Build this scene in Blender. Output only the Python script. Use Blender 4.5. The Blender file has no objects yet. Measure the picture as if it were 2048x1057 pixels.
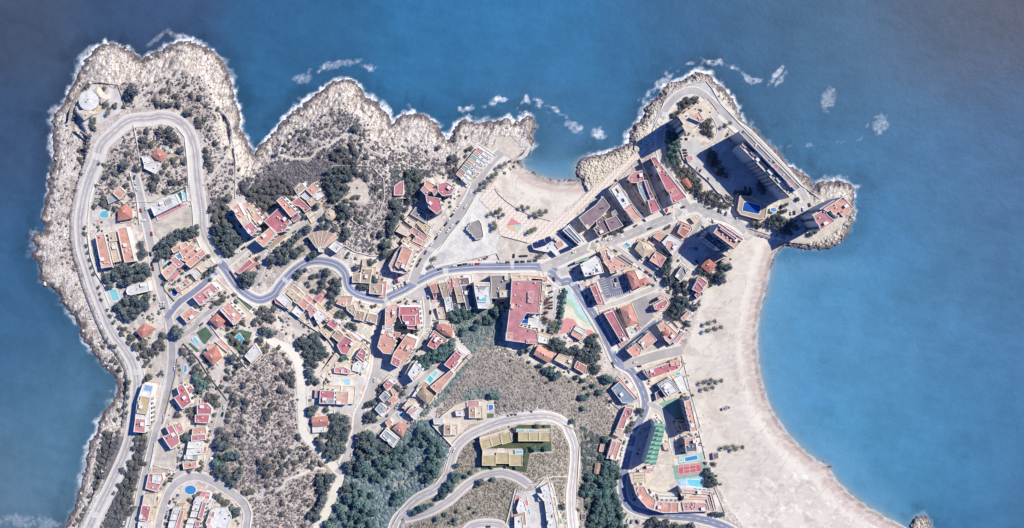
import bpy, bmesh, math, random
import numpy as np
from mathutils import Vector, Matrix
from mathutils.geometry import tessellate_polygon

S = bpy.context.scene
COL = S.collection
H = 880.0            # flying height of the camera in metres
M = 0.5              # metres per photograph pixel at sea level
CX, CY = 1024.0, 528.5

# ------------------------------------------------------------------ camera, sky, sun, exposure
cam = bpy.data.cameras.new('camera'); camo = bpy.data.objects.new('camera', cam); COL.objects.link(camo)
camo.location = (0, 0, H); camo.rotation_euler = (0, 0, 0)
cam.sensor_fit = 'HORIZONTAL'; cam.angle = 2*math.atan(512/H); cam.clip_start = 1; cam.clip_end = 20000
S.camera = camo
SUN_EL = math.radians(45)
sdx, sdy = 0.88, 0.475          # horizontal direction towards the sun
world = bpy.data.worlds.new('World'); S.world = world; world.use_nodes = True
wn = world.node_tree.nodes; wl = world.node_tree.links; wn.clear()
sky = wn.new('ShaderNodeTexSky'); sky.sky_type = 'NISHITA'; sky.sun_disc = False
sky.sun_elevation = SUN_EL; sky.sun_rotation = math.atan2(sdx, sdy); sky.air_density = 1.0; sky.dust_density = 0.0; sky.ozone_density = 6.0
bg = wn.new('ShaderNodeBackground'); bg.inputs[1].default_value = 0.07
wo = wn.new('ShaderNodeOutputWorld'); tint = wn.new('ShaderNodeMix'); tint.data_type = 'RGBA'; tint.blend_type = 'MULTIPLY'; tint.inputs[0].default_value = 1; tint.inputs[7].default_value = (0.42, 0.78, 1.42, 1)   # deep clear blue
wl.new(sky.outputs[0], tint.inputs[6]); wl.new(tint.outputs[2], bg.inputs[0]); wl.new(bg.outputs[0], wo.inputs[0])
sun = bpy.data.lights.new('sun', 'SUN'); sun.energy = 4.3; sun.angle = math.radians(0.5); sun.color = (1.0, 0.935, 0.77)
suno = bpy.data.objects.new('sun', sun); COL.objects.link(suno)
suno.rotation_euler = Vector((sdx*math.cos(SUN_EL), sdy*math.cos(SUN_EL), math.sin(SUN_EL))).to_track_quat('Z', 'Y').to_euler()
S.view_settings.view_transform = 'Standard'; S.view_settings.look = 'None'; S.view_settings.gamma = 1
S.view_settings.exposure = 0.72
S.render.engine = 'CYCLES'
GAIN = 1.45

# ------------------------------------------------------------------ plan coordinates
CROPS = {'S': (0, 0, 1.0)}
for k, x, y in (('A1',50,50),('A2',300,50),('A3',50,250),('A4',300,250),('A5',50,450),('A6',300,450),('A7',100,650),('A8',300,650),
                ('B3',550,130),('B4',550,330),('B5',440,340),('B6',550,500),('B7',550,650),('C1',770,180),('C2',770,340),('C3',770,500),
                ('C4',740,650),('C6',950,180),('C7',950,340),('C8',950,520),('D1',980,650),('D3',1130,250),('D4',1130,400),('D5',1130,540),
                ('D6',1280,130),('D7',1330,280),('D8',1480,230),('E1',1330,420),('E2',1500,340),('E3',1200,680),('E5',1400,600)):
    CROPS[k] = (x, y, 5.284)
for k, x, y in (('B1',100,850),('B2',300,850),('B8',550,850),('C5',780,850),('D2',980,850),('E4',1200,850),('E7',1600,850)):
    CROPS[k] = (x, y, 5.108)
CROPS['E6'] = (1400, 800, 4.112)

def P(crop, s):
    ox, oy, k = CROPS[crop]
    return [(ox+float(a)/k, oy+float(b)/k) for a, b in (t.split(',') for t in s.split())]
def W(px, py, z):
    f = M*(1-z/H)
    return ((px-CX)*f, -(py-CY)*f, z)

def lin(c):
    out = []
    for v in c[:3]:
        v = v/255.0
        out.append(v/12.92 if v <= 0.04045 else ((v+0.055)/1.055)**2.4)
    return out
def alb(c):
    return [min(0.86, v/GAIN) for v in lin(c)]

# ------------------------------------------------------------------ materials
MATS = {}
def nodes(name):
    m = bpy.data.materials.new(name); m.use_nodes = True
    nt = m.node_tree
    return m, nt, nt.nodes['Principled BSDF']
def N(nt, t, **kw):
    n = nt.nodes.new(t)
    for k, v in kw.items():
        if isinstance(k, str) and hasattr(n, k): setattr(n, k, v)
    return n
def setin(n, **kw):
    for k, v in kw.items(): n.inputs[k.replace('_', ' ')].default_value = v
    return n
def ramp(nt, a, b, c0=(0,0,0,1), c1=(1,1,1,1)):
    r = nt.nodes.new('ShaderNodeValToRGB'); r.color_ramp.elements[0].position = a; r.color_ramp.elements[1].position = b
    r.color_ramp.elements[0].color = c0; r.color_ramp.elements[1].color = c1
    return r
def mul(nt, a, b, fac=1.0, mode='MULTIPLY'):
    m = nt.nodes.new('ShaderNodeMix'); m.data_type = 'RGBA'; m.blend_type = mode
    if isinstance(fac, (int, float)): m.inputs[0].default_value = fac
    else: nt.links.new(fac, m.inputs[0])
    for i, v in ((6, a), (7, b)):
        if isinstance(v, (tuple, list)): m.inputs[i].default_value = (*v[:3], 1)
        else: nt.links.new(v, m.inputs[i])
    return m.outputs[2]
def mat(name, rgb, var=0.25, scale=0.25, rough=0.85, pattern=None, fine=0.15, spec=0.25, metal=0):
    """surface with blotchy weathering, fine grain and an optional tile / panel pattern"""
    if name in MATS: return MATS[name]
    m, nt, bs = nodes(name)
    L = nt.links.new
    geo = nt.nodes.new('ShaderNodeNewGeometry')
    base = alb(rgb)
    n1 = setin(N(nt, 'ShaderNodeTexNoise'), Scale=scale, Detail=6.0, Roughness=0.62); L(geo.outputs['Position'], n1.inputs['Vector'])
    r1 = ramp(nt, 0.3, 0.7, (*[1-var]*3, 1), (*[1+var*0.45]*3, 1)); L(n1.outputs[0], r1.inputs[0])
    n2 = setin(N(nt, 'ShaderNodeTexNoise'), Scale=2.3, Detail=3.0); L(geo.outputs['Position'], n2.inputs['Vector'])
    r2 = ramp(nt, 0.35, 0.65, (*[1-fine]*3, 1), (*[1+fine*0.5]*3, 1)); L(n2.outputs[0], r2.inputs[0])
    c = mul(nt, base, r1.outputs[0]); c = mul(nt, c, r2.outputs[0])
    h = n2.outputs[0]
    if pattern:
        tc = nt.nodes.new('ShaderNodeTexCoord')
        mp = nt.nodes.new('ShaderNodeMapping'); L(geo.outputs['Position'], mp.inputs[0])
        mp.inputs['Rotation'].default_value = (0, 0, math.radians(pattern[1]))
        if pattern[0] == 'panel':
            b = setin(N(nt, 'ShaderNodeTexBrick'), Scale=1.0); b.inputs['Brick Width'].default_value = pattern[2]; b.inputs['Row Height'].default_value = pattern[3]
            b.inputs['Mortar Size'].default_value = 0.09; b.inputs['Color1'].default_value = (1, 1, 1, 1); b.inputs['Color2'].default_value = (0.86, 0.86, 0.86, 1)
            b.inputs['Mortar'].default_value = (0.72, 0.70, 0.70, 1); b.inputs['Mortar Smooth'].default_value = 0.3
            L(mp.outputs[0], b.inputs[0]); c = mul(nt, c, b.outputs[0])
        if pattern[0] == 'tile':
            w = setin(N(nt, 'ShaderNodeTexWave'), Scale=pattern[2], Distortion=1.2, Detail=2.0); L(mp.outputs[0], w.inputs[0])
            r = ramp(nt, 0.1, 0.8, (0.62, 0.6, 0.6, 1), (1.08, 1.08, 1.08, 1)); L(w.outputs[0], r.inputs[0]); c = mul(nt, c, r.outputs[0]); h = w.outputs[0]
    L(c, bs.inputs['Base Color'])
    bp = setin(N(nt, 'ShaderNodeBump'), Strength=0.35, Distance=0.15); L(h, bp.inputs['Height']); L(bp.outputs[0], bs.inputs['Normal'])
    bs.inputs['Roughness'].default_value = rough; bs.inputs['Specular IOR Level'].default_value = spec; bs.inputs['Metallic'].default_value = metal
    MATS[name] = m
    return m

# ------------------------------------------------------------------ objects and tags
def link(o, parent=None):
    COL.objects.link(o)
    if parent is not None: o.parent = parent
    return o
def mesh_obj(name, verts, faces, m, parent=None, mats=None, fm=None, smooth=False, origin=None):
    me = bpy.data.meshes.new(name)
    if origin is None: origin = (0, 0, 0)
    if origin != (0, 0, 0):
        verts = [(v[0]-origin[0], v[1]-origin[1], v[2]-origin[2]) for v in verts]
    me.from_pydata(verts, [], faces)
    for x in (mats or [m]): me.materials.append(x)
    if fm: me.polygons.foreach_set('material_index', fm)
    if smooth: me.polygons.foreach_set('use_smooth', [True]*len(me.polygons))
    me.update()
    o = bpy.data.objects.new(name, me); o.location = origin
    return link(o, parent)
def tag(o, label=None, cat=None, group=None, kind=None):
    if label: o['label'] = label
    if cat: o['category'] = cat
    if group: o['group'] = group
    if kind: o['kind'] = kind
    return o
def empty(name, loc, label, cat, group=None):
    o = bpy.data.objects.new(name, None); o.location = loc; o.empty_display_size = 1
    link(o); tag(o, label, cat, group)
    return o
ORD = ['first','second','third','fourth','fifth','sixth','seventh','eighth','ninth','tenth','eleventh','twelfth','thirteenth','fourteenth',
       'fifteenth','sixteenth','seventeenth','eighteenth','nineteenth','twentieth','twenty-first','twenty-second','twenty-third','twenty-fourth']

def area(pts):
    return 0.5*sum(pts[i-1][0]*pts[i][1]-pts[i][0]*pts[i-1][1] for i in range(len(pts)))
def ccw(pts):
    return pts if area(pts) > 0 else pts[::-1]
def inset(pts, d):
    """polygon offset inwards by d (counter-clockwise input)"""
    n = len(pts); out = []
    for i in range(n):
        a, b, c = Vector(pts[i-1][:2]), Vector(pts[i][:2]), Vector(pts[(i+1) % n][:2])
        e1 = (b-a); e2 = (c-b)
        if e1.length < 1e-5 or e2.length < 1e-5: out.append(tuple(b)); continue
        e1.normalize(); e2.normalize()
        n1 = Vector((-e1.y, e1.x)); n2 = Vector((-e2.y, e2.x))
        s = n1+n2
        k = s.length_squared
        if k < 0.25: s = n1; k = 1.0; v = s*d
        else: v = s*(2*d/k)
        if v.length > 2.5*abs(d): v = v.normalized()*2.5*abs(d)
        out.append((b.x+v.x, b.y+v.y))
    return out
def inside(p, poly):
    x, y = p; c = False
    for i in range(len(poly)):
        x1, y1 = poly[i-1][:2]; x2, y2 = poly[i][:2]
        if (y1 > y) != (y2 > y) and x < (x2-x1)*(y-y1)/(y2-y1)+x1: c = not c
    return c

# ------------------------------------------------------------------ noise on the plan grid
rng = np.random.default_rng(7)
TAB = rng.random((256, 256)).astype(np.float32)
def vn(x, y, s, seed=0):
    x = x/s+seed*17.3; y = y/s+seed*31.7
    xi = np.floor(x).astype(int); yi = np.floor(y).astype(int); fx = x-xi; fy = y-yi
    fx = fx*fx*(3-2*fx); fy = fy*fy*(3-2*fy)
    a = TAB[yi % 256, xi % 256]; b = TAB[yi % 256, (xi+1) % 256]; c = TAB[(yi+1) % 256, xi % 256]; d = TAB[(yi+1) % 256, (xi+1) % 256]
    return (a*(1-fx)+b*fx)*(1-fy)+(c*(1-fx)+d*fx)*fy
def fbm(x, y, s, seed=0, o=4):
    t = 0; a = 1; n = 0
    for i in range(o):
        t = t+a*vn(x, y, s/2**i, seed+i*3); n += a; a *= 0.55
    return t/n
def sm(a, b, x):
    t = np.clip((x-a)/(b-a), 0, 1); return t*t*(3-2*t)

# ------------------------------------------------------------------ coast line
COAST = (P('S', '-40,1700 40,1300 95,1110') + P('B1', '150,1057 250,850 310,650 370,400 400,220 480,60') +
 P('A7', '560,960 640,830 700,760 728,690 722,600 690,520 560,440 500,340 420,240 340,130 325,0') +
 P('A5', '560,1020 450,900 380,810 370,720 200,620 165,560 170,490 150,370 90,350 80,290 130,230 75,170 110,100 200,90 240,0') +
 P('A3', '180,1010 210,870 250,700 255,580 300,400 310,200 300,0') +
 P('A1', '290,1030 340,900 410,870 450,740 530,620 590,480 640,370 740,280 850,210 960,215 1050,250 1130,290 1240,400 1290,340') +
 P('A2', '90,300 150,240 280,190 400,160 520,220 640,280 740,360 800,460 850,620 880,760 930,900 945,1030') +
 P('A4', '950,60 1030,170 1090,310 1200,200 1321,70') +
 P('B3', '70,610 200,500 300,430 380,360 480,290 560,220 640,175 700,150 790,165 870,210 940,340 1040,390 1110,440 1190,530 1240,630 1300,580') +
 P('C1', '80,350 170,290 290,240 420,280 530,350 570,440 640,530 680,540 730,430 770,380 850,330 950,345 1140,355') +
 P('C6', '350,290 410,350 470,330 550,265 600,300 630,400 600,490 610,580 560,690 480,745 520,830 640,900 780,950 950,970 1080,960') +
 P('D3', '180,590 130,530 120,440 180,370 300,330 450,310 580,250 690,190 700,60') +
 P('D6', '0,600 40,550 60,470 120,400 200,350 260,220 330,190 440,170 500,130 590,85 650,85 730,120 800,190 900,280 990,400 1030,500 1100,620') +
 P('D8', '200,210 330,330 440,430 500,540 650,620 730,690 780,790 840,710 960,715 1100,720 1210,770 1200,900') +
 P('E2', '1095,440 1080,560 1040,640 970,760 850,830 650,830 450,800 350,800 260,900 210,1040') +
 P('E1', '1050,900') + P('E5', '640,60 600,300 600,500 610,650 660,900 700,1050') + P('E6', '620,130 700,260 800,370 950,500') +
 P('E7', '290,430 350,550 500,700 700,850 900,960 1080,1050') + P('S', '1860,1085 2000,1180 2300,1320 2700,1700'))
ISLET = [(1841+21*math.cos(a)*(1+0.1*math.sin(3*a)), 1053+20*math.sin(a)) for a in [i*math.pi/10 for i in range(20)]]

def seg_dist(px, py, poly, closed=True):
    d = np.full(px.shape, 1e9, np.float32)
    n = len(poly)
    for i in range(0 if closed else 1, n):
        x1, y1 = poly[i-1]; x2, y2 = poly[i]
        dx, dy = x2-x1, y2-y1; l2 = dx*dx+dy*dy+1e-9
        t = np.clip(((px-x1)*dx+(py-y1)*dy)/l2, 0, 1)
        d = np.minimum(d, (px-x1-t*dx)**2+(py-y1-t*dy)**2)
    return np.sqrt(d)
def pip(px, py, poly):
    c = np.zeros(px.shape, bool)
    xs = [p[0] for p in poly]; ys = [p[1] for p in poly]
    bb = (px > min(xs)) & (px < max(xs)) & (py > min(ys)) & (py < max(ys))
    qx = px[bb]; qy = py[bb]; r = np.zeros(qx.shape, bool)
    for i in range(len(poly)):
        x1, y1 = poly[i-1]; x2, y2 = poly[i]
        if y1 == y2: continue
        r ^= ((y1 > qy) != (y2 > qy)) & (qx < (x2-x1)*(qy-y1)/(y2-y1)+x1)
    c[bb] = r
    return c
class Field:
    """values on a rectilinear grid of plan pixels, sampled bilinearly"""
    def __init__(s, xs, ys, v): s.xs, s.ys, s.v = xs, ys, v
    def __call__(s, x, y):
        x = np.asarray(x, float); y = np.asarray(y, float)
        i = np.clip(np.searchsorted(s.xs, x)-1, 0, len(s.xs)-2); j = np.clip(np.searchsorted(s.ys, y)-1, 0, len(s.ys)-2)
        fx = np.clip((x-s.xs[i])/(s.xs[i+1]-s.xs[i]), 0, 1); fy = np.clip((y-s.ys[j])/(s.ys[j+1]-s.ys[j]), 0, 1)
        v = s.v
        return (v[j, i]*(1-fx)+v[j, i+1]*fx)*(1-fy)+(v[j+1, i]*(1-fx)+v[j+1, i+1]*fx)*fy

gx = np.concatenate([np.arange(-80, 2160, 4), np.arange(2160, 2800, 20)]).astype(float)
gy = np.concatenate([np.arange(-60, 1180, 4), np.arange(1180, 1780, 20)]).astype(float)
GX, GY = np.meshgrid(gx, gy)
dc = seg_dist(GX, GY, COAST); dc = np.where(pip(GX, GY, COAST), dc, -dc)
di = seg_dist(GX, GY, ISLET); di = np.where(pip(GX, GY, ISLET), di, -di)
DIST = Field(gx, gy, np.maximum(dc, di))

HP = [(250,300,13),(400,300,13),(600,300,13),(720,380,19),(900,290,5),(1000,400,2.5),(1100,450,2.5),(1250,420,3),(1400,380,6),(1420,300,6),(1520,350,4.5),
      (1640,430,3.5),(1450,600,1.5),(1350,600,3),(1200,600,3.5),(1000,540,5),(850,560,7),(600,600,14),(450,700,20),(550,850,26),(350,850,16),(220,900,7),
      (160,500,8),(200,650,8),(265,760,7.5),(750,950,12),(950,760,18),(1080,900,30),(900,950,22),(1200,900,10),(1280,950,3.5),(1400,900,2),(1500,900,2),
      (1600,1000,2),(1050,680,9),(480,480,13),(160,380,8),(300,600,12),(300,450,11),(700,1000,13),(1000,1040,24),(1400,1050,3),(1320,220,4),(640,1300,40),
      (1200,1400,50),(200,1400,15),(900,430,4),(870,480,4),(960,480,3.2),(430,1000,14),(330,1000,13)]
num = np.zeros_like(GX); den = np.zeros_like(GX)+1e-12
for x, y, z in HP:
    w = np.exp(-((GX-x)**2+(GY-y)**2)/(2*62.0**2))+1e-5/(1+((GX-x)**2+(GY-y)**2)/1e5)
    num += w*z; den += w
ZH = Field(gx, gy, num/den)

BEACH_COVE = P('C7', '190,140 300,0') + P('C6', '430,740 520,830 640,900 780,950 950,970 1080,960') + P('D3', '190,600 250,700') + P('C7', '1200,240 880,510 800,530 620,490 470,420 340,330')
BEACH_MAIN = (P('E1', '820,330 870,240 1000,270 1321,370 1321,460 1100,1057 1000,1057 380,1040 400,960 650,760 715,600 650,500') )
BEACH_BIG = (P('E1', '840,310 870,250 1240,330') + P('E2', '350,790 260,900 210,1040') + P('E5', '680,0 640,300 650,650 740,1050') + P('E6', '640,130 830,370 1000,500') +
             P('E7', '400,550 750,850 1150,1057') + P('S', '2000,1180 2300,1320 2700,1700 1700,1700 1560,1200') + P('E6', '380,1057 250,900 150,720 60,500 0,200') +
             P('E3', '1040,860 950,600 870,340 850,160 960,-20') + P('E1', '380,1000 430,850 520,770 650,760 715,600 660,520 790,370'))
LOWCOAST = (P('S', '60,1300 60,400 100,80 150,190') + P('A1', '470,960 700,640') + P('A3', '640,350 590,500 560,700 500,900 510,1057') +
            P('A5', '520,100 540,300 620,560 680,780 820,1057') + P('A7', '720,310 820,450 850,600 860,760 800,1057') + P('B1', '640,90 600,320 480,620 380,900 290,1057') + P('S', '100,1300'))

# ------------------------------------------------------------------ roads (centre line, width in photograph px)
ROADS = [
 # name, label, crop points, asphalt width, tone, (outer walk left, outer walk right) widths
 ('coast_road', P('S','165,1110')+P('B1','400,1050 600,650 760,300 830,60')+P('A7','905,720 915,600 880,420 790,260 650,60')+P('A5','740,700 660,450 600,250 580,0')+P('A3','595,900 650,650 745,400 800,220 910,100')+
   P('A1','1100,1010 1321,985')+P('A2','120,965 270,1000')+P('A4','400,60 470,250 490,450 515,700 545,900')+P('A6','560,50 620,200 710,350 770,440'), 16, 'pale', (9, 4)),
 ('bend_road', P('A6','740,400 810,490 900,620 1000,720 1150,795 1290,750')+P('B6','0,460 60,370 200,220 350,130 500,120 650,160 740,250 770,380 850,460 1000,510 1150,530')+
   P('C3','30,500 200,420 400,300 600,220 900,185 1100,180 1300,178')+P('C8','600,70 760,85 860,130'), 16, 'blue', (5, 5)),
 ('avenue', P('C8','700,95')+P('C7','900,960 1100,870 1321,770')+P('D4','300,500 600,400 900,275 1200,150')+P('D7','100,775 330,715 450,770 700,850 860,960'), 18, 'grey', (6, 6)),
 ('inner_street', P('A3','1150,500 1200,700 1260,950')+P('A6','20,250 50,450 100,650 150,820 200,1000')+P('A8','230,200 225,450 170,750 115,1000')+P('B1','1080,60 1000,400 900,750 820,1057')+P('S','245,1110'), 13, 'grey', (4, 4)),
 ('diagonal_street', P('A6','700,500 500,680 300,830 170,990'), 11, 'blue', (4, 4)),
 ('garden_street', P('A8','240,200 350,110 470,30')+P('A6','520,1000 700,870 790,800'), 9, 'grey', (2, 2)),
 ('hill_street', P('B5','70,1000 130,955 330,800 460,860')+P('B5','600,750 800,620 960,550 1080,440'), 12, 'pale', (3, 3)),
 ('hill_loop', P('B5','440,850 465,960')+P('A6','1180,480 1130,600 1100,660'), 9, 'grey', (2, 2)),
 ('gravel_track', P('A8','1160,90')+P('B7','0,190 150,260 230,380 270,560 280,800 290,1000')+P('B8','300,100 450,250 600,430 660,520 620,650 520,900 430,1057')+P('S','600,1180'), 17, 'track', (0, 0)),
 ('steep_street', P('B6','1190,580 1130,700 1065,950')+P('B7','1080,300 1070,450 1020,640 960,800 880,960')+P('B8','830,80 760,260 690,420 640,500'), 15, 'grey', (4, 0)),
 ('court_street', P('C3','430,480 445,600 455,750 430,920')+P('C4','610,60 520,220 400,350 310,440'), 10, 'grey', (3, 3)),
 ('villa_street', P('C4','700,440 560,560 420,680 290,850 150,1000')+P('B7','1130,1010 1000,1040')+P('B8','900,20'), 10, 'grey', (2, 2)),
 ('plaza_street', P('C3','290,360')+P('C2','400,930 600,720 760,500 880,330')+P('C1','1000,930 1130,750 1230,660'), 17, 'warm', (9, 4)),
 ('playground_street', P('C8','800,150 900,240')+P('D5','60,130 200,330 330,520 450,760')+P('E3','180,230 330,330 420,470 475,620 470,750 400,880 300,1000')+
   P('E4','330,120 290,280 255,450 225,620 270,800 420,890 700,930 1000,960 1277,1045')+P('S','1500,1085'), 15, 'blue', (4, 4)),
 ('tunnel_street', P('E3','500,670 640,740 720,870 760,1000')+P('E4','740,170 775,300'), 10, 'grey', (2, 2)),
 ('court_side_street', P('D5','350,410 600,330 850,230 960,180')+P('D4','1010,850'), 9, 'pale', (3, 3)),
 ('upper_side_street', P('D4','1030,840 880,745 700,620 560,520 500,460'), 9, 'grey', (3, 3)),
 ('cross_street', P('D4','1010,830 1100,680 1200,560 1321,440')+P('E1','280,280 370,130 430,60'), 10, 'grey', (2, 2)),
 ('beach_access', P('E3','250,270 420,225 600,170 870,110'), 18, 'warm', (3, 3)),
 ('back_alley', P('D5','590,830 800,660 960,540'), 6, 'blue', (1.5, 1.5)),
 ('upper_hairpin', P('S','770,1110')+P('C5','50,1000 130,900 270,760 470,650 570,530 615,400 665,250 790,120 950,40')+P('D1','100,1030 300,990 550,965 700,990 800,1057')+
   P('D2','805,70 860,200 868,350 850,550 832,700 835,900 850,1057')+P('S','1150,1120'), 14, 'pale', (3.5, 3.5)),
 ('lower_hairpin', P('C5','140,960 300,920 450,865 620,760 780,620 950,525 1130,490 1277,530')+P('D2','330,570 400,620'), 13, 'pale', (3.5, 3.5)),
 ('turning_road', P('S','925,1075')+P('C5','830,1040 1000,1010 1150,1040')+P('S','1015,1075'), 14, 'pale', (3.5, 3.5)),
 ('block_loop_road', P('S','312,1100')+P('B2','90,1000 180,720 280,590 440,530 600,565 750,650 900,760 980,850 1000,950 980,1057')+P('S','488,1110'), 13, 'grey', (3, 3)),
 ('parking_street', P('B2','690,30 640,250 590,470')+P('A8','760,880 790,740'), 12, 'pale', (2, 2)),
 ('cape_road', P('D7','250,720')+P('D3','1250,800 1150,620 1060,440 1010,280 1000,150 1020,0')+P('D6','190,650 270,470 380,345 500,280 620,290 740,380 880,510 1050,660')+P('D8','80,190 330,440 600,740 700,900'), 13, 'grey', (8, 3)),
 ('goat_path', P('B8', '520,455 430,440 350,470 230,520 110,570 90,620 0,680')+P('B2', '1240,640 1150,670 1140,745 1060,705 1000,750'), 3.2, 'track', (0, 0)),
 ('foot_path', P('A2', '-60,880 -100,860 0,740 60,690 120,640 200,590 240,590'), 1.8, 'track', (0, 0)),
 ('foot_path', P('A1', '1180,880 1190,790 1260,710 1330,650'), 1.8, 'track', (0, 0)),
 ('foot_path', P('A4', '560,640 640,560 700,470 790,360 850,250 870,100 830,-60 700,-200'), 1.8, 'track', (0, 0)),
 ('foot_path', P('B3', '0,940 180,990 370,985 450,900 560,860 700,760 800,720 900,800 1010,900 1150,960'), 1.8, 'track', (0, 0)),
 ('foot_path', P('B8', '210,190 130,340 160,440 290,470'), 1.6, 'track', (0, 0)),
 ('cape_driveway', P('D6','760,500 830,600 850,720 780,860')+P('D7','520,30 420,180'), 11, 'pale', (2, 1)),
]
def spline(pts, step=4.0):
    out = []
    n = len(pts)
    for i in range(n-1):
        p0 = pts[max(i-1, 0)]; p1 = pts[i]; p2 = pts[i+1]; p3 = pts[min(i+2, n-1)]
        L = math.hypot(p2[0]-p1[0], p2[1]-p1[1]); k = max(1, int(L/step))
        for j in range(k):
            t = j/k
            out.append(tuple(0.5*((2*p1[a])+(-p0[a]+p2[a])*t+(2*p0[a]-5*p1[a]+4*p2[a]-p3[a])*t*t+(-p0[a]+3*p1[a]-3*p2[a]+p3[a])*t**3) for a in (0, 1)))
    out.append(pts[-1])
    return out
ROADLINES = [(nm, spline(pts), w, tone, wk) for nm, pts, w, tone, wk in ROADS]

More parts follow.
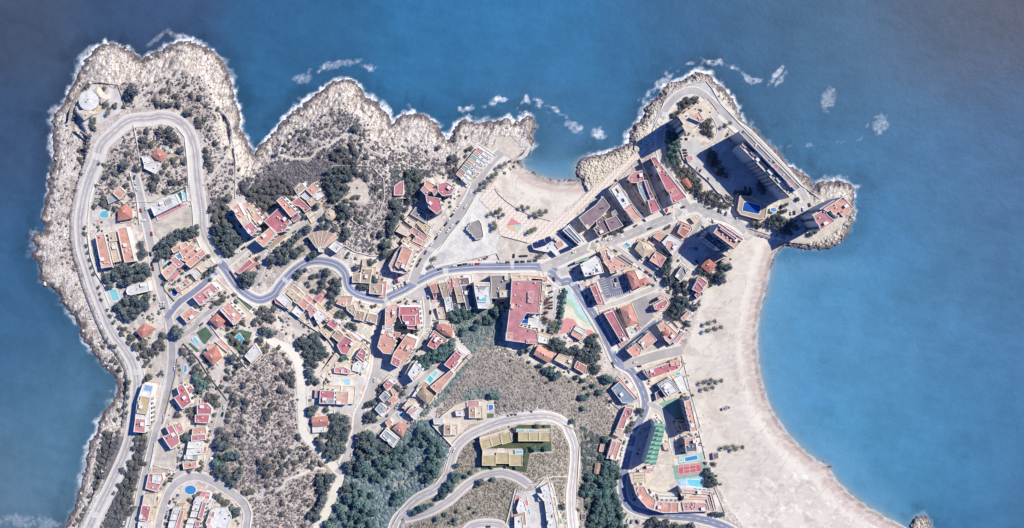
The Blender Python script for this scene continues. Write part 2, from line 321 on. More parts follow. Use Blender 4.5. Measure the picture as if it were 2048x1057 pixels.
# ------------------------------------------------------------------ paved areas:  name, polygon, tone, layer
PAVED = [
 ('plaza', P('C2','960,320 1000,330 1110,440 1180,560 1200,700 1215,940 1180,880 640,1000 560,1050 530,1057 480,960 560,830 700,650 880,420'), 'white', 1),
 ('promenade', P('C7','190,140 215,200 340,330 470,420 620,490 800,530 870,520 1200,240')+P('D3','540,470 700,340 860,220 870,270 740,380 560,560 300,780 100,940')+P('C7','1080,480 900,640 830,680 600,780 290,700 260,680 200,470 40,310'), 'zigzag', 1),
 ('sand_lot', P('C7','270,700 290,700 560,770 570,830 760,870 770,930 260,950 220,800'), 'lot', 1),
 ('playground', P('C8','940,290 1030,290 1321,790 1290,830 1180,790 1130,740 900,780 930,640 950,500 970,400'), 'playcream', 1),
 ('junction', P('C7','740,960 880,900 1000,930 980,1057')+P('C8','1000,280 940,290 800,210 740,100'), 'greyroad', 1),
 ('car_park', P('C8','800,330 850,330 830,480 810,700 790,800 690,790 700,600 740,470 760,380'), 'greyroad', 1),
 ('car_park', P('C8','850,320 930,310 960,400 930,600 900,780 800,800 830,600'), 'greyroad', 2),
 ('car_park', P('D4','345,840 650,770 690,960 720,980 430,1050'), 'blueroad', 2),
 ('car_park', P('C3','290,380 400,290 450,330 450,500 340,540 200,490'), 'greyroad', 1),
 ('car_park', P('B6','1160,330 1250,420 1321,400 1321,420 1200,480 1140,480'), 'greyroad', 1),
 ('car_park', P('C3','230,380 300,330 560,20 640,30 620,180 380,290'), 'greyroad', 1),
 ('car_park', P('B7','850,540 950,560 860,830 830,940 600,920 610,870 780,860 820,800 820,690'), 'greyroad', 1),
 ('car_park', P('D7','170,20 350,0 430,170 440,280 520,370 600,420 900,480 940,540 720,545 570,530 460,440 330,330 190,200 160,100'), 'lightroad', 1),
 ('car_park', P('D7','390,80 640,10 1180,600 1200,660 1080,650 920,560 740,420 700,330 520,160 430,170'), 'lightroad', 2),
 ('car_park', P('D8','590,800 700,880 780,960 700,1057 480,1000 470,940 600,860'), 'lightroad', 1),
 ('car_park', P('D7','430,700 700,770 780,800 760,850 900,880 950,960 860,930 700,830 560,780 430,730'), 'lightroad', 1),
 ('building_plot', P('A4','10,1000 400,850 450,1057 440,1057 0,1057')+P('A6','0,0 100,160 450,20'), 'lot', 1),
 ('pale_yard', P('A1','540,880 700,640 760,640 870,800 870,660 1000,690 1030,800 1040,900 800,1057 620,1057'), 'whiteyard', 1),
 ('pale_yard', P('A3','640,0 720,120 790,130 700,180 630,20'), 'whiteyard', 1),
 ('pale_yard', P('A3','740,900 900,890 890,990 680,1020 700,960'), 'whiteyard', 1),
 ('terrace', P('A5','750,510 830,620 880,680 1010,830 870,850 1040,1057 1000,1057 840,850'), 'whiteyard', 1),
 ('terrace', P('A5','1000,690 1060,700 1060,760 1000,810'), 'whiteyard', 1),
 ('terrace', P('A8','330,180 480,110 580,210 510,280 400,190'), 'whiteyard', 1),
 ('terrace', P('A8','350,390 430,470 340,600 330,560'), 'whiteyard', 1),
 ('terrace', P('A8','690,180 740,140 880,290 800,370 720,260'), 'whiteyard', 1),
 ('lawn', P('A8','490,80 590,20 660,110 590,200 560,200'), 'lawn', 1),
 ('lawn', P('A8','800,90 960,50 1080,80 1030,220 940,290 870,230'), 'lawn', 1),
 ('lawn', P('A8','400,200 430,190 530,280 490,290'), 'lawn', 1),
 ('lawn', P('A6','870,800 930,755 1095,870 1020,945'), 'lawn', 1),
 ('pool_terrace', P('B2','310,640 470,600 540,640 440,760 300,770'), 'creamyard', 1),
 ('pool_terrace', P('B2','550,640 660,700 640,760 500,720'), 'creamyard', 1),
 ('pool_terrace', P('B7','620,530 840,545 830,680 600,650'), 'creamyard', 1),
 ('white_court', P('C4','200,430 300,450 290,530 200,560 110,510'), 'whiteyard', 1),
 ('white_court', P('C4','900,170 1060,280 1000,330 900,270'), 'whiteyard', 1),
 ('white_court', P('C4','560,600 700,440 780,500 640,640'), 'whiteyard', 1),
 ('terrace_garden', P('B4','790,200 880,150 960,200 990,280 980,400 930,430 890,400 780,400 650,410 800,300'), 'creamyard', 1),
 ('terrace_garden', P('B6','430,180 530,230 330,450 260,400'), 'lot', 1),
 ('pool_terrace', P('B6','890,860 960,790 1050,830 1020,960'), 'creamyard', 1),
 ('hairpin_plot', P('C4','680,1057 850,870 1050,800 1310,790 1321,1000 1050,1057')+P('C5','620,190 440,0'), 'creamyard', 1),
 ('villa_garden', P('C5','910,120 1150,60 1277,30')+P('D2','290,0 620,0 630,270 410,280 370,490 280,470 60,450 0,455')+P('C5','930,455 920,250'), 'villagreen', 1),
 ('villa_court', P('D2','260,700 440,670 480,600 600,570 640,600 750,1057 200,1057'), 'whiteyard', 1),
 ('green_court', P('E3','610,680 800,610 880,650 940,860 830,870 720,760'), 'greencourt', 1),
 ('arena_court', P('E4','310,500 640,430 740,430 780,560 720,600 650,700 480,650 450,600'), 'creamyard', 1),
 ('tennis_surround', P('E4','740,420 1060,380 1095,450 1085,520 1050,555 770,560'), 'greencourt', 2),
 ('pool_terrace', P('E4','800,320 1040,290 1060,370 800,400'), 'mintyard', 1),
 ('pool_terrace', P('E4','780,560 1060,520 1080,650 830,630'), 'blueyard', 2),
 ('garden_court', P('E4','630,270 770,300 730,410 560,400'), 'lot', 1),
 ('garden_court', P('D5','705,320 855,270 940,500 815,610'), 'greycourt', 1),
 ('terrace', P('E2','400,750 560,660 760,650 850,560 1000,480 1010,540 900,640 780,720 600,775'), 'creamyard', 1),
 ('service_yard', P('E1','160,510 270,400 380,480 330,620 250,610'), 'lightroad', 1),
 ('viewpoint', P('D6','500,210 600,180 700,180 760,250 850,410 800,420 720,320 600,240'), 'lightroad', 1),
 ('quay', P('C6','430,740 500,690 560,600 470,600 490,540 540,530 600,600 550,700 490,740'), 'whiteyard', 2),
 ('quay', P('C6','180,640 230,500 380,500 460,600 480,640 400,740 350,700 240,700'), 'creamyard', 1),
 ('ramp_terrace', P('A7','1000,620 1090,560 1240,570 1240,600 1150,1057 1000,1057 1080,760'), 'whiteyard', 1),
 ('stair_terrace', P('A7','1195,270 1245,240 1240,505 1180,480'), 'creamyard', 1),
 ('stair_terrace', P('A7','1075,390 1170,315 1190,420 1150,500 1110,480'), 'creamyard', 1),
 ('stair_terrace', P('A7','945,460 1040,440 1110,500 1090,530 1030,480 960,530'), 'creamyard', 1),
 ('slope_plot', P('B1','1100,200 1277,270 1277,450 1050,400'), 'lot', 1),
]
TONES = {'white':(232,230,228), 'zigzag':(228,214,204), 'lot':(214,205,196), 'playcream':(228,224,208), 'greyroad':(200,197,198), 'blueroad':(128,130,152),
 'lightroad':(206,204,205), 'whiteyard':(228,224,222), 'creamyard':(226,216,204), 'lawn':(92,120,102), 'villagreen':(92,104,78), 'greencourt':(140,178,164),
 'mintyard':(170,205,196), 'blueyard':(170,205,232), 'greycourt':(170,165,170),
 'pale':(208,202,198), 'blue':(146,152,178), 'grey':(194,190,192), 'track':(232,228,219), 'warm':(186,182,184)}

# ------------------------------------------------------------------ terrain grid
def axis(a, b, step, ext):
    core = np.arange(a, b, step); out = [b]; s = step
    while out[-1] < ext: s *= 1.35; out.append(out[-1]+min(s, 40))
    return np.concatenate([core, out]).astype(float)
tx = axis(-60, 2110, 2.0, 2700); ty = axis(60, 1100, 2.0, 1700)
TX, TY = np.meshgrid(tx, ty)
D = DIST(TX, TY)
built = np.zeros(TX.shape, bool)
for nm, ln, w, tone, wk in ROADLINES:
    xs = [p[0] for p in ln]; ys = [p[1] for p in ln]; r = w/2+max(wk)+2.5
    i0, i1 = np.searchsorted(tx, [min(xs)-r, max(xs)+r]); j0, j1 = np.searchsorted(ty, [min(ys)-r, max(ys)+r])
    for k in range(0, len(ln)-1, 12):
        seg = ln[k:k+13]
        sx = [p[0] for p in seg]; sy = [p[1] for p in seg]
        i0, i1 = np.searchsorted(tx, [min(sx)-r, max(sx)+r]); j0, j1 = np.searchsorted(ty, [min(sy)-r, max(sy)+r])
        built[j0:j1, i0:i1] |= seg_dist(TX[j0:j1, i0:i1], TY[j0:j1, i0:i1], seg, False) < r
for nm, pg, tone, ly in PAVED:
    xs = [p[0] for p in pg]; ys = [p[1] for p in pg]
    i0, i1 = np.searchsorted(tx, [min(xs)-4, max(xs)+4]); j0, j1 = np.searchsorted(ty, [min(ys)-4, max(ys)+4])
    sx, sy = TX[j0:j1, i0:i1], TY[j0:j1, i0:i1]
    built[j0:j1, i0:i1] |= pip(sx, sy, pg) | (seg_dist(sx, sy, pg) < 2.5)
URBAN = [P('S','178,440 262,440 290,395 385,380 400,440 430,520 510,600 560,620 700,640 760,610 770,800 720,840 690,830 620,860 615,800 600,700 540,640 510,670 540,690 470,750 440,790 450,860 430,940 330,940 300,1057 330,860 330,700 260,690 200,560'),
  P('S','330,940 430,940 490,1010 490,1080 270,1080'), P('S','455,385 490,390 540,440 600,365 640,390 650,430 640,450 560,490 520,520 470,510 440,480'),
  P('S','780,600 800,500 790,440 840,360 900,350 950,290 1010,300 1060,330 980,360 960,400 1000,480 1160,470 1230,390 1310,310 1390,400 1480,440 1500,470 1420,570 1360,690 1390,800 1420,940 1450,1030 1250,1030 1240,950 1225,870 1270,810 1240,740 1210,715 1100,690 1010,700 1000,600 880,625 945,710 850,820 780,900 730,850 760,620'),
  P('S','1310,300 1330,210 1390,160 1440,190 1600,370 1630,400 1600,470 1500,460 1380,400'), P('S','1010,690 1110,700 1200,740 1160,760 1070,730'), P('S','690,500 790,520 780,600 700,590')]
urban = np.zeros(TX.shape, bool)
for pg in URBAN: urban |= pip(TX, TY, pg)
beach = pip(TX, TY, BEACH_COVE) | pip(TX, TY, BEACH_BIG)
lowc = pip(TX, TY, LOWCOAST)
f1 = fbm(TX, TY, 60, 1); f2 = fbm(TX, TY, 14, 2, 5); f3 = fbm(TX, TY, 5, 9, 3)
# ridged rock relief: beds running up and down the photograph, warped
wx = TX+10*(f2-0.5)+0.45*TY; wy = TY*0.35+16*(f1-0.5)
ridge = 1-np.abs(2*vn(wx, wy, 5.5, 4)-1); ridge2 = 1-np.abs(2*vn(wx*1.3, wy*1.7, 2.6, 6)-1)
Dn = D+11*(f2-0.5)+8*(f3-0.5)
Dn = np.where(beach | (D < -25), D+1.2*(f1-0.5), Dn)
zh = ZH(TX, TY)
rockz = np.minimum(zh, np.where(Dn > 0, 0.7+0.16*Dn, 0.7+0.5*Dn))+np.where(Dn > 0, np.minimum(1, Dn/6), 0.2)*(2.4*(ridge*ridge-0.3)+1.3*(ridge2-0.4)+2.0*(f3-0.5))
lowmask = lowc & ~built
rocky = 1-sm(26, 60, Dn+30*(f1-0.5))
rk = P('S','150,60 470,70 485,300 500,320 470,330 420,150 250,165 180,200'); R1 = pip(TX, TY, rk)
rk2 = pip(TX, TY, P('S','550,270 600,220 690,140 800,230 900,280 930,230 1080,220 1060,310 940,290 900,330 830,290 760,290 720,215 640,220'))
rocky = np.maximum(rocky, np.where(R1 | rk2, 0.75, 0)); rocky = np.where(lowc, np.maximum(rocky, 0.8-0.4*sm(30, 70, D)), rocky)
rocky = np.where(beach, 0, rocky)
ground = zh+(f2-0.5)*1.6+(f3-0.5)*0.7
z = np.where(Dn < 14, np.minimum(ground, rockz), ground*(1-rocky)+np.minimum(rockz+0.05*D, zh+1.5*(ridge-0.4)+(f3-.5))*rocky)
z = np.where(lowmask, np.minimum(rockz, 3.6+0.6*(f3-0.5)), z)
z = np.where(urban & (Dn > 8), zh-0.12+0.1*(f3-0.5), z)
z = np.where(beach, np.minimum(zh-0.15, np.where(D > 0, 0.018*D*2+0.05, 0.05*D))+0.10*(f3-0.5)*sm(5, 20, D), z)
z = np.where(built & (D > 1), np.minimum(zh-0.3, zh-0.3), z)
z = np.where(built & beach, np.minimum(z, ZH(TX, TY)-0.3), z)
z = np.where(Dn < -6, np.maximum(-8, -3+0.2*Dn), z)
ZT = Field(tx, ty, z)

# ground colour by what the ground is made of (soil, rock, sand, paving, grass)
def C(r, g, b): return np.array(alb((r, g, b)), np.float32)
def lay(col, c, m): return col*(1-m[..., None])+np.asarray(c, np.float32)*m[..., None]
col = np.zeros(TX.shape+(3,), np.float32)+C(214, 205, 198)
col = lay(col, C(192, 181, 176), sm(0.42, 0.62, f1))
col = lay(col, C(224, 216, 206), sm(0.52, 0.62, fbm(TX, TY, 9, 21, 3)))
rockc = lay(np.zeros(TX.shape+(3,), np.float32)+C(238, 231, 222), C(208, 197, 188), sm(0.45, 0.7, f2))
rockc = lay(rockc, C(116, 108, 114), sm(0.34, 0.12, ridge)*0.85)
rockc = lay(rockc, C(96, 88, 100), sm(0.25, 0.08, ridge2)*0.5)
rockc = lay(rockc, C(240, 229, 219), sm(0.5, 0.7, fbm(TX, TY, 30, 33))*0.6)
col = lay(col, rockc, sm(0.35, 0.65, rocky+0.5*(f2-0.5)))
wet = sm(13, 2, Dn+9*(f3-.5)+5*(f1-.5))*(~beach)
col = lay(col, C(98, 88, 96), wet*0.85)
for pg, c, a in ((P('S','880,640 1000,610 1000,700 1110,740 1210,760 1230,860 1200,1080 1150,1080 1150,880 1080,820 930,840 880,830'), (164,156,146), .75),
                 (P('S','700,860 880,850 905,890 860,980 790,1080 640,1100 690,930'), (84,106,118), .8), (P('S','920,640 1010,590 1010,640 960,700 890,820'), (100,118,122), .9),
                 (P('S','520,330 680,310 680,400 640,440 520,420'), (110,106,112), .7), (P('S','430,400 500,380 460,520 430,480'), (88,88,98), .9),
                 (P('S','900,860 1150,840 1150,1000 1000,1080 800,1080'), (176,166,156), .7), (P('S','200,870 300,860 260,1060 210,1060 200,960'), (110,106,116), .8)):
    m = pip(TX, TY, pg); m = m*sm(0, 14, seg_dist(TX, TY, pg)+8*(f2-.5)) if True else m
    col = lay(col, C(*c), m*a)
# pale quarry patch in the green gully
QUARRY = P('C5','0,500 200,450 200,350 330,310 340,470 370,540 360,640 210,650 100,760 0,760'); q = pip(TX, TY, QUARRY); col = lay(col, C(196, 190, 176), q*0.9)
uc = lay(np.zeros(TX.shape+(3,), np.float32)+C(214, 205, 200), C(192, 184, 182), sm(0.5, 0.6, vn(TX+0.6*TY, TY-0.6*TX, 14, 40)))
uc = lay(uc, C(226, 218, 212), sm(0.6, 0.65, vn(TX+0.6*TY, TY-0.6*TX, 9, 41)))
uc = lay(uc, C(208, 172, 164), sm(0.84, 0.87, vn(TX+0.6*TY, TY-0.6*TX, 8, 43)))
col = lay(col, uc, urban*sm(4, 12, Dn))
sc = lay(np.zeros(TX.shape+(3,), np.float32)+C(214, 206, 197), C(223, 216, 206), sm(0.4, 0.6, fbm(TX, TY, 70, 50)))
sc = lay(sc, C(200, 189, 180), sm(0.55, 0.75, fbm(TX-TY*0.4, TY, 34, 52))*0.8)
Ds = D+3*(f1-.5)
sc = lay(sc, C(232, 226, 216), (sm(26, 34, Ds)*sm(44, 36, Ds))*0.55)
sc = lay(sc, C(201, 182, 176), (sm(5, 12, Ds)*sm(26, 20, Ds))*0.8)
sc = lay(sc, C(160, 146, 144), (sm(-4, 3, Ds)*sm(12, 7, Ds))*sm(.3, .6, f2+.2)*0.85)
tr = sm(0.47, 0.5, fbm(TX*1.5+TY, TY*.5-TX*.3, 40, 61))*sm(0.53, 0.5, fbm(TX*1.5+TY, TY*.5-TX*.3, 40, 61))
sc = lay(sc, C(188, 177, 170), tr*0.7)
sc = lay(sc, C(236, 229, 220), sm(.55, .62, fbm(TX, TY*2.2, 11, 67, 3))*.35)
sc = lay(sc, C(238, 232, 224), sm(0.62, 0.7, fbm(TX+TY, (TY-TX)*3, 20, 66))*pip(TX, TY, P('S','1480,960 1600,940 1760,1060 1500,1080')))
col = lay(col, sc, beach.astype(float))

nx, ny = len(tx), len(ty)
keep = (D > -16)
kc = keep[:-1, :-1] | keep[1:, :-1] | keep[:-1, 1:] | keep[1:, 1:]
used = np.zeros(keep.shape, bool); used[:-1, :-1] |= kc; used[1:, :-1] |= kc; used[:-1, 1:] |= kc; used[1:, 1:] |= kc
idx = -np.ones(keep.shape, np.int64); idx[used] = np.arange(used.sum())
fz = M*(1-z/H)
vv = np.stack([(TX-CX)*fz, -(TY-CY)*fz, z], -1)[used].astype(np.float32)
jj, ii = np.nonzero(kc)
fa = np.stack([idx[jj+1, ii], idx[jj+1, ii+1], idx[jj, ii+1], idx[jj, ii]], -1).astype(np.int32)
def fast_mesh(name, verts, quads, m, colors=None, smooth=True, parent=None, attrs=None):
    me = bpy.data.meshes.new(name); nf, k = quads.shape
    me.vertices.add(len(verts)); me.vertices.foreach_set('co', verts.astype(np.float32).ravel())
    me.loops.add(nf*k); me.loops.foreach_set('vertex_index', quads.ravel().astype(np.int32))
    me.polygons.add(nf); me.polygons.foreach_set('loop_start', np.arange(0, nf*k, k, dtype=np.int32)); me.polygons.foreach_set('loop_total', np.full(nf, k, np.int32))
    me.polygons.foreach_set('use_smooth', np.full(nf, smooth)); me.materials.append(m)
    if colors is not None:
        a = me.color_attributes.new('tone', 'FLOAT_COLOR', 'POINT'); c = np.ones((len(verts), 4), np.float32); c[:, :3] = colors; a.data.foreach_set('color', c.ravel())
    for k2, v in (attrs or {}).items():
        a = me.attributes.new(k2, 'FLOAT', 'POINT'); a.data.foreach_set('value', v.astype(np.float32))
    me.update(calc_edges=True); me.validate()
    return link(bpy.data.objects.new(name, me), parent)

gm, nt, bs = nodes('ground_soil_rock'); L = nt.links.new
geo = nt.nodes.new('ShaderNodeNewGeometry'); at = nt.nodes.new('ShaderNodeAttribute'); at.attribute_name = 'tone'
a2 = nt.nodes.new('ShaderNodeAttribute'); a2.attribute_name = 'rocky'; a3 = nt.nodes.new('ShaderNodeAttribute'); a3.attribute_name = 'soil'
n1 = setin(N(nt, 'ShaderNodeTexNoise'), Scale=0.9, Detail=5.0, Roughness=0.7); L(geo.outputs['Position'], n1.inputs[0])
r1 = ramp(nt, 0.40, 0.56, (0.56, 0.53, 0.56, 1), (1.10, 1.10, 1.10, 1)); L(n1.outputs[0], r1.inputs[0])
v1 = setin(N(nt, 'ShaderNodeTexVoronoi'), Scale=0.20); v1.feature = 'DISTANCE_TO_EDGE'
mp = nt.nodes.new('ShaderNodeMapping'); mp.inputs['Scale'].default_value = (1.9, 0.5, 1); mp.inputs['Rotation'].default_value = (0, 0, 0.5); L(geo.outputs['Position'], mp.inputs[0])
nw = setin(N(nt, 'ShaderNodeTexNoise'), Scale=0.3, Detail=3.0); L(mp.outputs[0], nw.inputs[0])
ad = nt.nodes.new('ShaderNodeVectorMath'); ad.operation = 'MULTIPLY_ADD'; L(nw.outputs['Color'], ad.inputs[0]); ad.inputs[1].default_value = (7, 7, 7); L(mp.outputs[0], ad.inputs[2]); L(ad.outputs[0], v1.inputs[0])
r2 = ramp(nt, 0.008, 0.075, (0.22, 0.21, 0.27, 1), (1, 1, 1, 1)); L(v1.outputs[0], r2.inputs[0])
n3 = setin(N(nt, 'ShaderNodeTexNoise'), Scale=2.2, Detail=2.0); L(geo.outputs['Position'], n3.inputs[0]); r3 = ramp(nt, 0.35, 0.65, (0.93, 0.93, 0.93, 1), (1.05, 1.05, 1.05, 1)); L(n3.outputs[0], r3.inputs[0])
c = mul(nt, at.outputs['Color'], r3.outputs[0]); c = mul(nt, c, r2.outputs[0], a2.outputs['Fac']); c = mul(nt, c, r1.outputs[0], a3.outputs['Fac'])
L(c, bs.inputs['Base Color']); bs.inputs['Roughness'].default_value = 0.95; bs.inputs['Specular IOR Level'].default_value = 0.15
mh = nt.nodes.new('ShaderNodeMath'); mh.operation = 'MULTIPLY'; L(n1.outputs[0], mh.inputs[0]); L(a3.outputs['Fac'], mh.inputs[1])
bp = setin(N(nt, 'ShaderNodeBump'), Strength=0.6, Distance=0.6); L(mh.outputs[0], bp.inputs['Height']); L(bp.outputs[0], bs.inputs['Normal'])
soil = np.where(beach | urban, 0.12, 1.0)
gobj = fast_mesh('ground', vv, fa, gm, col[used], True, None, {'rocky': (rocky*(~urban)*(~beach))[used]*0.9, 'soil': soil[used]})
tag(gobj, kind='structure', label='pale rocky headlands, scrub slopes, town ground and sandy beach')

# ------------------------------------------------------------------ sea
def vary(x0, x1, y0, y1, st):
    a = np.arange(x0, x1, st)
    return np.concatenate([np.array([-9000, -4000, -1800, -900, -400, -150.]), a, np.array([x1+60, x1+200, x1+600, x1+1800, x1+4000, x1+9000.])]) if x0 < 0 else a
sx_ = vary(-40, 2100, 0, 0, 3.0); sy_ = vary(-40, 1120, 0, 0, 3.0)
SX, SY = np.meshgrid(sx_, sy_)
SD = DIST(np.clip(SX, -80, 2780), np.clip(SY, -60, 1760)); SD = np.where((SX < -80) | (SY < -60) | (SX > 2780), -300, SD)
SEA = [(0,0,74,86,112),(300,30,66,88,126),(0,300,66,88,124),(60,560,64,104,146),(0,700,66,104,142),(120,800,84,122,156),(0,1000,100,122,146),(130,930,92,132,166),(600,60,56,104,150),(600,200,58,106,150),
       (900,100,56,118,170),(900,230,58,112,158),(1100,60,58,120,172),(1200,150,60,122,172),(1100,290,58,108,160),(1090,345,104,138,160),(1350,60,62,106,148),(1330,150,52,96,144),
       (1500,60,70,104,140),(1520,200,62,104,146),(1650,300,64,116,160),(1700,150,74,108,144),(1900,100,82,96,124),(2040,30,80,86,110),(2040,300,70,104,148),(1850,320,74,122,168),
       (1700,480,74,134,184),(1600,540,84,140,188),(1560,640,92,152,198),(1620,800,88,148,196),(1700,700,88,146,192),(1720,900,84,146,190),(1850,700,82,132,176),(1900,900,76,138,186),
       (2040,600,74,120,166),(2040,850,76,122,166),(2040,1040,74,116,158),(1800,1000,88,150,194),(1900,1040,66,118,164),(1960,420,74,116,158)]
num = np.zeros(SX.shape+(3,)); den = np.zeros(SX.shape)+1e-9
qx = np.clip(SX, -50, 2100)+60*(fbm(SX, SY, 160, 71)-.5); qy = np.clip(SY, -50, 1110)+60*(fbm(SX, SY, 160, 72)-.5)
for x, y, r, g, b in SEA:
    w = np.exp(-((qx-x)**2+(qy-y)**2)/(2*95.0**2))+1e-4/(1+((qx-x)**2+(qy-y)**2)/1e4)
    num += w[..., None]*np.array(alb((r, g, b))); den += w
sc = (num/den[..., None]).astype(np.float32)
g1 = fbm(SX, SY, 50, 73); g2 = fbm(SX, SY, 12, 74, 4)
sbeach = ((SX > 1490) & (SY > 520) & (SX < 1860)) | ((SX > 1040) & (SX < 1160) & (SY > 320))
ro = 1-np.maximum(sm(1480, 1500, SX)*sm(505, 540, SY)*sm(1850, 1760, SX), sm(1035, 1055, SX)*sm(1175, 1150, SX)*sm(300, 345, SY)*(SY < 400))
sc = sc*(1-0.22*(sm(-55, -12, SD)*ro*sm(.35, .6, g1+.1))[..., None])*(1+0.30*(g1-.5)+0.12*(g2-.5)+.16*(fbm(SX*.5+SY*.5, SY*2-SX*.6, 26, 75)-.5)-.16*sm(.56, .68, fbm(SX, SY, 30, 76))*sm(-90, -20, SD))[..., None]
sc = sc*np.array([.84, .90, .84], np.float32)
sc = lay(sc, np.array(alb((116, 172, 206)))*.86, sm(-95, -8, SD)*(1-ro)*.5)
sc = lay(sc, np.array(alb((150, 160, 160))), (sm(-26, 3, SD)**2*(1-ro)*0.8))
foam = sm(-11-11*sm(.4, .7, g1), 0, SD+9*(vn(SX, SY, 10, 81)-.5)+5*(vn(SX, SY, 5, 82)-.5))**1.6*1.4*ro*sm(0.25, 0.55, g2+0.25*sm(-9, 0, SD))*0.8
expo = sm(.38, .62, fbm(SX, SY, 75, 79)+.12*(SY < 300)); foam *= .25+1.1*expo; foam *= np.where((SX < 250) & (SY > 130), 0.55, 1)*np.where((SX > 1470) & (SY > 220), 0.6, 1)*np.where((SX > 1500) & (SY > 440), 0.25, 1)
foam = np.maximum(foam, (sm(-5, 0, SD)*(1-ro)*0.55*sm(.3, .6, g2)))
def spot(x, y, rx, ry, a, rot=0):
    global foam
    c_, s_ = math.cos(rot), math.sin(rot); dx = SX-x; dy = SY-y
    r = ((dx*c_+dy*s_)/rx)**2+((-dx*s_+dy*c_)/ry)**2
    foam = np.maximum(foam, .75*a*sm(1.5, 0.0, r+2.2*(g2-.5)+1.2*(vn(SX, SY, 5, 83)-.5)))
def arc(pts, wd, a):
    global foam
    xs = [p[0] for p in pts]; ys = [p[1] for p in pts]
    i0, i1 = np.searchsorted(sx_, [min(xs)-30, max(xs)+30]); j0, j1 = np.searchsorted(sy_, [min(ys)-30, max(ys)+30])
    d = seg_dist(SX[j0:j1, i0:i1], SY[j0:j1, i0:i1], pts, False)
    d = d+wd*1.6*(vn(SX[j0:j1, i0:i1], SY[j0:j1, i0:i1], 9, 77)-.5)+wd*1.2*(vn(SX[j0:j1, i0:i1], SY[j0:j1, i0:i1], 24, 78)-.5)
    foam[j0:j1, i0:i1] = np.maximum(foam[j0:j1, i0:i1], 1.15*a*sm(wd*.85, 0, d)*sm(.38, .62, g2[j0:j1, i0:i1]))
for s in ((1197,268,15,11,.95,0),(1553,150,26,6,.8,-.9),(1562,158,18,6,.7,-.9),(1657,196,13,24,.4,.2),(1762,248,15,20,.4,.2),(1150,256,20,9,.5,.5),(605,158,16,10,.45,0),
          (680,130,40,7,.4,-.2),(735,133,16,5,.4,.1),(100,455,10,20,.4,.2),(70,480,12,22,.4,0),(318,75,30,6,.3,-.7),(240,100,26,8,.6,.2),(380,82,40,9,.7,.3),(60,1045,70,14,.3,.1),(610,205,22,5,.3,-.6)): spot(*s)
arc(P('C6', '-150,200 60,180 180,140 225,100 350,108 430,112 530,98 700,150 850,210 1000,320 1080,410 1150,440'), 8, .7)
arc(P('C6', '230,100 200,130 165,170'), 6, .9); arc(P('C6','440,120 450,220 500,260'), 8, .45)
arc([(1280,215),(1300,185),(1330,160),(1370,130),(1400,120),(1440,125),(1480,140),(1500,160),(1540,160)], 8, .5)
arc([(1285,225),(1300,196),(1310,180)], 5, .6); arc([(640,140),(660,125),(690,122),(720,130),(750,140)], 6, .5); arc([(595,160),(615,150),(625,135),(660,132)], 6, .4)
arc([(1740,240),(1720,280),(1660,290),(1560,292)], 5, .15)
vv = np.stack([(SX-CX)*M, -(SY-CY)*M, np.zeros_like(SX)], -1).reshape(-1, 3)
n_, m_ = SX.shape; I = np.arange(n_*m_).reshape(n_, m_)
fa = np.stack([I[1:, :-1], I[1:, 1:], I[:-1, 1:], I[:-1, :-1]], -1).reshape(-1, 4)
smt, nt, bs = nodes('sea_water'); L = nt.links.new
geo = nt.nodes.new('ShaderNodeNewGeometry'); at = nt.nodes.new('ShaderNodeAttribute'); at.attribute_name = 'tone'; a2 = nt.nodes.new('ShaderNodeAttribute'); a2.attribute_name = 'foam'
n1 = setin(N(nt, 'ShaderNodeTexNoise'), Scale=0.30, Detail=7.0, Roughness=0.75, Distortion=0.6); L(geo.outputs['Position'], n1.inputs[0])
rn = ramp(nt, .36, .62, (.15, .15, .15, 1)); L(n1.outputs[0], rn.inputs[0])
sub = nt.nodes.new('ShaderNodeMath'); sub.operation = 'MULTIPLY'; L(a2.outputs['Fac'], sub.inputs[0]); L(rn.outputs[0], sub.inputs[1])
rf = ramp(nt, 0.02, 0.75); L(sub.outputs[0], rf.inputs[0])
n2 = setin(N(nt, 'ShaderNodeTexNoise'), Scale=0.8, Detail=4.0, Roughness=0.8); L(geo.outputs['Position'], n2.inputs[0])
r2 = ramp(nt, 0.3, 0.7, (0.84, 0.86, 0.88, 1), (1.14, 1.12, 1.1, 1)); L(n2.outputs[0], r2.inputs[0])
c = mul(nt, at.outputs['Color'], r2.outputs[0]); c = mul(nt, c, (0.60, 0.64, 0.69), rf.outputs[0], 'MIX')
L(c, bs.inputs['Base Color']); bs.inputs['Roughness'].default_value = 0.45; bs.inputs['Specular IOR Level'].default_value = 0.12; bs.inputs['IOR'].default_value = 1.33
n3 = setin(N(nt, 'ShaderNodeTexNoise'), Scale=0.10, Detail=9.0, Roughness=0.75); L(geo.outputs['Position'], n3.inputs[0])
bp = setin(N(nt, 'ShaderNodeBump'), Strength=0.45, Distance=1.6); L(n3.outputs[0], bp.inputs['Height']); L(bp.outputs[0], bs.inputs['Normal'])
sea = fast_mesh('water', vv, fa, smt, sc.reshape(-1, 3), True, None, {'foam': foam.ravel()})
tag(sea, kind='structure', label='blue sea with white foam along the rocky shore')

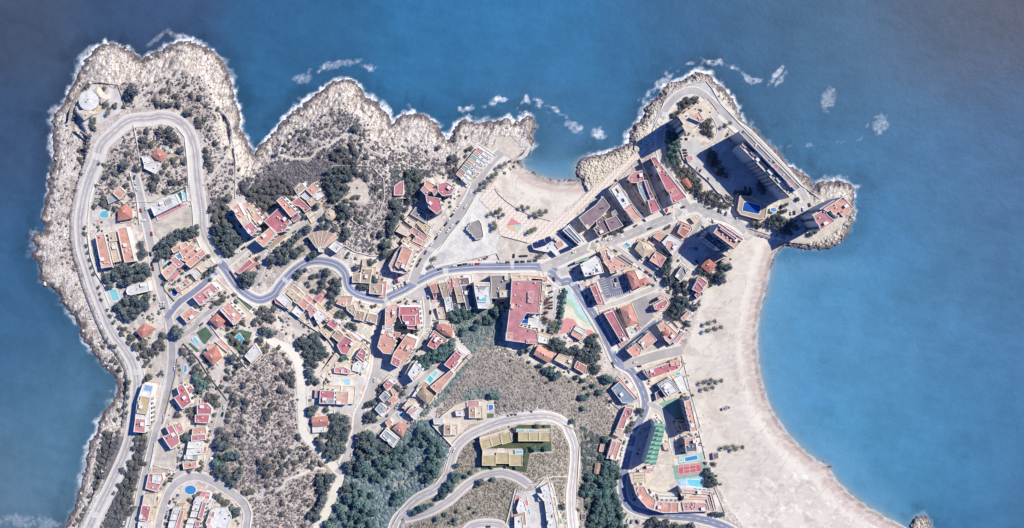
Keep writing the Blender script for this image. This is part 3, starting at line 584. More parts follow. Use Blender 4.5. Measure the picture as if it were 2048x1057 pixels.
# ------------------------------------------------------------------ draped sheets
def drape(name, poly, dz, m, cell=12.0, label=None, kind='structure', surf=ZH, skirt=0.0, parent=None):
    bm = bmesh.new()
    poly = ccw(poly)
    vs = [bm.verts.new((x, y, 0)) for x, y in poly]
    for t in tessellate_polygon([[Vector((x, y, 0)) for x, y in poly]]): bm.faces.new([vs[i] for i in t])
    xs = [p[0] for p in poly]; ys = [p[1] for p in poly]
    for ax, lo, hi in ((0, min(xs), max(xs)), (1, min(ys), max(ys))):
        v = math.ceil(lo/cell)*cell
        while v < hi:
            co = (v, 0, 0) if ax == 0 else (0, v, 0); no = (1, 0, 0) if ax == 0 else (0, 1, 0)
            bmesh.ops.bisect_plane(bm, geom=bm.verts[:]+bm.edges[:]+bm.faces[:], plane_co=co, plane_no=no, dist=1e-4)
            v += cell
    if skirt:
        ed = [e for e in bm.edges if len(e.link_faces) == 1]
        r = bmesh.ops.extrude_edge_only(bm, edges=ed)
        low = {v for v in r['geom'] if isinstance(v, bmesh.types.BMVert)}
    else: low = set()
    px = np.array([v.co.x for v in bm.verts]); py = np.array([v.co.y for v in bm.verts]); zz = surf(px, py)+dz
    for v, x, y, q in zip(bm.verts, px, py, zz):
        v.co = W(x, y, float(q))
        if v in low: v.co.z -= skirt
    bmesh.ops.recalc_face_normals(bm, faces=bm.faces)
    if sum(f.normal.z for f in bm.faces) < 0: bmesh.ops.reverse_faces(bm, faces=bm.faces)
    me = bpy.data.meshes.new(name); bm.to_mesh(me); bm.free(); me.materials.append(m)
    o = link(bpy.data.objects.new(name, me), parent)
    if kind: o['kind'] = kind
    if label: o['label'] = label
    return o
def offs(ln, off):
    out = []
    for i, p in enumerate(ln):
        a = ln[max(i-1, 0)]; b = ln[min(i+1, len(ln)-1)]
        dx, dy = b[0]-a[0], b[1]-a[1]; l = math.hypot(dx, dy)+1e-9
        out.append((p[0]+dy/l*off, p[1]-dx/l*off))     # off > 0: towards the right hand of travel mirrored to the plan
    return out
def ribbon(name, ln, o0, o1, dz, m, cuts=2, skip=None, kind='structure', label=None, kerb=0.0, dash=None, parent=None):
    offl = [o0+(o1-o0)*k/cuts for k in range(cuts+1)]
    rows = [offs(ln, o) for o in offl]
    px = np.array([[p[0] for p in r] for r in rows]); py = np.array([[p[1] for p in r] for r in rows])
    zz = ZH(px, py)+dz
    verts = []; faces = []
    for k in range(cuts+1):
        for i in range(len(ln)): verts.append(W(px[k, i], py[k, i], float(zz[k, i])))
    n = len(ln)
    for i in range(n-1):
        if dash and (i//dash) % 2: continue
        mx = (px[0, i]+px[-1, i+1])/2; my = (py[0, i]+py[-1, i+1])/2
        if skip and skip(mx, my): continue
        for k in range(cuts): faces.append((k*n+i, k*n+i+1, (k+1)*n+i+1, (k+1)*n+i))
        if kerb:
            for k, e in ((0, 0), (cuts, 1)):
                a, b = k*n+i, k*n+i+1; s = len(verts)
                verts.append((verts[a][0], verts[a][1], verts[a][2]-kerb)); verts.append((verts[b][0], verts[b][1], verts[b][2]-kerb))
                faces.append((a, s, s+1, b) if e == 0 else (a, b, s+1, s))
    if not faces: return None
    vx = verts; v0 = [Vector(vx[i]) for i in faces[0]]
    if (v0[1]-v0[0]).cross(v0[2]-v0[0]).z < 0: faces = [f[::-1] for f in faces]
    o = mesh_obj(name, verts, faces, m, parent)
    if kind: o['kind'] = kind
    if label: o['label'] = label
    return o

# ------------------------------------------------------------------ roads, pavements and painted lines
rm = {'pale': mat('asphalt_pale', TONES['pale'], .24, .09), 'blue': mat('asphalt_blue', TONES['blue'], .22, .09), 'grey': mat('asphalt_grey', TONES['grey'], .28, .09),
      'track': mat('concrete_track', TONES['track'], .1, .1), 'warm': mat('asphalt_warm', TONES['warm'], .14, .1)}
walk_m = mat('pavement_slabs', (231, 226, 220), .12, .3); paint = mat('road_paint', (244, 244, 246), .1, .5)
wear_m = mat('asphalt_tyre_band', (182, 177, 184), .2, .1); wear_b = mat('asphalt_tyre_band_blue', (134, 140, 166), .2, .1)
def on_road(x, y, me, grow=0.0):
    for j, (nm, ln, w, tone, wk) in enumerate(ROADLINES):
        if j == me: continue
        bx = RB[j]
        if not (bx[0]-w < x < bx[1]+w and bx[2]-w < y < bx[3]+w): continue
        for i in range(0, len(ln)):
            if (ln[i][0]-x)**2+(ln[i][1]-y)**2 < (w/2+grow)**2: return True
    return False
RB = [(min(p[0] for p in l), max(p[0] for p in l), min(p[1] for p in l), max(p[1] for p in l)) for _, l, _, _, _ in ROADLINES]
for j, (nm, ln, w, tone, wk) in enumerate(ROADLINES):
    dz = 0.03+0.004*j if tone != 'track' else 0.02
    ribbon('path' if w < 4 else 'dirt_road' if tone == 'track' else 'road', ln, -w/2, w/2, dz, rm[tone], 4)
    if tone in ('pale', 'blue') and w > 12:
        for s in (-1, 1): ribbon('road', ln, s*w*0.20-1.1, s*w*0.20+1.1, dz+0.006, wear_m if tone == 'pale' else wear_b, 2, lambda x, y, j=j: on_road(x, y, j))
    for s, ww in ((-1, wk[0]), (1, wk[1])):
        if ww: ribbon('pavement', ln, s*(w/2), s*(w/2+ww), dz+0.13, walk_m, 2, lambda x, y, j=j: on_road(x, y, j, 0.5), kerb=0.16)
    if nm in ('coast_road', 'bend_road', 'avenue', 'playground_street', 'upper_hairpin'):
        ribbon('road_markings', ln, -0.35, 0.35, dz+0.012, paint, 1, lambda x, y, j=j: on_road(x, y, j), dash=None if nm == 'bend_road' else 2)
        for s in (-1, 1):
            if nm in ('bend_road', 'coast_road'): ribbon('road_markings', ln, s*(w/2-1.2), s*(w/2-0.8), dz+0.012, paint, 1, lambda x, y, j=j: on_road(x, y, j))
PM = {}
def pmat(t):
    if t in PM: return PM[t]
    pat = {'whiteyard': ('panel', 32, 3.0, 3.0), 'creamyard': ('panel', 20, 2.4, 2.4), 'white': ('panel', 34, 4, 4)}.get(t)
    PM[t] = mat('paving_'+t, TONES[t], .2 if t not in ('lot', 'lawn', 'villagreen') else .35, .15, pattern=pat)
    return PM[t]
def zigzag_mat():
    m, nt, bs = nodes('promenade_zigzag_paving'); L = nt.links.new
    geo = nt.nodes.new('ShaderNodeNewGeometry'); mp = nt.nodes.new('ShaderNodeMapping'); mp.inputs['Rotation'].default_value = (0, 0, math.radians(42)); L(geo.outputs['Position'], mp.inputs[0])
    sx = nt.nodes.new('ShaderNodeSeparateXYZ'); L(mp.outputs[0], sx.inputs[0])
    def mth(op, a, b=None):
        n = nt.nodes.new('ShaderNodeMath'); n.operation = op
        for i, v in enumerate((a, b)):
            if v is None: continue
            if isinstance(v, (int, float)): n.inputs[i].default_value = v
            else: L(v, n.inputs[i])
        return n.outputs[0]
    tri = mth('PINGPONG', sx.outputs['Y'], 2.2)
    u = mth('ADD', sx.outputs['X'], mth('MULTIPLY', tri, 0.75))
    w = mth('LESS_THAN', mth('PINGPONG', u, 2.1), 0.28)
    n = setin(N(nt, 'ShaderNodeTexNoise'), Scale=.4, Detail=5.0); L(geo.outputs['Position'], n.inputs[0]); r = ramp(nt, .3, .7, (.9, .9, .9, 1), (1.05, 1.05, 1.05, 1)); L(n.outputs[0], r.inputs[0])
    c = mul(nt, alb((232, 221, 213)), alb((190, 166, 158)), w, 'MIX'); c = mul(nt, c, r.outputs[0]); L(c, bs.inputs['Base Color']); bs.inputs['Roughness'].default_value = .9
    return m
PM['zigzag'] = zigzag_mat()
for k, (nm, pg, tone, ly) in enumerate(PAVED):
    drape(nm, pg, -0.02+0.012*ly+0.0009*k, pmat(tone), 14.0)
# painted bands of the playground
playcols = [('C8', '950,290 1030,290 1090,390 1200,560 1250,670 1180,680 1090,600 1060,500 1000,420 965,400', (186,222,232)),
            ('C8', '965,410 1020,420 1060,480 1110,570 1170,630 1230,665 1160,660 1080,610 1030,500 960,470', (168,206,180)),
            ('C8', '930,640 970,612 1040,630 1100,700 1160,730 1230,745 1260,780 1200,800 1130,745 900,785', (214,130,136))]
for k, (c, s, rgb) in enumerate(playcols): drape('playground', P(c, s), 0.065+0.006*k, mat('play_paint_%d' % k, tuple(int(v*.75+55) for v in rgb), .12, .3), 14.0)
for k, (s, rgb) in enumerate((('385,508 495,575 335,590', (216,150,156)), ('495,575 400,585 455,670', (190,214,206)), ('400,585 335,590 330,610 455,670', (226,196,160)))):
    drape('promenade', P('C7', s), 0.07+0.006*k, mat('deck_paint_%d' % k, rgb, .1, .3))
def stripes(crop, a, b, n, w, ln_, dz=0.3, name='road_markings', lbl=None):
    """n painted bars between two points of a crossing, each ln_ px long across the walking line"""
    (x0, y0), (x1, y1) = P(crop, a)[0], P(crop, b)[0]
    dx, dy = x1-x0, y1-y0; l = math.hypot(dx, dy); ux, uy = dx/l, dy/l
    V = []; F = []
    for i in range(n):
        t = (i+.5)/n*l; cx, cy = x0+ux*t, y0+uy*t
        q = [(cx+ux*sx*w/2-uy*sy*ln_/2, cy+uy*sx*w/2+ux*sy*ln_/2) for sx, sy in ((-1,-1),(1,-1),(1,1),(-1,1))]
        zc = float(ZH(cx, cy))+dz; s = len(V); V += [W(x, y, zc) for x, y in q]; F.append((s+3, s+2, s+1, s))
    o = mesh_obj(name, V, F, paint); o['kind'] = 'structure'; return o
for a in (('A3','720,330','800,345',8,1.0,14),('A7','880,505','955,500',8,1.0,11),('B1','430,910','500,930',8,.9,12),('B6','80,300','130,340',7,1.0,8),('B6','1150,490','1200,590',9,1.2,9),
          ('C3','615,230','670,230',1,1,1),('C3','640,190','640,270',7,1.2,11),('C2','900,230','970,240',7,1.1,10),('C2','450,830','530,860',7,1.2,9),('A6','680,350','760,400',7,1.1,8),('A6','650,530','700,570',7,1.2,8),
          ('C7','393,985','393,1045',7,.9,7),('C8','845,240','910,260',6,1.2,6),('C8','1010,270','1090,220',9,1.2,7),('D5','480,830','560,830',8,1.1,8),('D4','1270,100','1290,165',7,1.1,8),('D4','600,360','615,400',6,.9,6),
          ('D7','390,830','440,870',7,1.1,10),('D7','640,840','700,880',6,1.0,6),('E4','280,240','350,245',9,1.1,9),('D6','230,520','285,530',7,1.1,10),('D7','510,40','510,130',12,1.0,5),('D7','640,80','580,140',11,1.0,5),
          ('D8','550,900','640,990',10,1.0,9),('D7','570,420','570,480',10,.8,6),('E3','130,60','170,110',8,1.0,10),('D1','1280,250','1321,280',5,1,9),('B1','1,1','2,2',0,1,1),
          ('C3','380,250','480,200',8,1.2,7),('C3','400,160','440,130',5,1.0,7),('A6','820,380','850,360',4,1.0,8)):
    if a[3] > 1: stripes(*a)
# parking bays
for crop, a, b, n, l in (('D4','390,840','455,1010',7,11),('D4','470,1010','700,945',11,9),('D4','500,850','620,830',5,9),('D4','510,900','630,880',5,9),('B7','680,880','820,880',8,10),('B7','890,560','910,650',4,8),
                         ('E4','330,430','345,440',0,5),('D8','500,880','560,860',0,5),('B6','1230,370','1290,440',6,6),('C3','110,370','220,360',0,6)):
    if n: stripes(crop, a, b, n, 0.5, l)
# tennis court
tc = P('E4', '792,418 1035,385 1045,490 800,525')
drape('tennis_court', tc, 0.10, mat('court_clay', (196, 112, 122), .12, .3), 14)
def lp(a, b): return (tc[0][0]+(tc[1][0]-tc[0][0])*a+(tc[3][0]-tc[0][0])*b, tc[0][1]+(tc[1][1]-tc[0][1])*a+(tc[3][1]-tc[0][1])*b)
for a, b in (((.03,.05),(.97,.05)),((.03,.95),(.97,.95)),((.03,.05),(.03,.95)),((.97,.05),(.97,.95)),((.03,.17),(.97,.17)),((.03,.83),(.97,.83)),((.24,.17),(.24,.83)),((.76,.17),(.76,.83)),((.24,.5),(.76,.5)),((.5,.03),(.5,.97))):
    ribbon('court_markings', [lp(*a), lp(*b)], -.25, .25, 0.16, paint, 1)
for pl in ('345,840 640,775', '430,1045 715,975', '345,840 430,1045', '480,845 600,815', '515,940 625,915', '480,845 515,940', '505,893 615,868', '600,815 625,915'):
    ribbon('car_park_markings', P('D4', pl), -.25, .25, 0.12, paint, 1)
# garden terraces / white piers along the seafront ------------------------------------------------ walls
wall_w = mat('wall_white_render', (236, 234, 232), .1, .4); wall_st = mat('wall_stone', (196, 186, 176), .25, .6); fence_m = mat('fence_dark', (70, 72, 84), .1, .5)
def gwall(label, crop, s, h=1.5, th=0.35, m=None, name='garden_wall', cat='wall', down=1.0, closed=False, group=None, cap=True):
    pts = P(crop, s)
    if closed: pts = pts+[pts[0]]
    ln = []
    for i in range(len(pts)-1):
        L_ = math.hypot(pts[i+1][0]-pts[i][0], pts[i+1][1]-pts[i][1]); k = max(1, int(L_/10))
        ln += [(pts[i][0]+(pts[i+1][0]-pts[i][0])*t/k, pts[i][1]+(pts[i+1][1]-pts[i][1])*t/k) for t in range(k)]
    ln.append(pts[-1]); hw = th/M/2
    A, B_ = offs(ln, -hw), offs(ln, hw); V = []; F = []
    for a, b, c in zip(A, B_, ln):
        zg = float(ZH(*c))
        for p, zz in ((a, zg-down), (a, zg+h), (b, zg+h), (b, zg-down)): V.append(W(p[0], p[1], zg)[:2]+(zz,))
    n = len(ln)
    for i in range(n-1):
        for k in range(3): F.append((i*4+k, i*4+k+1, (i+1)*4+k+1, (i+1)*4+k))
    F += [(3, 2, 1, 0), ((n-1)*4, (n-1)*4+1, (n-1)*4+2, (n-1)*4+3)]
    F = [f[::-1] for f in F]
    o = mesh_obj(name, V, F, m or wall_w, origin=V[0])
    tag(o, label, cat, group)
    return o
CW = ' '.join('%.1f,%.1f' % p for p in offs(ROADLINES[0][1], -17.4)[::4] if 395 < p[1] < 1050)
for args in [
 ('long white retaining wall below the western coast road', 'S', CW, 0.9, .5, None, 'retaining_wall', 'wall', 5.5),
 ('stone wall round the domed villa on the northwest cape', 'A1', '470,990 490,880 580,700 670,590 990,640 1075,890', 1.6, .5, wall_st),
 ('boundary wall down the west side of the villa drive', 'A3', '540,20 700,150', 1.5, .4, wall_st),
 ('pale dividing wall east of the vacant triangle in the loop', 'A3', '1150,0 1190,200 1220,400', 1.6, .4, wall_w),
 ('white wall under the cars of the inner street', 'A3', '1110,500 1180,750 1215,1050', 1.5, .4, wall_w),
 ('white wall between the oval pool garden and coast road', 'A3', '740,590 690,780 665,1040', 1.4, .4, wall_w),
 ('white wall on the inside of the long bend', 'A4', '280,20 370,130 400,400 410,640', 1.3, .5, wall_w),
 ('white wall along the north side of the modern villa', 'A4', '0,820 385,650 400,800', 1.6, .4, wall_w),
 ('long white wall under the apartment wings by the coast road', 'A5', '670,100 700,330 760,510 860,660', 2.2, .45, wall_w),
 ('white wall of the courtyard steps above the pines', 'A6', '610,20 680,200 800,340 880,300 1000,220', 1.1, .4, wall_w),
 ('wall along the inner street by the small hexagonal pool', 'A6', '55,220 105,420 125,520 165,690 270,805 330,770', 1.8, .4, wall_st),
 ('dark-based wall outside the road at the red kiosk', 'A6', '860,480 920,570 1060,670', 3.0, .4, wall_st),
 ('hedge-topped wall round the small green garden', 'A6', '930,755 1095,870 1020,945 870,800', 1.5, .4, wall_w),
 ('long wall separating the scrub hill from the villa gardens', 'A8', '360,190 520,360 600,490 740,680 830,800', 1.8, .4, wall_st),
 ('straight wall climbing the scrub hill to the white villa', 'A8', '770,700 1030,470 1200,310 1265,270 1240,170', 1.4, .4, wall_w),
 ('white wall between the tiled villa and the lawn', 'A8', '640,0 740,130 930,330 1030,460', 1.6, .5, wall_w),
 ('wall along the east side of the inner street hill', 'A8', '300,350 270,550 200,830 140,1040', 2.0, .4, wall_st),
 ('white wall below the twin red roofed house', 'B1', '1075,180 1050,330 1020,460', 1.6, .4, wall_w),
 ('white wall down the lane above the dark slope', 'B1', '1050,50 960,400 890,690 860,870 810,1050', 1.4, .5, wall_w),
 ('thin wall crossing the slope beside the stairs', 'B1', '1060,410 1277,470', 1.4, .4, wall_w),
 ('outer white wall of the loop road by the pines', 'B2', '520,490 640,520 760,600 900,690 1000,790 1040,900 1020,1050', 1.0, .45, wall_w),
 ('old stone wall with a kink across the dark scrub', 'B4', '0,160 130,20', 1.2, .4, wall_st),
 ('straight old wall through the dark scrub', 'B4', '270,0 370,110', 1.2, .4, wall_st),
 ('long park boundary wall around the hilltop', 'B4', '480,210 620,10 1020,15 1150,150 1160,350 1110,500 1000,620 950,655 870,630 790,560', 1.5, .5, wall_w),
 ('wall climbing from the cove to the scrub garden', 'A4', '890,230 910,400 905,780', 1.2, .45, wall_w),
 ('curved wall under the cove scrub', 'A4', '1095,590 1050,670 910,760', 1.2, .45, wall_w),
 ('white wall beside the footpath behind the twin towers', 'C2', '250,100 200,230 155,540 100,640 70,720', 1.3, .4, wall_w),
 ('white stepped wall between fan building and hill houses', 'B4', '730,850 850,920 1010,960 1100,960', 1.4, .6, wall_w),
 ('diagonal wall behind the row of small town houses', 'B6', '0,560 140,640 280,750 480,880 570,950 640,1050', 2.0, .4, wall_w),
 ('wall along the alley between pool gardens', 'B6', '710,760 830,860 1020,985', 2.0, .4, wall_w),
 ('white sea wall along the cove promenade', 'C7', '210,200 250,260 340,340 470,430 620,495 800,540', 0.8, .4, wall_st),
 ('promenade parapet beside the breakwater', 'D3', '20,920 300,660 560,440 720,320 850,220', 0.8, .35, wall_w),
 ('long wall between the long pink block and the stepped block', 'D3', '790,360 880,560 1000,850 1070,950', 3.0, .5, wall_w),
 ('wall beside the white terrace building', 'D3', '540,570 640,720 760,900 860,1020', 2.5, .5, wall_w),
 ('plaza edge wall along the parked cars', 'C2', '570,850 680,690 790,560 850,470 940,310', 1.2, .4, wall_w),
 ('low plaza wall above the curved main road', 'C2', '620,1015 900,950 1180,880', 1.5, .4, wall_w),
 ('dark edged wall of the empty sand lot', 'C7', '290,700 520,760 560,775', 1.2, .5, wall_st),
 ('white wall along the sand lot and parked cars', 'C7', '230,880 260,950 500,950 760,930', 1.2, .4, wall_w),
 ('retaining wall under the villa plot above the gully', 'C4', '680,1057 760,960 900,850 1050,800 1200,790', 3.0, .5, wall_w),
 ('wall falling from the villa plot to the hairpin', 'C5', '430,-10 640,215', 3.5, .5, wall_w),
 ('outer wall of the hairpin above the gully', 'C5', '20,1040 110,880 270,740 450,620 560,470 600,330 650,220', 1.2, .5, wall_w),
 ('white wall east of the inner plot on the hairpin', 'D2', '260,650 210,850 170,1000', 1.6, 1.0, wall_w),
 ('outer wall of the eastern hillside road', 'D2', '760,0 870,50 915,200 900,450 885,700 880,870', 1.1, .4, wall_st),
 ('white wall from the hillside road to the white villas', 'D2', '790,530 660,525 560,545 470,640', 1.6, .6, wall_w),
 ('white wall under the slab tower parking', 'D7', '160,100 190,200 330,330 460,440 560,560 620,590 720,700', 1.6, .5, wall_w),
 ('seaward parapet beside the long slab tower', 'D8', '0,95 150,240 400,490 640,740 850,895', 1.0, .45, wall_w),
 ('white sea wall of the rounded cape road', 'D6', '60,870 180,590 260,380 360,270 500,210 600,180 700,175 760,250 850,410 1080,650', 1.0, .45, wall_w),
 ('lower wall of the cape gardens above the avenue', 'D7', '600,590 640,650 730,705', 1.8, .5, wall_w),
 ('long low sea wall under the pink roofed tower', 'E2', '0,620 300,720 430,765 580,780 720,730 760,700', 1.2, .5, wall_w),
 ('beach wall behind the hotel gardens', 'E3', '870,170 950,520 1060,920', 0.7, .4, wall_w),
 ('beach wall by the swimming pools and palms', 'E4', '1010,60 1080,350', 0.9, .4, wall_w),
 ('curved wall east of the tennis hotel lawn', 'E4', '1170,640 1277,900', 0.9, .4, wall_w),
 ('curved dark planter wall in the court of the long slab', 'D7', '455,175 432,205 435,260 520,360 600,408 690,410 700,380 620,290 560,225 500,175 455,175', 0.9, .6, wall_st),
 ('wall behind the bollards of the playground', 'D5', '95,250 160,360 260,540 320,640 420,790', 0.6, .2, wall_st),
 ('white wall round the courtyard of the red villa', 'C3', '510,740 715,760 710,930', 2.0, .4, wall_w),
 ('wall of the villa court with the long white slab', 'E3', '20,560 100,470 200,440', 1.2, .4, wall_st),
 ('pale wall below the grey roofed hall', 'E3', '20,570 160,700 210,740', 1.2, .4, wall_st)]:
    gwall(*args)

# ------------------------------------------------------------------ building materials
RC = {'k': ('roof_red_terrace', (208, 132, 142), ('panel', 33, 4, 6)), 'K': ('roof_light_red', (220, 156, 162), ('panel', 33, 6, 5)), 's': ('roof_salmon', (234, 178, 162), ('panel', 30, 6, 4)),
      't': ('roof_terracotta_tiles', (222, 156, 144), ('tile', 30, 1.1)), 'r': ('roof_red_tiles', (210, 140, 130), ('tile', 60, 1.1)), 'w': ('roof_white', (240, 239, 240), ('panel', 35, 5, 5)),
      'b': ('roof_beige', (226, 208, 186), ('panel', 30, 5, 4)), 'c': ('roof_cream', (236, 222, 206), ('panel', 30, 5, 4)), 'g': ('roof_grey_sheet', (176, 184, 194), ('panel', 35, 5, 2)),
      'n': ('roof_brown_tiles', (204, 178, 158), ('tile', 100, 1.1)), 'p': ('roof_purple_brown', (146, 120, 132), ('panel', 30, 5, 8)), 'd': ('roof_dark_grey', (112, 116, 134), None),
      'y': ('roof_tan_gravel', (202, 188, 148), None), 'e': ('roof_green_membrane', (140, 196, 176), ('panel', 15, 4, 1)), 'l': ('roof_blue_grey', (150, 168, 190), ('panel', 60, 6, 1.5)),
      'x': ('roof_grey_gravel', (164, 158, 158), None)}
def rmat(c):
    n, rgb, pt = RC[c]; k = random.randrange(3)          # fresh, ordinary and faded coats
    rgb = tuple(int(v+(232-v)*(0, .07, .16)[k]*(c in 'ksKtrnp')-(0, 6, 0)[k]) for v in rgb)
    return mat('%s_%s' % (n, ('fresh', 'worn', 'faded')[k]), rgb, .26, .22, pattern=pt, fine=.22)
wall_white = mat('facade_white', (238, 236, 234), .08, .5); wall_cream = mat('facade_cream', (226, 210, 194), .1, .5); wall_grey = mat('facade_grey', (214, 216, 218), .12, .5)
trim = mat('parapet_white', (246, 243, 240), .06, .6); trim_c = mat('parapet_cream', (240, 222, 208), .06, .6)
glass_d = mat('window_glass', (52, 66, 88), .1, .5, rough=.15, spec=.6); metal_l = mat('metal_light', (206, 210, 214), .1, .6, rough=.5); void_m = mat('shaft_dark', (60, 62, 76), .1, .6)
solar_m = mat('solar_cells', (38, 56, 110), .1, .6, rough=.3, spec=.5, pattern=('panel', 30, 1.2, 2.0))
white_p = mat('white_paint', (244, 244, 244), .05, .8)
def box_mesh(name, m, sx=1, sy=1, sz=1, taper=0.0, cap=0.0, m2=None):
    """unit part standing on its base: body with optional overhanging cap"""
    V = []; F = []
    def ring(hx, hy, z): 
        s = len(V); V.extend([(-hx,-hy,z),(hx,-hy,z),(hx,hy,z),(-hx,hy,z)]); return s
    def side(a, b): 
        for i in range(4): F.append((a+i, a+(i+1) % 4, b+(i+1) % 4, b+i))
    hx, hy = sx/2, sy/2
    a = ring(hx, hy, 0); b = ring(hx*(1-taper), hy*(1-taper), sz*(0.85 if cap else 1)); side(a, b)
    if cap:
        c = ring(hx+cap, hy+cap, sz*.85); d = ring(hx+cap, hy+cap, sz); side(b, c); side(c, d); F.append((d, d+1, d+2, d+3))
    else: F.append((b, b+1, b+2, b+3))
    me = bpy.data.meshes.new(name); me.from_pydata(V, [], F); me.materials.append(m)
    return me
ME = {'chimney': box_mesh('chimney', wall_white, .9, .9, 1.5, cap=.15), 'stair': box_mesh('stair_tower', wall_white, 3.2, 2.6, 2.5, cap=.2), 'stair2': box_mesh('stair_tower', wall_cream, 4.4, 3.0, 2.7, cap=.2),
      'ac': box_mesh('air_conditioner', metal_l, 1.1, .8, .9, .06), 'tank': box_mesh('water_tank', metal_l, 1.4, 1.4, 1.3, .12), 'window': box_mesh('window', glass_d, 1, 1, 1), 'balcony': box_mesh('balcony', trim, 1, 1, 1),
      'skylight': box_mesh('skylight', glass_d, 1.8, 1.2, .4, .1), 'umbrella': None}
def put(mesh, name, parent, loc, rz=0, scale=(1, 1, 1), under=None):
    o = bpy.data.objects.new(name, mesh); o.location = (loc[0]-parent.location[0], loc[1]-parent.location[1], loc[2]-parent.location[2]); o.rotation_euler = (0, 0, rz); o.scale = scale
    return link(o, under or parent)
def part(name, V, F, m, parent, label=None):
    o = parent.location; V = [(v[0]-o.x, v[1]-o.y, v[2]-o.z) for v in V]
    ob = mesh_obj(name, V, F, m, parent)
    if label: ob['label'] = label
    return ob

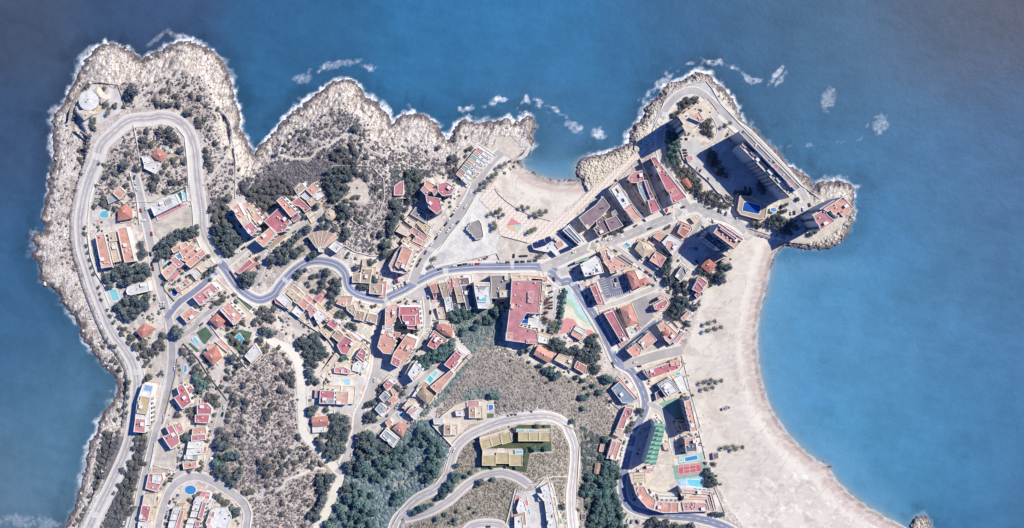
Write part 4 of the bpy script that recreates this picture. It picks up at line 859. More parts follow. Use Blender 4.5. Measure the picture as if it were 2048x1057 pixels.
BUILDINGS = 0
random.seed(5)
def level(root, pts, z0, z1, c, style, wm, first, clutter=1.0, facade=False, rng_=None):
    """one storey block: walls, roof, parapet and what stands on the roof"""
    pts = ccw([W(x, y, z1)[:2] for x, y in pts]); n = len(pts); A = area(pts)
    cen = (sum(p[0] for p in pts)/n, sum(p[1] for p in pts)/n)
    V = [(x, y, z0) for x, y in pts]+[(x, y, z1) for x, y in pts]
    part('wall', V, [(i, (i+1) % n, n+(i+1) % n, n+i) for i in range(n)], wm, root)
    e = max(range(n), key=lambda i: (pts[i][0]-pts[i-1][0])**2+(pts[i][1]-pts[i-1][1])**2)
    ang = math.atan2(pts[e][1]-pts[e-1][1], pts[e][0]-pts[e-1][0])
    if style in 'fF':
        roof = part('roof', [(x, y, z1) for x, y in inset(pts, .03)], [tuple(range(n))], rmat(c), root)
        w_ = 0.42 if A > 60 else .25; o = inset(pts, -.05); i_ = inset(pts, w_); h = z1+(0.75 if A > 60 else .4)
        V = [(x, y, z1-.25) for x, y in o]+[(x, y, h) for x, y in o]+[(x, y, h) for x, y in i_]+[(x, y, z1+.01) for x, y in i_]
        F = []
        for i in range(n):
            j = (i+1) % n
            for k in range(3): F.append((k*n+i, k*n+j, (k+1)*n+j, (k+1)*n+i))
        part('parapet', V, F, trim if c not in 'bcy' else trim_c, root)
    elif style == 'h' or style == 'o':
        o = inset(pts, -.5); ov = [(x, y, z1) for x, y in o]
        if n == 4:
            L1 = math.dist(o[0], o[1])+math.dist(o[2], o[3]); L2 = math.dist(o[1], o[2])+math.dist(o[3], o[0])
            if L1 < L2: o = o[1:]+o[:1]
            ov = [(x, y, z1) for x, y in o]
            m1 = ((o[1][0]+o[2][0])/2, (o[1][1]+o[2][1])/2); m2 = ((o[3][0]+o[0][0])/2, (o[3][1]+o[0][1])/2)
            ww = math.dist(o[1], o[2])/2; ll = math.dist(m1, m2); k = min(.5, ww/ll); hh = z1+ww*.42
            r1 = (m2[0]+(m1[0]-m2[0])*(1-k), m2[1]+(m1[1]-m2[1])*(1-k), hh); r2 = (m2[0]+(m1[0]-m2[0])*k, m2[1]+(m1[1]-m2[1])*k, hh)
            F = [(0, 1, 4, 5), (1, 2, 4), (2, 3, 5, 4), (3, 0, 5)]; ov += [r1, r2]
        else:
            hh = z1+math.sqrt(A)*(.20 if n < 12 else .07); ov.append((*cen, hh)); F = [(i, (i+1) % n, n) for i in range(n)]
        b = len(ov); ov += [(x, y, z1-.25) for x, y in o]; F += [(b+i, b+(i+1) % n, (i+1) % n, i) for i in range(n)]
        roof = part('roof', ov, F, rmat(c), root)
    elif style == 'a':       # gable along the long side, quads only
        o = inset(pts, -.4)
        if math.dist(o[0], o[1]) < math.dist(o[1], o[2]): o = o[1:]+o[:1]
        m1 = ((o[1][0]+o[2][0])/2, (o[1][1]+o[2][1])/2); m2 = ((o[3][0]+o[0][0])/2, (o[3][1]+o[0][1])/2); hh = z1+math.dist(o[1], o[2])*.2
        ov = [(x, y, z1) for x, y in o]+[(*m1, hh), (*m2, hh)]; F = [(0, 1, 4, 5), (2, 3, 5, 4), (1, 2, 4), (3, 0, 5)]
        roof = part('roof', ov, F, rmat(c), root)
    elif style == 'v':       # barrel vault spanning the short side
        o = inset(pts, -.1)
        if math.dist(o[0], o[1]) < math.dist(o[1], o[2]): o = o[1:]+o[:1]
        V = []; F = []; K = 10; rr = math.dist(o[1], o[2])/2
        for i in range(K+1):
            t = .5-.5*math.cos(math.pi*i/K); zz = z1+math.sin(math.pi*i/K)*rr*.8
            for a, b in ((0, 3), (1, 2)): V.append((o[a][0]+(o[b][0]-o[a][0])*t, o[a][1]+(o[b][1]-o[a][1])*t, zz))
        F = [(2*i, 2*i+1, 2*i+3, 2*i+2) for i in range(K)]+[tuple(range(0, 2*K+2, 2))[::-1], tuple(range(1, 2*K+2, 2))]
        F = [f[::-1] for f in F] if True else F
        ob = part('roof', V, F, rmat(c), root)
        bm = bmesh.new(); bm.from_mesh(ob.data); bmesh.ops.recalc_face_normals(bm, faces=bm.faces); bm.to_mesh(ob.data); bm.free()
    # things on the roof
    if style in 'fF' and clutter > 0:
        q = inset(pts, 1.3)
        xs = [p[0] for p in q]; ys = [p[1] for p in q]
        def rp():
            for _ in range(30):
                p = (random.uniform(min(xs), max(xs)), random.uniform(min(ys), max(ys)))
                if inside(p, q): return p
            return None
        if A > 130*random.uniform(.7, 1.5) and style == 'f':
            p = rp()
            if p: put(ME['stair' if A < 400 else 'stair2'], 'stair_tower', root, (*p, z1), ang, under=roof)
        for _ in range(min(9, int(A/65*clutter+random.random()))):
            p = rp()
            if p:
                k = random.choice(('chimney', 'chimney', 'ac', 'tank', 'skylight', 'chimney'))
                put(ME[k], {'ac': 'air_conditioner', 'tank': 'water_tank'}.get(k, k), root, (*p, z1), ang, under=roof)
    elif style in 'hoa' and A > 60:
        for _ in range(1+(A > 160)):
            put(ME['chimney'], 'chimney', root, (cen[0]+random.uniform(-2, 2), cen[1]+random.uniform(-2, 2), z1+.4), ang, (1, 1, 1.7), roof)
    if facade:
        cnt = 0; H_ = z1-z0-3; cap = facade if facade is not True else 90
        for i in range(n):
            a, b = pts[i], pts[(i+1) % n]; ex, ey = b[0]-a[0], b[1]-a[1]; l = math.hypot(ex, ey)
            if l < 5: continue
            nx_, ny_ = ey/l, -ex/l; mx, my = (a[0]+b[0])/2, (a[1]+b[1])/2
            if nx_*-mx+ny_*-my < 25: continue
            an = math.atan2(ey, ex); bay = 8.0 if l > 40 else 4.0; nb = max(1, int(l/bay)); nf = int(H_/3); st = 2 if l > 40 else 1
            for f in range(0, nf, st):
                zf = z1-3*(f+st)+.6
                if zf < z0+3: break
                if l > 8: put(ME['balcony'], 'balcony', root, (mx+nx_*.5, my+ny_*.5, zf-.9), an, (l*.97, 1.0, .9))
                for k in range(nb):
                    if bay > 5 and (k+(nb % 2)) % 2: continue
                    for t in ((k+.27)/nb, (k+.73)/nb) if bay > 5 else ((k+.5)/nb,):
                        if cnt >= cap: break
                        put(ME['window'], 'window', root, (a[0]+ex*t+nx_*.9, a[1]+ey*t+ny_*.9, zf-.1), an, (bay*.42 if bay > 5 else 2.6, .25, 3*st-1.3)); cnt += 1

def bd(label, cat, crop, poly, h, c, style='f', *extra, wm=None, clutter=1.0, facade=False, name=None, group=None, base=None):
    """a building: extra = (polygon, height, colour, style) blocks above or beside the main one; heights in metres above its ground"""
    global BUILDINGS
    BUILDINGS += 1
    pts = P(crop, poly) if isinstance(poly, str) else poly
    cx = sum(p[0] for p in pts)/len(pts); cy = sum(p[1] for p in pts)/len(pts)
    zg = float(ZH(cx, cy)) if base is None else base
    wx_, wy_, _ = W(cx, cy, zg+h)
    root = empty(name or cat.replace(' ', '_'), (wx_, wy_, zg), label, cat, group)
    wm = wm or random.choice((wall_white, wall_white, wall_cream))
    if facade is False and h >= 8: facade = 16
    level(root, pts, zg-3, zg+h, c, style, wm, True, clutter, facade)
    for ex in extra:
        ep, eh, ec, es = ex[:4]
        level(root, P(crop, ep), zg-2.8, zg+eh, ec, es, wm, False, clutter if es != 'F' else 0, ex[4] if len(ex) > 4 else False)
    if 3 < h <= 10 and name is None and crop not in ('D6', 'D8', 'C5', 'E4', 'C7') and style != 'F':      # the paved plot with its low white wall
        q = ccw([W(x, y, zg)[:2] for x, y in pts]); g = [(CX+x/M, CY-y/M) for x, y in inset(q, -random.uniform(1.8, 3.2))]
        level(root, g, zg-3, zg+.25+.011*(BUILDINGS % 40), random.choice('cbwcnK'), 'F', wall_white, False, 0)
    if h <= 10 and len(pts) >= 3:       # a door at street level on the longest side
        q = ccw([W(x, y, zg+h)[:2] for x, y in pts]); n = len(q)
        e = max(range(n), key=lambda i: math.dist(q[i], q[i-1])); a, b = q[e-1], q[e]; l = math.dist(a, b)
        an = math.atan2(b[1]-a[1], b[0]-a[0]); nx_, ny_ = (b[1]-a[1])/l, -(b[0]-a[0])/l
        put(ME['window'], 'door', root, ((a[0]+b[0])/2+nx_*.05, (a[1]+b[1])/2+ny_*.05, zg), an, (1.2, .12, 2.2))
    return root
def circle(crop, x, y, r, n=20, ry=None):
    return ' '.join('%.1f,%.1f' % (x+r*math.cos(2*math.pi*i/n), y+(ry or r)*math.sin(2*math.pi*i/n)) for i in range(n))

# ------------------------------------------------------------------ the buildings of the west side
bd('white villa with a round conical roof on the northwest cape', 'villa', 'A1', circle('A1', 672, 802, 100), 4.2, 'w', 'o', ('705,705 775,655 880,785 805,830', 3.4, 'c', 'h'), ('550,920 690,890 725,940 625,1005', 3.2, 'c', 'h'), wm=wall_white)
bd('pink hip roofed villa below the long turquoise pool inside the loop', 'villa', 'A4', '75,245 180,315 120,390 15,325', 5, 't', 'h', ('0,380 130,400 60,520 -60,460 -60,400', 3.2, 'w', 'f'), ('-90,330 0,330 40,390 -60,420', 3.6, 'w', 'f'))
bd('flat salmon roofed house with a grey pergola west of the inner street', 'house', 'A3', '930,725 1000,652 1070,715 1000,790', 5, 's', 'f', ('870,770 930,745 985,790 885,835', 2.6, 'g', 'F'))
bd('terracotta tiled villa beside the oval pool', 'villa', 'A3', '985,905 1055,845 1125,895 1132,985 985,1010', 5, 't', 'o', ('1000,880 1030,870 1050,920 1010,930', 6, 'r', 'a'))
bd('modern white villa with solar panels beside the narrow white pool', 'villa', 'A4', '5,860 270,730 320,830 50,965', 6, 'w', 'f', ('150,800 215,765 240,820 170,850', 7, 'g', 'F'), wm=wall_white)
bd('apartment complex with salmon roofed wings behind the coast road wall', 'apartment block', 'A5', '745,110 840,95 925,440 810,460', 9, 's', 'f', ('975,45 1075,20 1165,385 1055,400', 10, 's', 'f'), ('885,190 955,180 1010,385 935,400', 8, 'b', 'f'), ('880,85 950,70 970,170 895,180', 8, 'b', 'f'), wm=wall_white)
bd('white villa with a rounded end between two pine groves', 'villa', 'A5', '1070,700 1085,660 1120,640 1300,600 1321,700 1120,745 1085,735', 6, 'w', 'f', ('1080,665 1105,650 1130,735 1095,735', 3, 'l', 'F'), wm=wall_white)
bd('red hip roofed villa above the dark pine slope', 'villa', 'A7', '910,68 1000,-15 1105,40 975,140', 6, 't', 'h')
bd('long white seafront block with a tan roof above the coast road', 'apartment block', 'A7', '985,625 1095,645 1060,760 1060,1057 895,1057 925,800', 10, 'w', 'f', ('965,750 1062,770 1022,945 920,930', 12.5, 'y', 'f'), ('905,990 1012,998 1005,1140 885,1130', 11, 'K', 'f'), wm=wall_white, clutter=.5)
bd('stepped salmon roofed terrace houses above the pine garden', 'terraced house', 'A6', '225,255 385,180 415,225 250,300', 5, 's', 'f', ('310,285 430,200 500,245 350,355', 7, 's', 'f'), ('330,370 480,230 560,260 400,400', 8, 's', 'f'), ('375,410 560,258 592,312 430,455', 9, 's', 'f'))
bd('salmon flat roofed house by the green rug and hexagonal pool', 'house', 'A6', '120,508 240,405 290,452 180,582', 6, 's', 'f', ('215,375 265,335 360,415 305,460', 6.5, 'K', 'f'))
bd('white flat roofed house at the corner below the crossroads', 'house', 'A6', '425,510 480,470 530,520 490,585', 5, 'w', 'f', ('490,450 640,360 690,420 550,510', 4, 'c', 'f'), wm=wall_white)
bd('low house with three small pink roofs on the diagonal street', 'house', 'A6', '262,665 380,570 432,625 300,712', 5, 'c', 'f', ('345,590 385,568 430,618 395,645', 6, 'K', 'F'), ('262,668 300,645 335,690 295,710', 6, 'K', 'F'))
bd('long pink roofed block with a tall white side on the diagonal street', 'apartment block', 'A6', '450,762 650,612 730,692 530,855', 10, 'K', 'f', ('560,720 620,675 660,730 610,770', 11, 's', 'f'), wm=wall_white)
bd('salmon flat roofed house by the fork of the garden street', 'house', 'A6', '320,955 430,868 475,905 540,925 395,1042', 6, 's', 'f')
bd('large salmon roofed house with two dark light wells', 'house', 'A6', '748,892 830,815 985,965 885,1060', 9, 's', 'f', ('740,900 770,880 900,1010 870,1040', 9.6, 'K', 'f'))
bd('red tiled hip roofed house beside the narrow garden street', 'house', 'A6', '636,1015 705,942 790,1020 722,1085', 6, 't', 'h')
bd('long low pink roofed kiosk on the paved point', 'pavilion', 'A6', '908,498 1050,360 1096,405 950,522', 4, 'k', 'f', clutter=.3)
bd('terracotta villa with a stepped tile roof below the turquoise pool', 'villa', 'A8', '570,312 700,222 760,342 662,420', 6, 't', 'h', ('690,180 745,140 860,250 820,290', 3, 's', 'f'), ('590,250 650,190 690,215 620,280', 3, 's', 'f'))
bd('white flat roofed villa on the scrub hill corner', 'villa', 'A8', '1000,330 1112,195 1180,300 1070,402', 5, 'w', 'f', wm=wall_white)
bd('twin red roofed house on the inner street hill', 'house', 'A8', '283,658 345,620 415,742 440,822 342,892 255,770 312,738', 9, 'k', 'f', ('380,672 430,640 470,692 420,732', 8, 'k', 'f'), ('345,600 430,560 480,620 400,660', 5, 'c', 'f'))
bd('red flat roofed house at the upper end of the stepped row', 'terraced house', 'A8', '500,842 600,825 655,880 650,945 500,945', 7, 'k', 'f')
bd('red roofed house with two dark corners below the upper end house', 'terraced house', 'A8', '478,952 632,948 620,1040 478,1030', 7, 'k', 'f')
bd('salmon roofed row house with a grey terrace by the parked red car', 'terraced house', 'B2', '440,32 570,18 582,90 430,100', 6, 's', 'f', ('440,60 500,60 500,98 432,100', 4.5, 'g', 'f'))
bd('narrow bright red roofed row house in the stepped row', 'terraced house', 'B2', '420,108 565,95 572,150 425,168', 7, 'k', 'f')
bd('white roofed row house with terrace furniture in the stepped row', 'terraced house', 'B2', '395,172 535,165 530,232 382,240', 5.5, 'w', 'f', wm=wall_white)
bd('plain white roofed row house under the terrace furniture house', 'terraced house', 'B2', '380,250 540,232 528,300 370,312', 6, 'w', 'f', ('548,228 580,222 575,275 545,280', 4, 'k', 'F'), wm=wall_white)
bd('white and grey roofed row house in the stepped row', 'terraced house', 'B2', '352,310 430,305 425,350 348,352', 6, 'w', 'f', ('430,308 492,302 490,352 425,355', 4.5, 'g', 'f'))
bd('salmon roofed house at the lower end of the stepped row', 'terraced house', 'B2', '335,392 475,370 482,432 345,455', 6, 's', 'f')
bd('pink twin house with two dark light wells above the vacant plot', 'house', 'B2', '130,122 200,95 162,20 225,-5 292,112 302,185 215,250', 9, 'k', 'f', ('250,0 310,-30 342,58 290,90', 8, 'K', 'f'), ('315,-20 365,-30 392,20 345,55', 5, 'w', 'f'))
bd('pink roofed house with a white roof room above the lane slope', 'house', 'B1', '1010,500 1150,495 1165,560 1090,682 978,650', 6, 'K', 'f', ('1050,515 1130,520 1118,605 1040,592', 7.5, 'w', 'f'))
bd('long narrow red and white roofed house above the lane', 'house', 'B1', '940,820 1035,832 1000,992 912,972', 7, 'k', 'f', ('962,712 1078,702 1062,830 945,815', 5.5, 'c', 'f'), ('905,990 1010,1000 1000,1110 895,1110', 6, 'w', 'f'))
for k, (pl, c2) in enumerate((('240,850 300,845 295,905 222,905', 'topmost'), ('220,915 285,912 275,975 205,968', 'middle'), ('200,985 268,985 250,1057 185,1050', 'lowest'))):
    bd('%s white box of the western terrace row inside the loop road' % c2, 'terraced house', 'B2', pl, 6, 'w', 'f', wm=wall_white, group='white terrace row')
bd('long pink roof strip beside the western white boxes', 'terraced house', 'B2', '315,870 352,870 302,1075 250,1075', 7, 'K', 'f', clutter=.4)
for k, (pl, c2) in enumerate((('470,740 535,750 520,820 440,800', 'topmost'), ('445,812 520,828 505,880 428,870', 'second'), ('425,885 502,892 490,945 410,940', 'third'), ('395,960 470,965 460,1010 375,1005', 'fourth'), ('370,1018 455,1022 440,1075 360,1075', 'lowest'))):
    bd('%s white box of the middle terrace row inside the loop road' % c2, 'terraced house', 'B2', pl, 6, 'w', 'f', wm=wall_white, group='white terrace row')
bd('upper bright red roof strip of the middle terrace row', 'terraced house', 'B2', '540,785 580,790 535,960 490,950', 8, 'k', 'f', clutter=.4)
bd('lower bright red roof strip of the middle terrace row', 'terraced house', 'B2', '470,985 512,990 490,1080 445,1080', 8, 'k', 'f', clutter=.4)
bd('white villa with two dark pink terraces inside the loop bend', 'villa', 'B2', '660,845 780,850 835,930 790,1075 600,1075 570,1000 620,870', 6, 'w', 'f', ('628,885 665,890 652,948 610,930', 6.8, 'K', 'F'), ('595,950 632,955 612,1020 575,1000', 6.8, 'K', 'F'), wm=wall_white)

# ------------------------------------------------------------------ the hill houses between the loop and the park
bd('tall salmon and red roofed block at the edge of the dark slope', 'apartment block', 'B5', '120,402 190,350 300,540 400,625 335,702 240,590 190,522', 14, 's', 'f', ('245,600 325,548 402,628 335,700', 15, 'k', 'f'), ('190,520 290,470 320,545 240,590', 14.6, 'c', 'F'), wm=wall_white)
bd('stepped beige terraces behind the tall salmon block', 'apartment block', 'B5', '225,365 300,350 440,500 460,560 400,590 300,470', 9, 's', 'f', ('290,400 330,370 400,450 350,500', 10, 'b', 'f'))
bd('large red roofed block with four light wells', 'apartment block', 'B5', '465,545 612,410 745,548 680,652 600,668', 12, 'k', 'f', clutter=1.6)
bd('narrow pale pink roofed block leaning over the large red roof', 'apartment block', 'B5', '600,325 652,283 820,450 750,502', 17, 's', 'f', ('752,520 820,460 850,500 780,555', 10, 'k', 'f'))
bd('salmon roofed block with a dark stair opening on the hill street', 'apartment block', 'B5', '370,740 530,608 592,680 460,818', 14, 's', 'f', ('430,700 460,672 482,700 452,728', 15, 's', 'F'))
bd('small brown roofed house at the top of the hill row', 'house', 'B5', '785,205 870,140 897,180 812,252', 5, 'n', 'f')
bd('salmon roofed house at the upper end of the hill street', 'house', 'B5', '910,212 990,135 1052,205 980,282', 8, 's', 'f')
bd('house with a red and a purple roof beside the dark tree', 'house', 'B5', '755,345 830,290 960,410 900,450 840,385 800,380', 7, 'k', 'f', ('850,370 885,350 958,412 900,450', 6, 'p', 'f'))
bd('square salmon roofed house on the hill street', 'house', 'B5', '918,332 970,290 1022,342 960,388', 8, 's', 'f')
bd('white roofed house at the hill street turning circle', 'house', 'B5', '985,290 1060,232 1102,272 1030,325', 6, 'w', 'f')
bd('white house with a terrace facade above the square salmon house', 'house', 'B5', '850,280 910,230 960,285 915,325', 6, 'w', 'f')
bd('tiled octagonal pavilion roof by the end of the hill street', 'pavilion', 'B5', '1112,462 1150,412 1205,438 1215,500 1180,532 1125,512', 4, 'b', 'o')
bd('small cream house on the hill street below the dark tree', 'house', 'B5', '920,490 985,440 1012,462 935,515', 4, 'c', 'f')
bd('pink front terraces under the large red roof', 'terraced house', 'B5', '470,800 600,690 640,700 500,820', 5, 'K', 'f')
# the fan building: wedge shaped units round a hub
hub = P('B4', '470,900')[0]
outer = P('B4', '345,752 398,722 450,704 502,698 560,706 618,732 665,772')
fr = None
fcx, fcy = P('B4', '500,800')[0]; zg = float(ZH(fcx, fcy)); fx, fy, _ = W(fcx, fcy, zg)
fr = empty('fan_building', (fx, fy, zg), 'fan shaped building with brown wedge roofs split by white ribs', 'apartment block')
for i in range(6):
    a, b = outer[i], outer[i+1]; ang0 = -math.pi+0.0
    ha = (hub[0]+(a[0]-hub[0])*.12+(i-2.5)*1.2, hub[1]+(a[1]-hub[1])*.12); hb = (hub[0]+(b[0]-hub[0])*.12+(i-1.5)*1.2, hub[1]+(b[1]-hub[1])*.12)
    level(fr, [a, b, hb, ha], zg-3, zg+6, 'n' if i < 5 else 's', 'F', wall_white, False, 0)
level(fr, P('B4', '565,872 642,802 722,862 648,932'), zg-3, zg+7, 'w', 'f', wall_white, False)
level(fr, P('B4', '452,880 480,868 505,925 462,920'), zg-3, zg+7.5, 'w', 'F', wall_white, False, 0)
bd('small brown tiled house left of the garden plot on the bend', 'house', 'B6', '820,268 905,240 897,346 817,346', 5, 'n', 'f')
bd('long brown tiled house beside the walled tree garden', 'house', 'B6', '912,205 1032,202 1002,356 900,346', 6, 'n', 'f', ('925,100 975,90 965,200 915,200', 4, 'b', 'f'))
bd('square brown tiled house at the crossroads corner', 'house', 'B6', '1002,360 1140,362 1130,476 996,462', 6, 'n', 'f')
bd('white roofed house with a red strip at the head of the diagonal row', 'terraced house', 'B6', '10,515 75,450 180,550 145,630', 6, 'w', 'f', ('-5,520 15,508 150,612 138,632 5,562', 5, 'k', 'F'))
bd('beige roofed house beside the head of the diagonal row', 'terraced house', 'B6', '120,462 165,412 240,480 200,532', 5, 'b', 'f')
bd('brown roofed house between beige and salmon roofs in the diagonal row', 'terraced house', 'B6', '185,540 235,482 275,510 232,575', 6, 'n', 'f')
bd('large salmon roofed house in the diagonal row', 'terraced house', 'B6', '238,570 300,508 372,568 312,642', 7, 's', 'f')
bd('narrow pink roofed house in the diagonal row', 'terraced house', 'B6', '328,620 372,568 402,590 352,652', 6, 'K', 'f')
bd('salmon and pink roofed house with awnings in the diagonal row', 'terraced house', 'B6', '355,662 418,600 452,642 375,722', 6, 'K', 'f')
bd('white roofed house with a round terrace in the diagonal row', 'terraced house', 'B6', '405,690 468,628 552,698 460,792', 6, 'w', 'f')
bd('white house with planted terrace behind the salmon roof', 'terraced house', 'B6', '175,655 230,590 310,650 262,722', 4.5, 'w', 'f')
bd('square red roofed house in the middle of the diagonal row', 'terraced house', 'B6', '550,790 610,725 676,780 626,842', 7, 'k', 'f', ('520,740 555,700 585,722 548,768', 6, 'K', 'f'))
bd('beige roofed house below the square red roof', 'terraced house', 'B6', '478,868 530,835 602,898 562,950', 5, 'b', 'f')
bd('brown roofed house with dark solar collectors', 'terraced house', 'B6', '600,915 670,840 730,898 672,975', 6, 'n', 'f')
bd('small red roofed pavilion in the paved square', 'pavilion', 'B6', '415,522 475,455 506,490 450,552', 3.5, 'k', 'f', clutter=0)
bd('low tiled house beside the parked white car on the bend', 'house', 'B6', '645,568 682,515 762,520 738,605', 4.5, 's', 'f')
bd('beige tiled house with dark doorways below the bend', 'house', 'B6', '752,592 832,570 852,622 835,700 762,640', 5, 'n', 'f')
bd('left brown tiled house of the pair by the walled gardens', 'house', 'B6', '835,732 860,640 950,660 932,752', 5.5, 'n', 'f')
bd('right brown tiled house of the pair by the walled gardens', 'house', 'B6', '962,750 990,668 1086,690 1065,780', 5.5, 'n', 'f')
bd('red roofed house with dark stair openings in the lower row', 'terraced house', 'B7', '655,215 735,115 800,150 845,190 790,260 765,315 700,300', 7, 'k', 'f')
bd('narrow salmon roofed annex beside the lower row', 'terraced house', 'B7', '765,90 790,80 880,155 850,182', 4, 's', 'f')
bd('red wedge roofed house beside the long white ramp', 'house', 'B7', '860,322 920,240 965,290 942,392', 8, 'k', 'f', ('850,345 868,328 942,395 935,418', 7, 's', 'F'))
bd('white house between the red wedge roof and the street', 'house', 'B7', '825,420 880,380 942,420 900,505 815,480', 5, 'w', 'f')
bd('low complex with pink terraces above the blue pool', 'house', 'B7', '625,452 722,440 800,480 790,522 628,506', 5, 'K', 'f', ('700,470 722,470 722,510 695,510', 6, 'w', 'F'))
bd('long white slatted pergola on the slope', 'pergola', 'B7', '440,560 640,300 680,342 500,595', 2.6, 'c', 'f', clutter=.6)
bd('red and grey roofed house by the marked car park', 'house', 'B7', '480,690 630,700 625,835 470,832', 8, 'k', 'f', ('540,780 625,785 622,832 535,830', 8.8, 'g', 'F'), ('425,690 478,692 470,765 420,768', 5, 'K', 'f'))
bd('salmon roofed house joined to the red and grey roofed house', 'house', 'B7', '632,702 780,710 770,842 628,836', 7, 's', 'f', ('640,705 702,705 695,780 636,780', 7.6, 'b', 'f'))
bd('terracotta tiled house at the head of the big pine clump', 'house', 'B7', '392,982 550,968 562,1062 402,1075', 5, 't', 'a', ('395,1062 520,1062 525,1130 400,1140', 3, 'w', 'f'))

# ------------------------------------------------------------------ between the park and the plaza
bd('small pink ribbed roof building on the bare slope', 'house', 'C2', '98,170 200,108 190,270 95,270', 4, 'k', 'f', clutter=0)
bd('tiny pink roofed hut above the dark trees', 'hut', 'C2', '145,55 175,28 188,50 162,75', 2.5, 'K', 'F', clutter=0)
bd('stepped red roofed tower block with white chimneys by the plaza street', 'apartment block', 'C2', '430,272 480,285 575,300 602,390 600,420 545,470 462,402 440,330', 19, 'k', 'f', ('558,150 650,128 745,188 700,262 605,275 558,225', 17, 'k', 'f'), ('375,212 410,168 490,240 430,272', 16, 'K', 'f'), ('425,105 545,165 548,225 490,235 415,165', 12, 's', 'f'), ('495,215 530,195 552,232 515,272', 21, 'k', 'f'), facade=40)
for k, (pl, h, c, lb) in enumerate((('270,470 325,395 445,470 430,565', 6, 'x', 'grey roofed house in the shadow of the stepped tower'), ('205,540 245,492 335,548 300,610', 5, 'c', 'white courtyard house second down from the stepped tower'),
                                  ('330,560 375,520 490,600 450,700', 5, 'b', 'beige roofed house facing the plaza street'), ('112,650 175,570 300,650 240,710', 5, 'c', 'cream walled yard house in the plaza row'),
                                  ('255,650 300,602 452,712 412,762', 6, 'K', 'long pink roofed row house facing the plaza street'), ('285,752 325,700 402,762 385,800', 6.5, 's', 'salmon roofed row house above the cream house'),
                                  ('238,800 268,755 390,822 330,880', 7, 'c', 'cream roofed house next to the corner hotel'), ('165,755 200,712 262,760 225,800', 5, 'b', 'small shaded house behind the cream roof'))):
    bd(lb, 'terraced house', 'C2', pl, h, c, 'f')
bd('corner hotel with rounded salmon terrace and a roof house on top', 'hotel', 'C2', '40,1010 100,890 190,775 292,850 345,835 300,940 235,1085 200,1100 65,1070', 12, 'c', 'f', ('108,1010 190,802 292,852 215,1048 140,1040', 16, 's', 'f'), ('40,1020 100,900 120,910 65,1040', 12.8, 's', 'F'), wm=wall_white)
row = (('470,375 540,350 565,450 500,460', 7, 't', 'brown tiled house at the west end of the town house row'), ('565,352 650,335 680,500 615,515', 7, 'n', 'sandy tiled town house beside the west end house'), ('652,330 710,312 722,385 690,475', 8, 'K', 'dark red roofed town house in the row'),
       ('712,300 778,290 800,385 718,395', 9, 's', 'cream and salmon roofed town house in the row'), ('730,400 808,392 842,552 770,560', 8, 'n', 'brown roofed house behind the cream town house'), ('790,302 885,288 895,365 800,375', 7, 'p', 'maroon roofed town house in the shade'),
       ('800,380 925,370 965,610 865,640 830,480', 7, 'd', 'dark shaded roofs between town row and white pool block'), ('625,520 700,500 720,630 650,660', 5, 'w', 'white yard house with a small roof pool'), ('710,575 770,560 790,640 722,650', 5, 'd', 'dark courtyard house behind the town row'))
for pl, h, c, lb in row: bd(lb, 'terraced house', 'C3', pl, h, c, 'f')
bd('small red roofed annex behind the west end town house', 'house', 'C3', '505,460 540,455 545,510 515,515', 4, 'k', 'f')
bd('white yard walls with shrubs behind the town row', 'house', 'C3', '540,615 615,605 640,725 570,730', 3, 'c', 'f')
bd('white apartment block with two round roof openings and a rooftop pool', 'apartment block', 'C3', '935,340 1105,345 1115,480 1130,560 1100,620 985,620 950,450', 15, 'w', 'f', ('940,345 1105,350 1100,385 940,378', 16, 'c', 'F'), ('985,400 1000,375 1060,375 1075,395 1055,420 1005,420', 15.8, 'g', 'F'), wm=wall_white)
bd('grey gravel roofed block between the white block and the big red one', 'apartment block', 'C8', '165,165 385,160 385,402 175,407', 14, 'x', 'f', ('258,325 380,320 380,390 262,395', 16, 'c', 'f'))
bd('big red roofed apartment block round an inner pool court', 'apartment block', 'C8', '388,222 702,224 670,570 545,562 470,700 640,742 662,790 655,892 325,850 378,412', 17, 'k', 'f',
   ('560,340 620,335 605,455 558,450', 18.5, 'K', 'f'), ('545,845 660,850 655,890 540,885', 18.5, 'K', 'f'), ('328,770 400,768 395,850 325,848', 17.5, 's', 'F'), ('385,160 560,162 560,190 385,190', 9, 's', 'f'), ('385,192 600,195 600,218 388,218', 13, 'c', 'f'), ('565,160 765,182 760,240 715,240 715,205 565,192', 9, 's', 'f'),
   ('715,240 758,245 745,330 705,325', 13, 'c', 'f'), ('705,335 742,335 725,435 695,430', 13, 's', 'f'), ('690,440 722,440 715,570 680,570', 10, 'c', 'f'), ('470,560 690,575 685,720 460,700', 4, 'w', 'f'), wm=wall_white, clutter=1.3)
bd('white roofed annex with terrace tables below the big red block', 'house', 'C8', '672,790 780,820 770,890 668,870', 5, 'w', 'f')
bd('western tiled house of the three below the big red block', 'house', 'D1', '465,312 512,220 672,300 622,402', 6, 's', 'a', group='three houses under the pines')
bd('middle beige tiled house of the three below the big red block', 'house', 'D1', '680,372 732,305 870,350 850,460', 6, 'b', 'f', ('680,372 705,338 805,400 785,442', 5, 'n', 'F'), group='three houses under the pines')
bd('eastern terracotta house of the three below the big red block', 'house', 'D1', '888,452 920,380 1022,442 1002,522', 6, 't', 'f', group='three houses under the pines')
bd('white framed salmon roofed pavilion beside the red playground paint', 'pavilion', 'C8', '1015,792 1035,748 1142,808 1120,855', 4.5, 's', 'f', ('1040,735 1075,690 1180,745 1150,800', 3, 'w', 'f'), clutter=0)
bd('red roofed hotel block with a white walled roof square', 'hotel', 'C3', '152,602 358,600 382,850 240,832 235,800 185,790 145,700', 15, 'k', 'f', ('182,690 322,690 325,800 240,805 188,745', 17, 'k', 'f'), wm=wall_white)
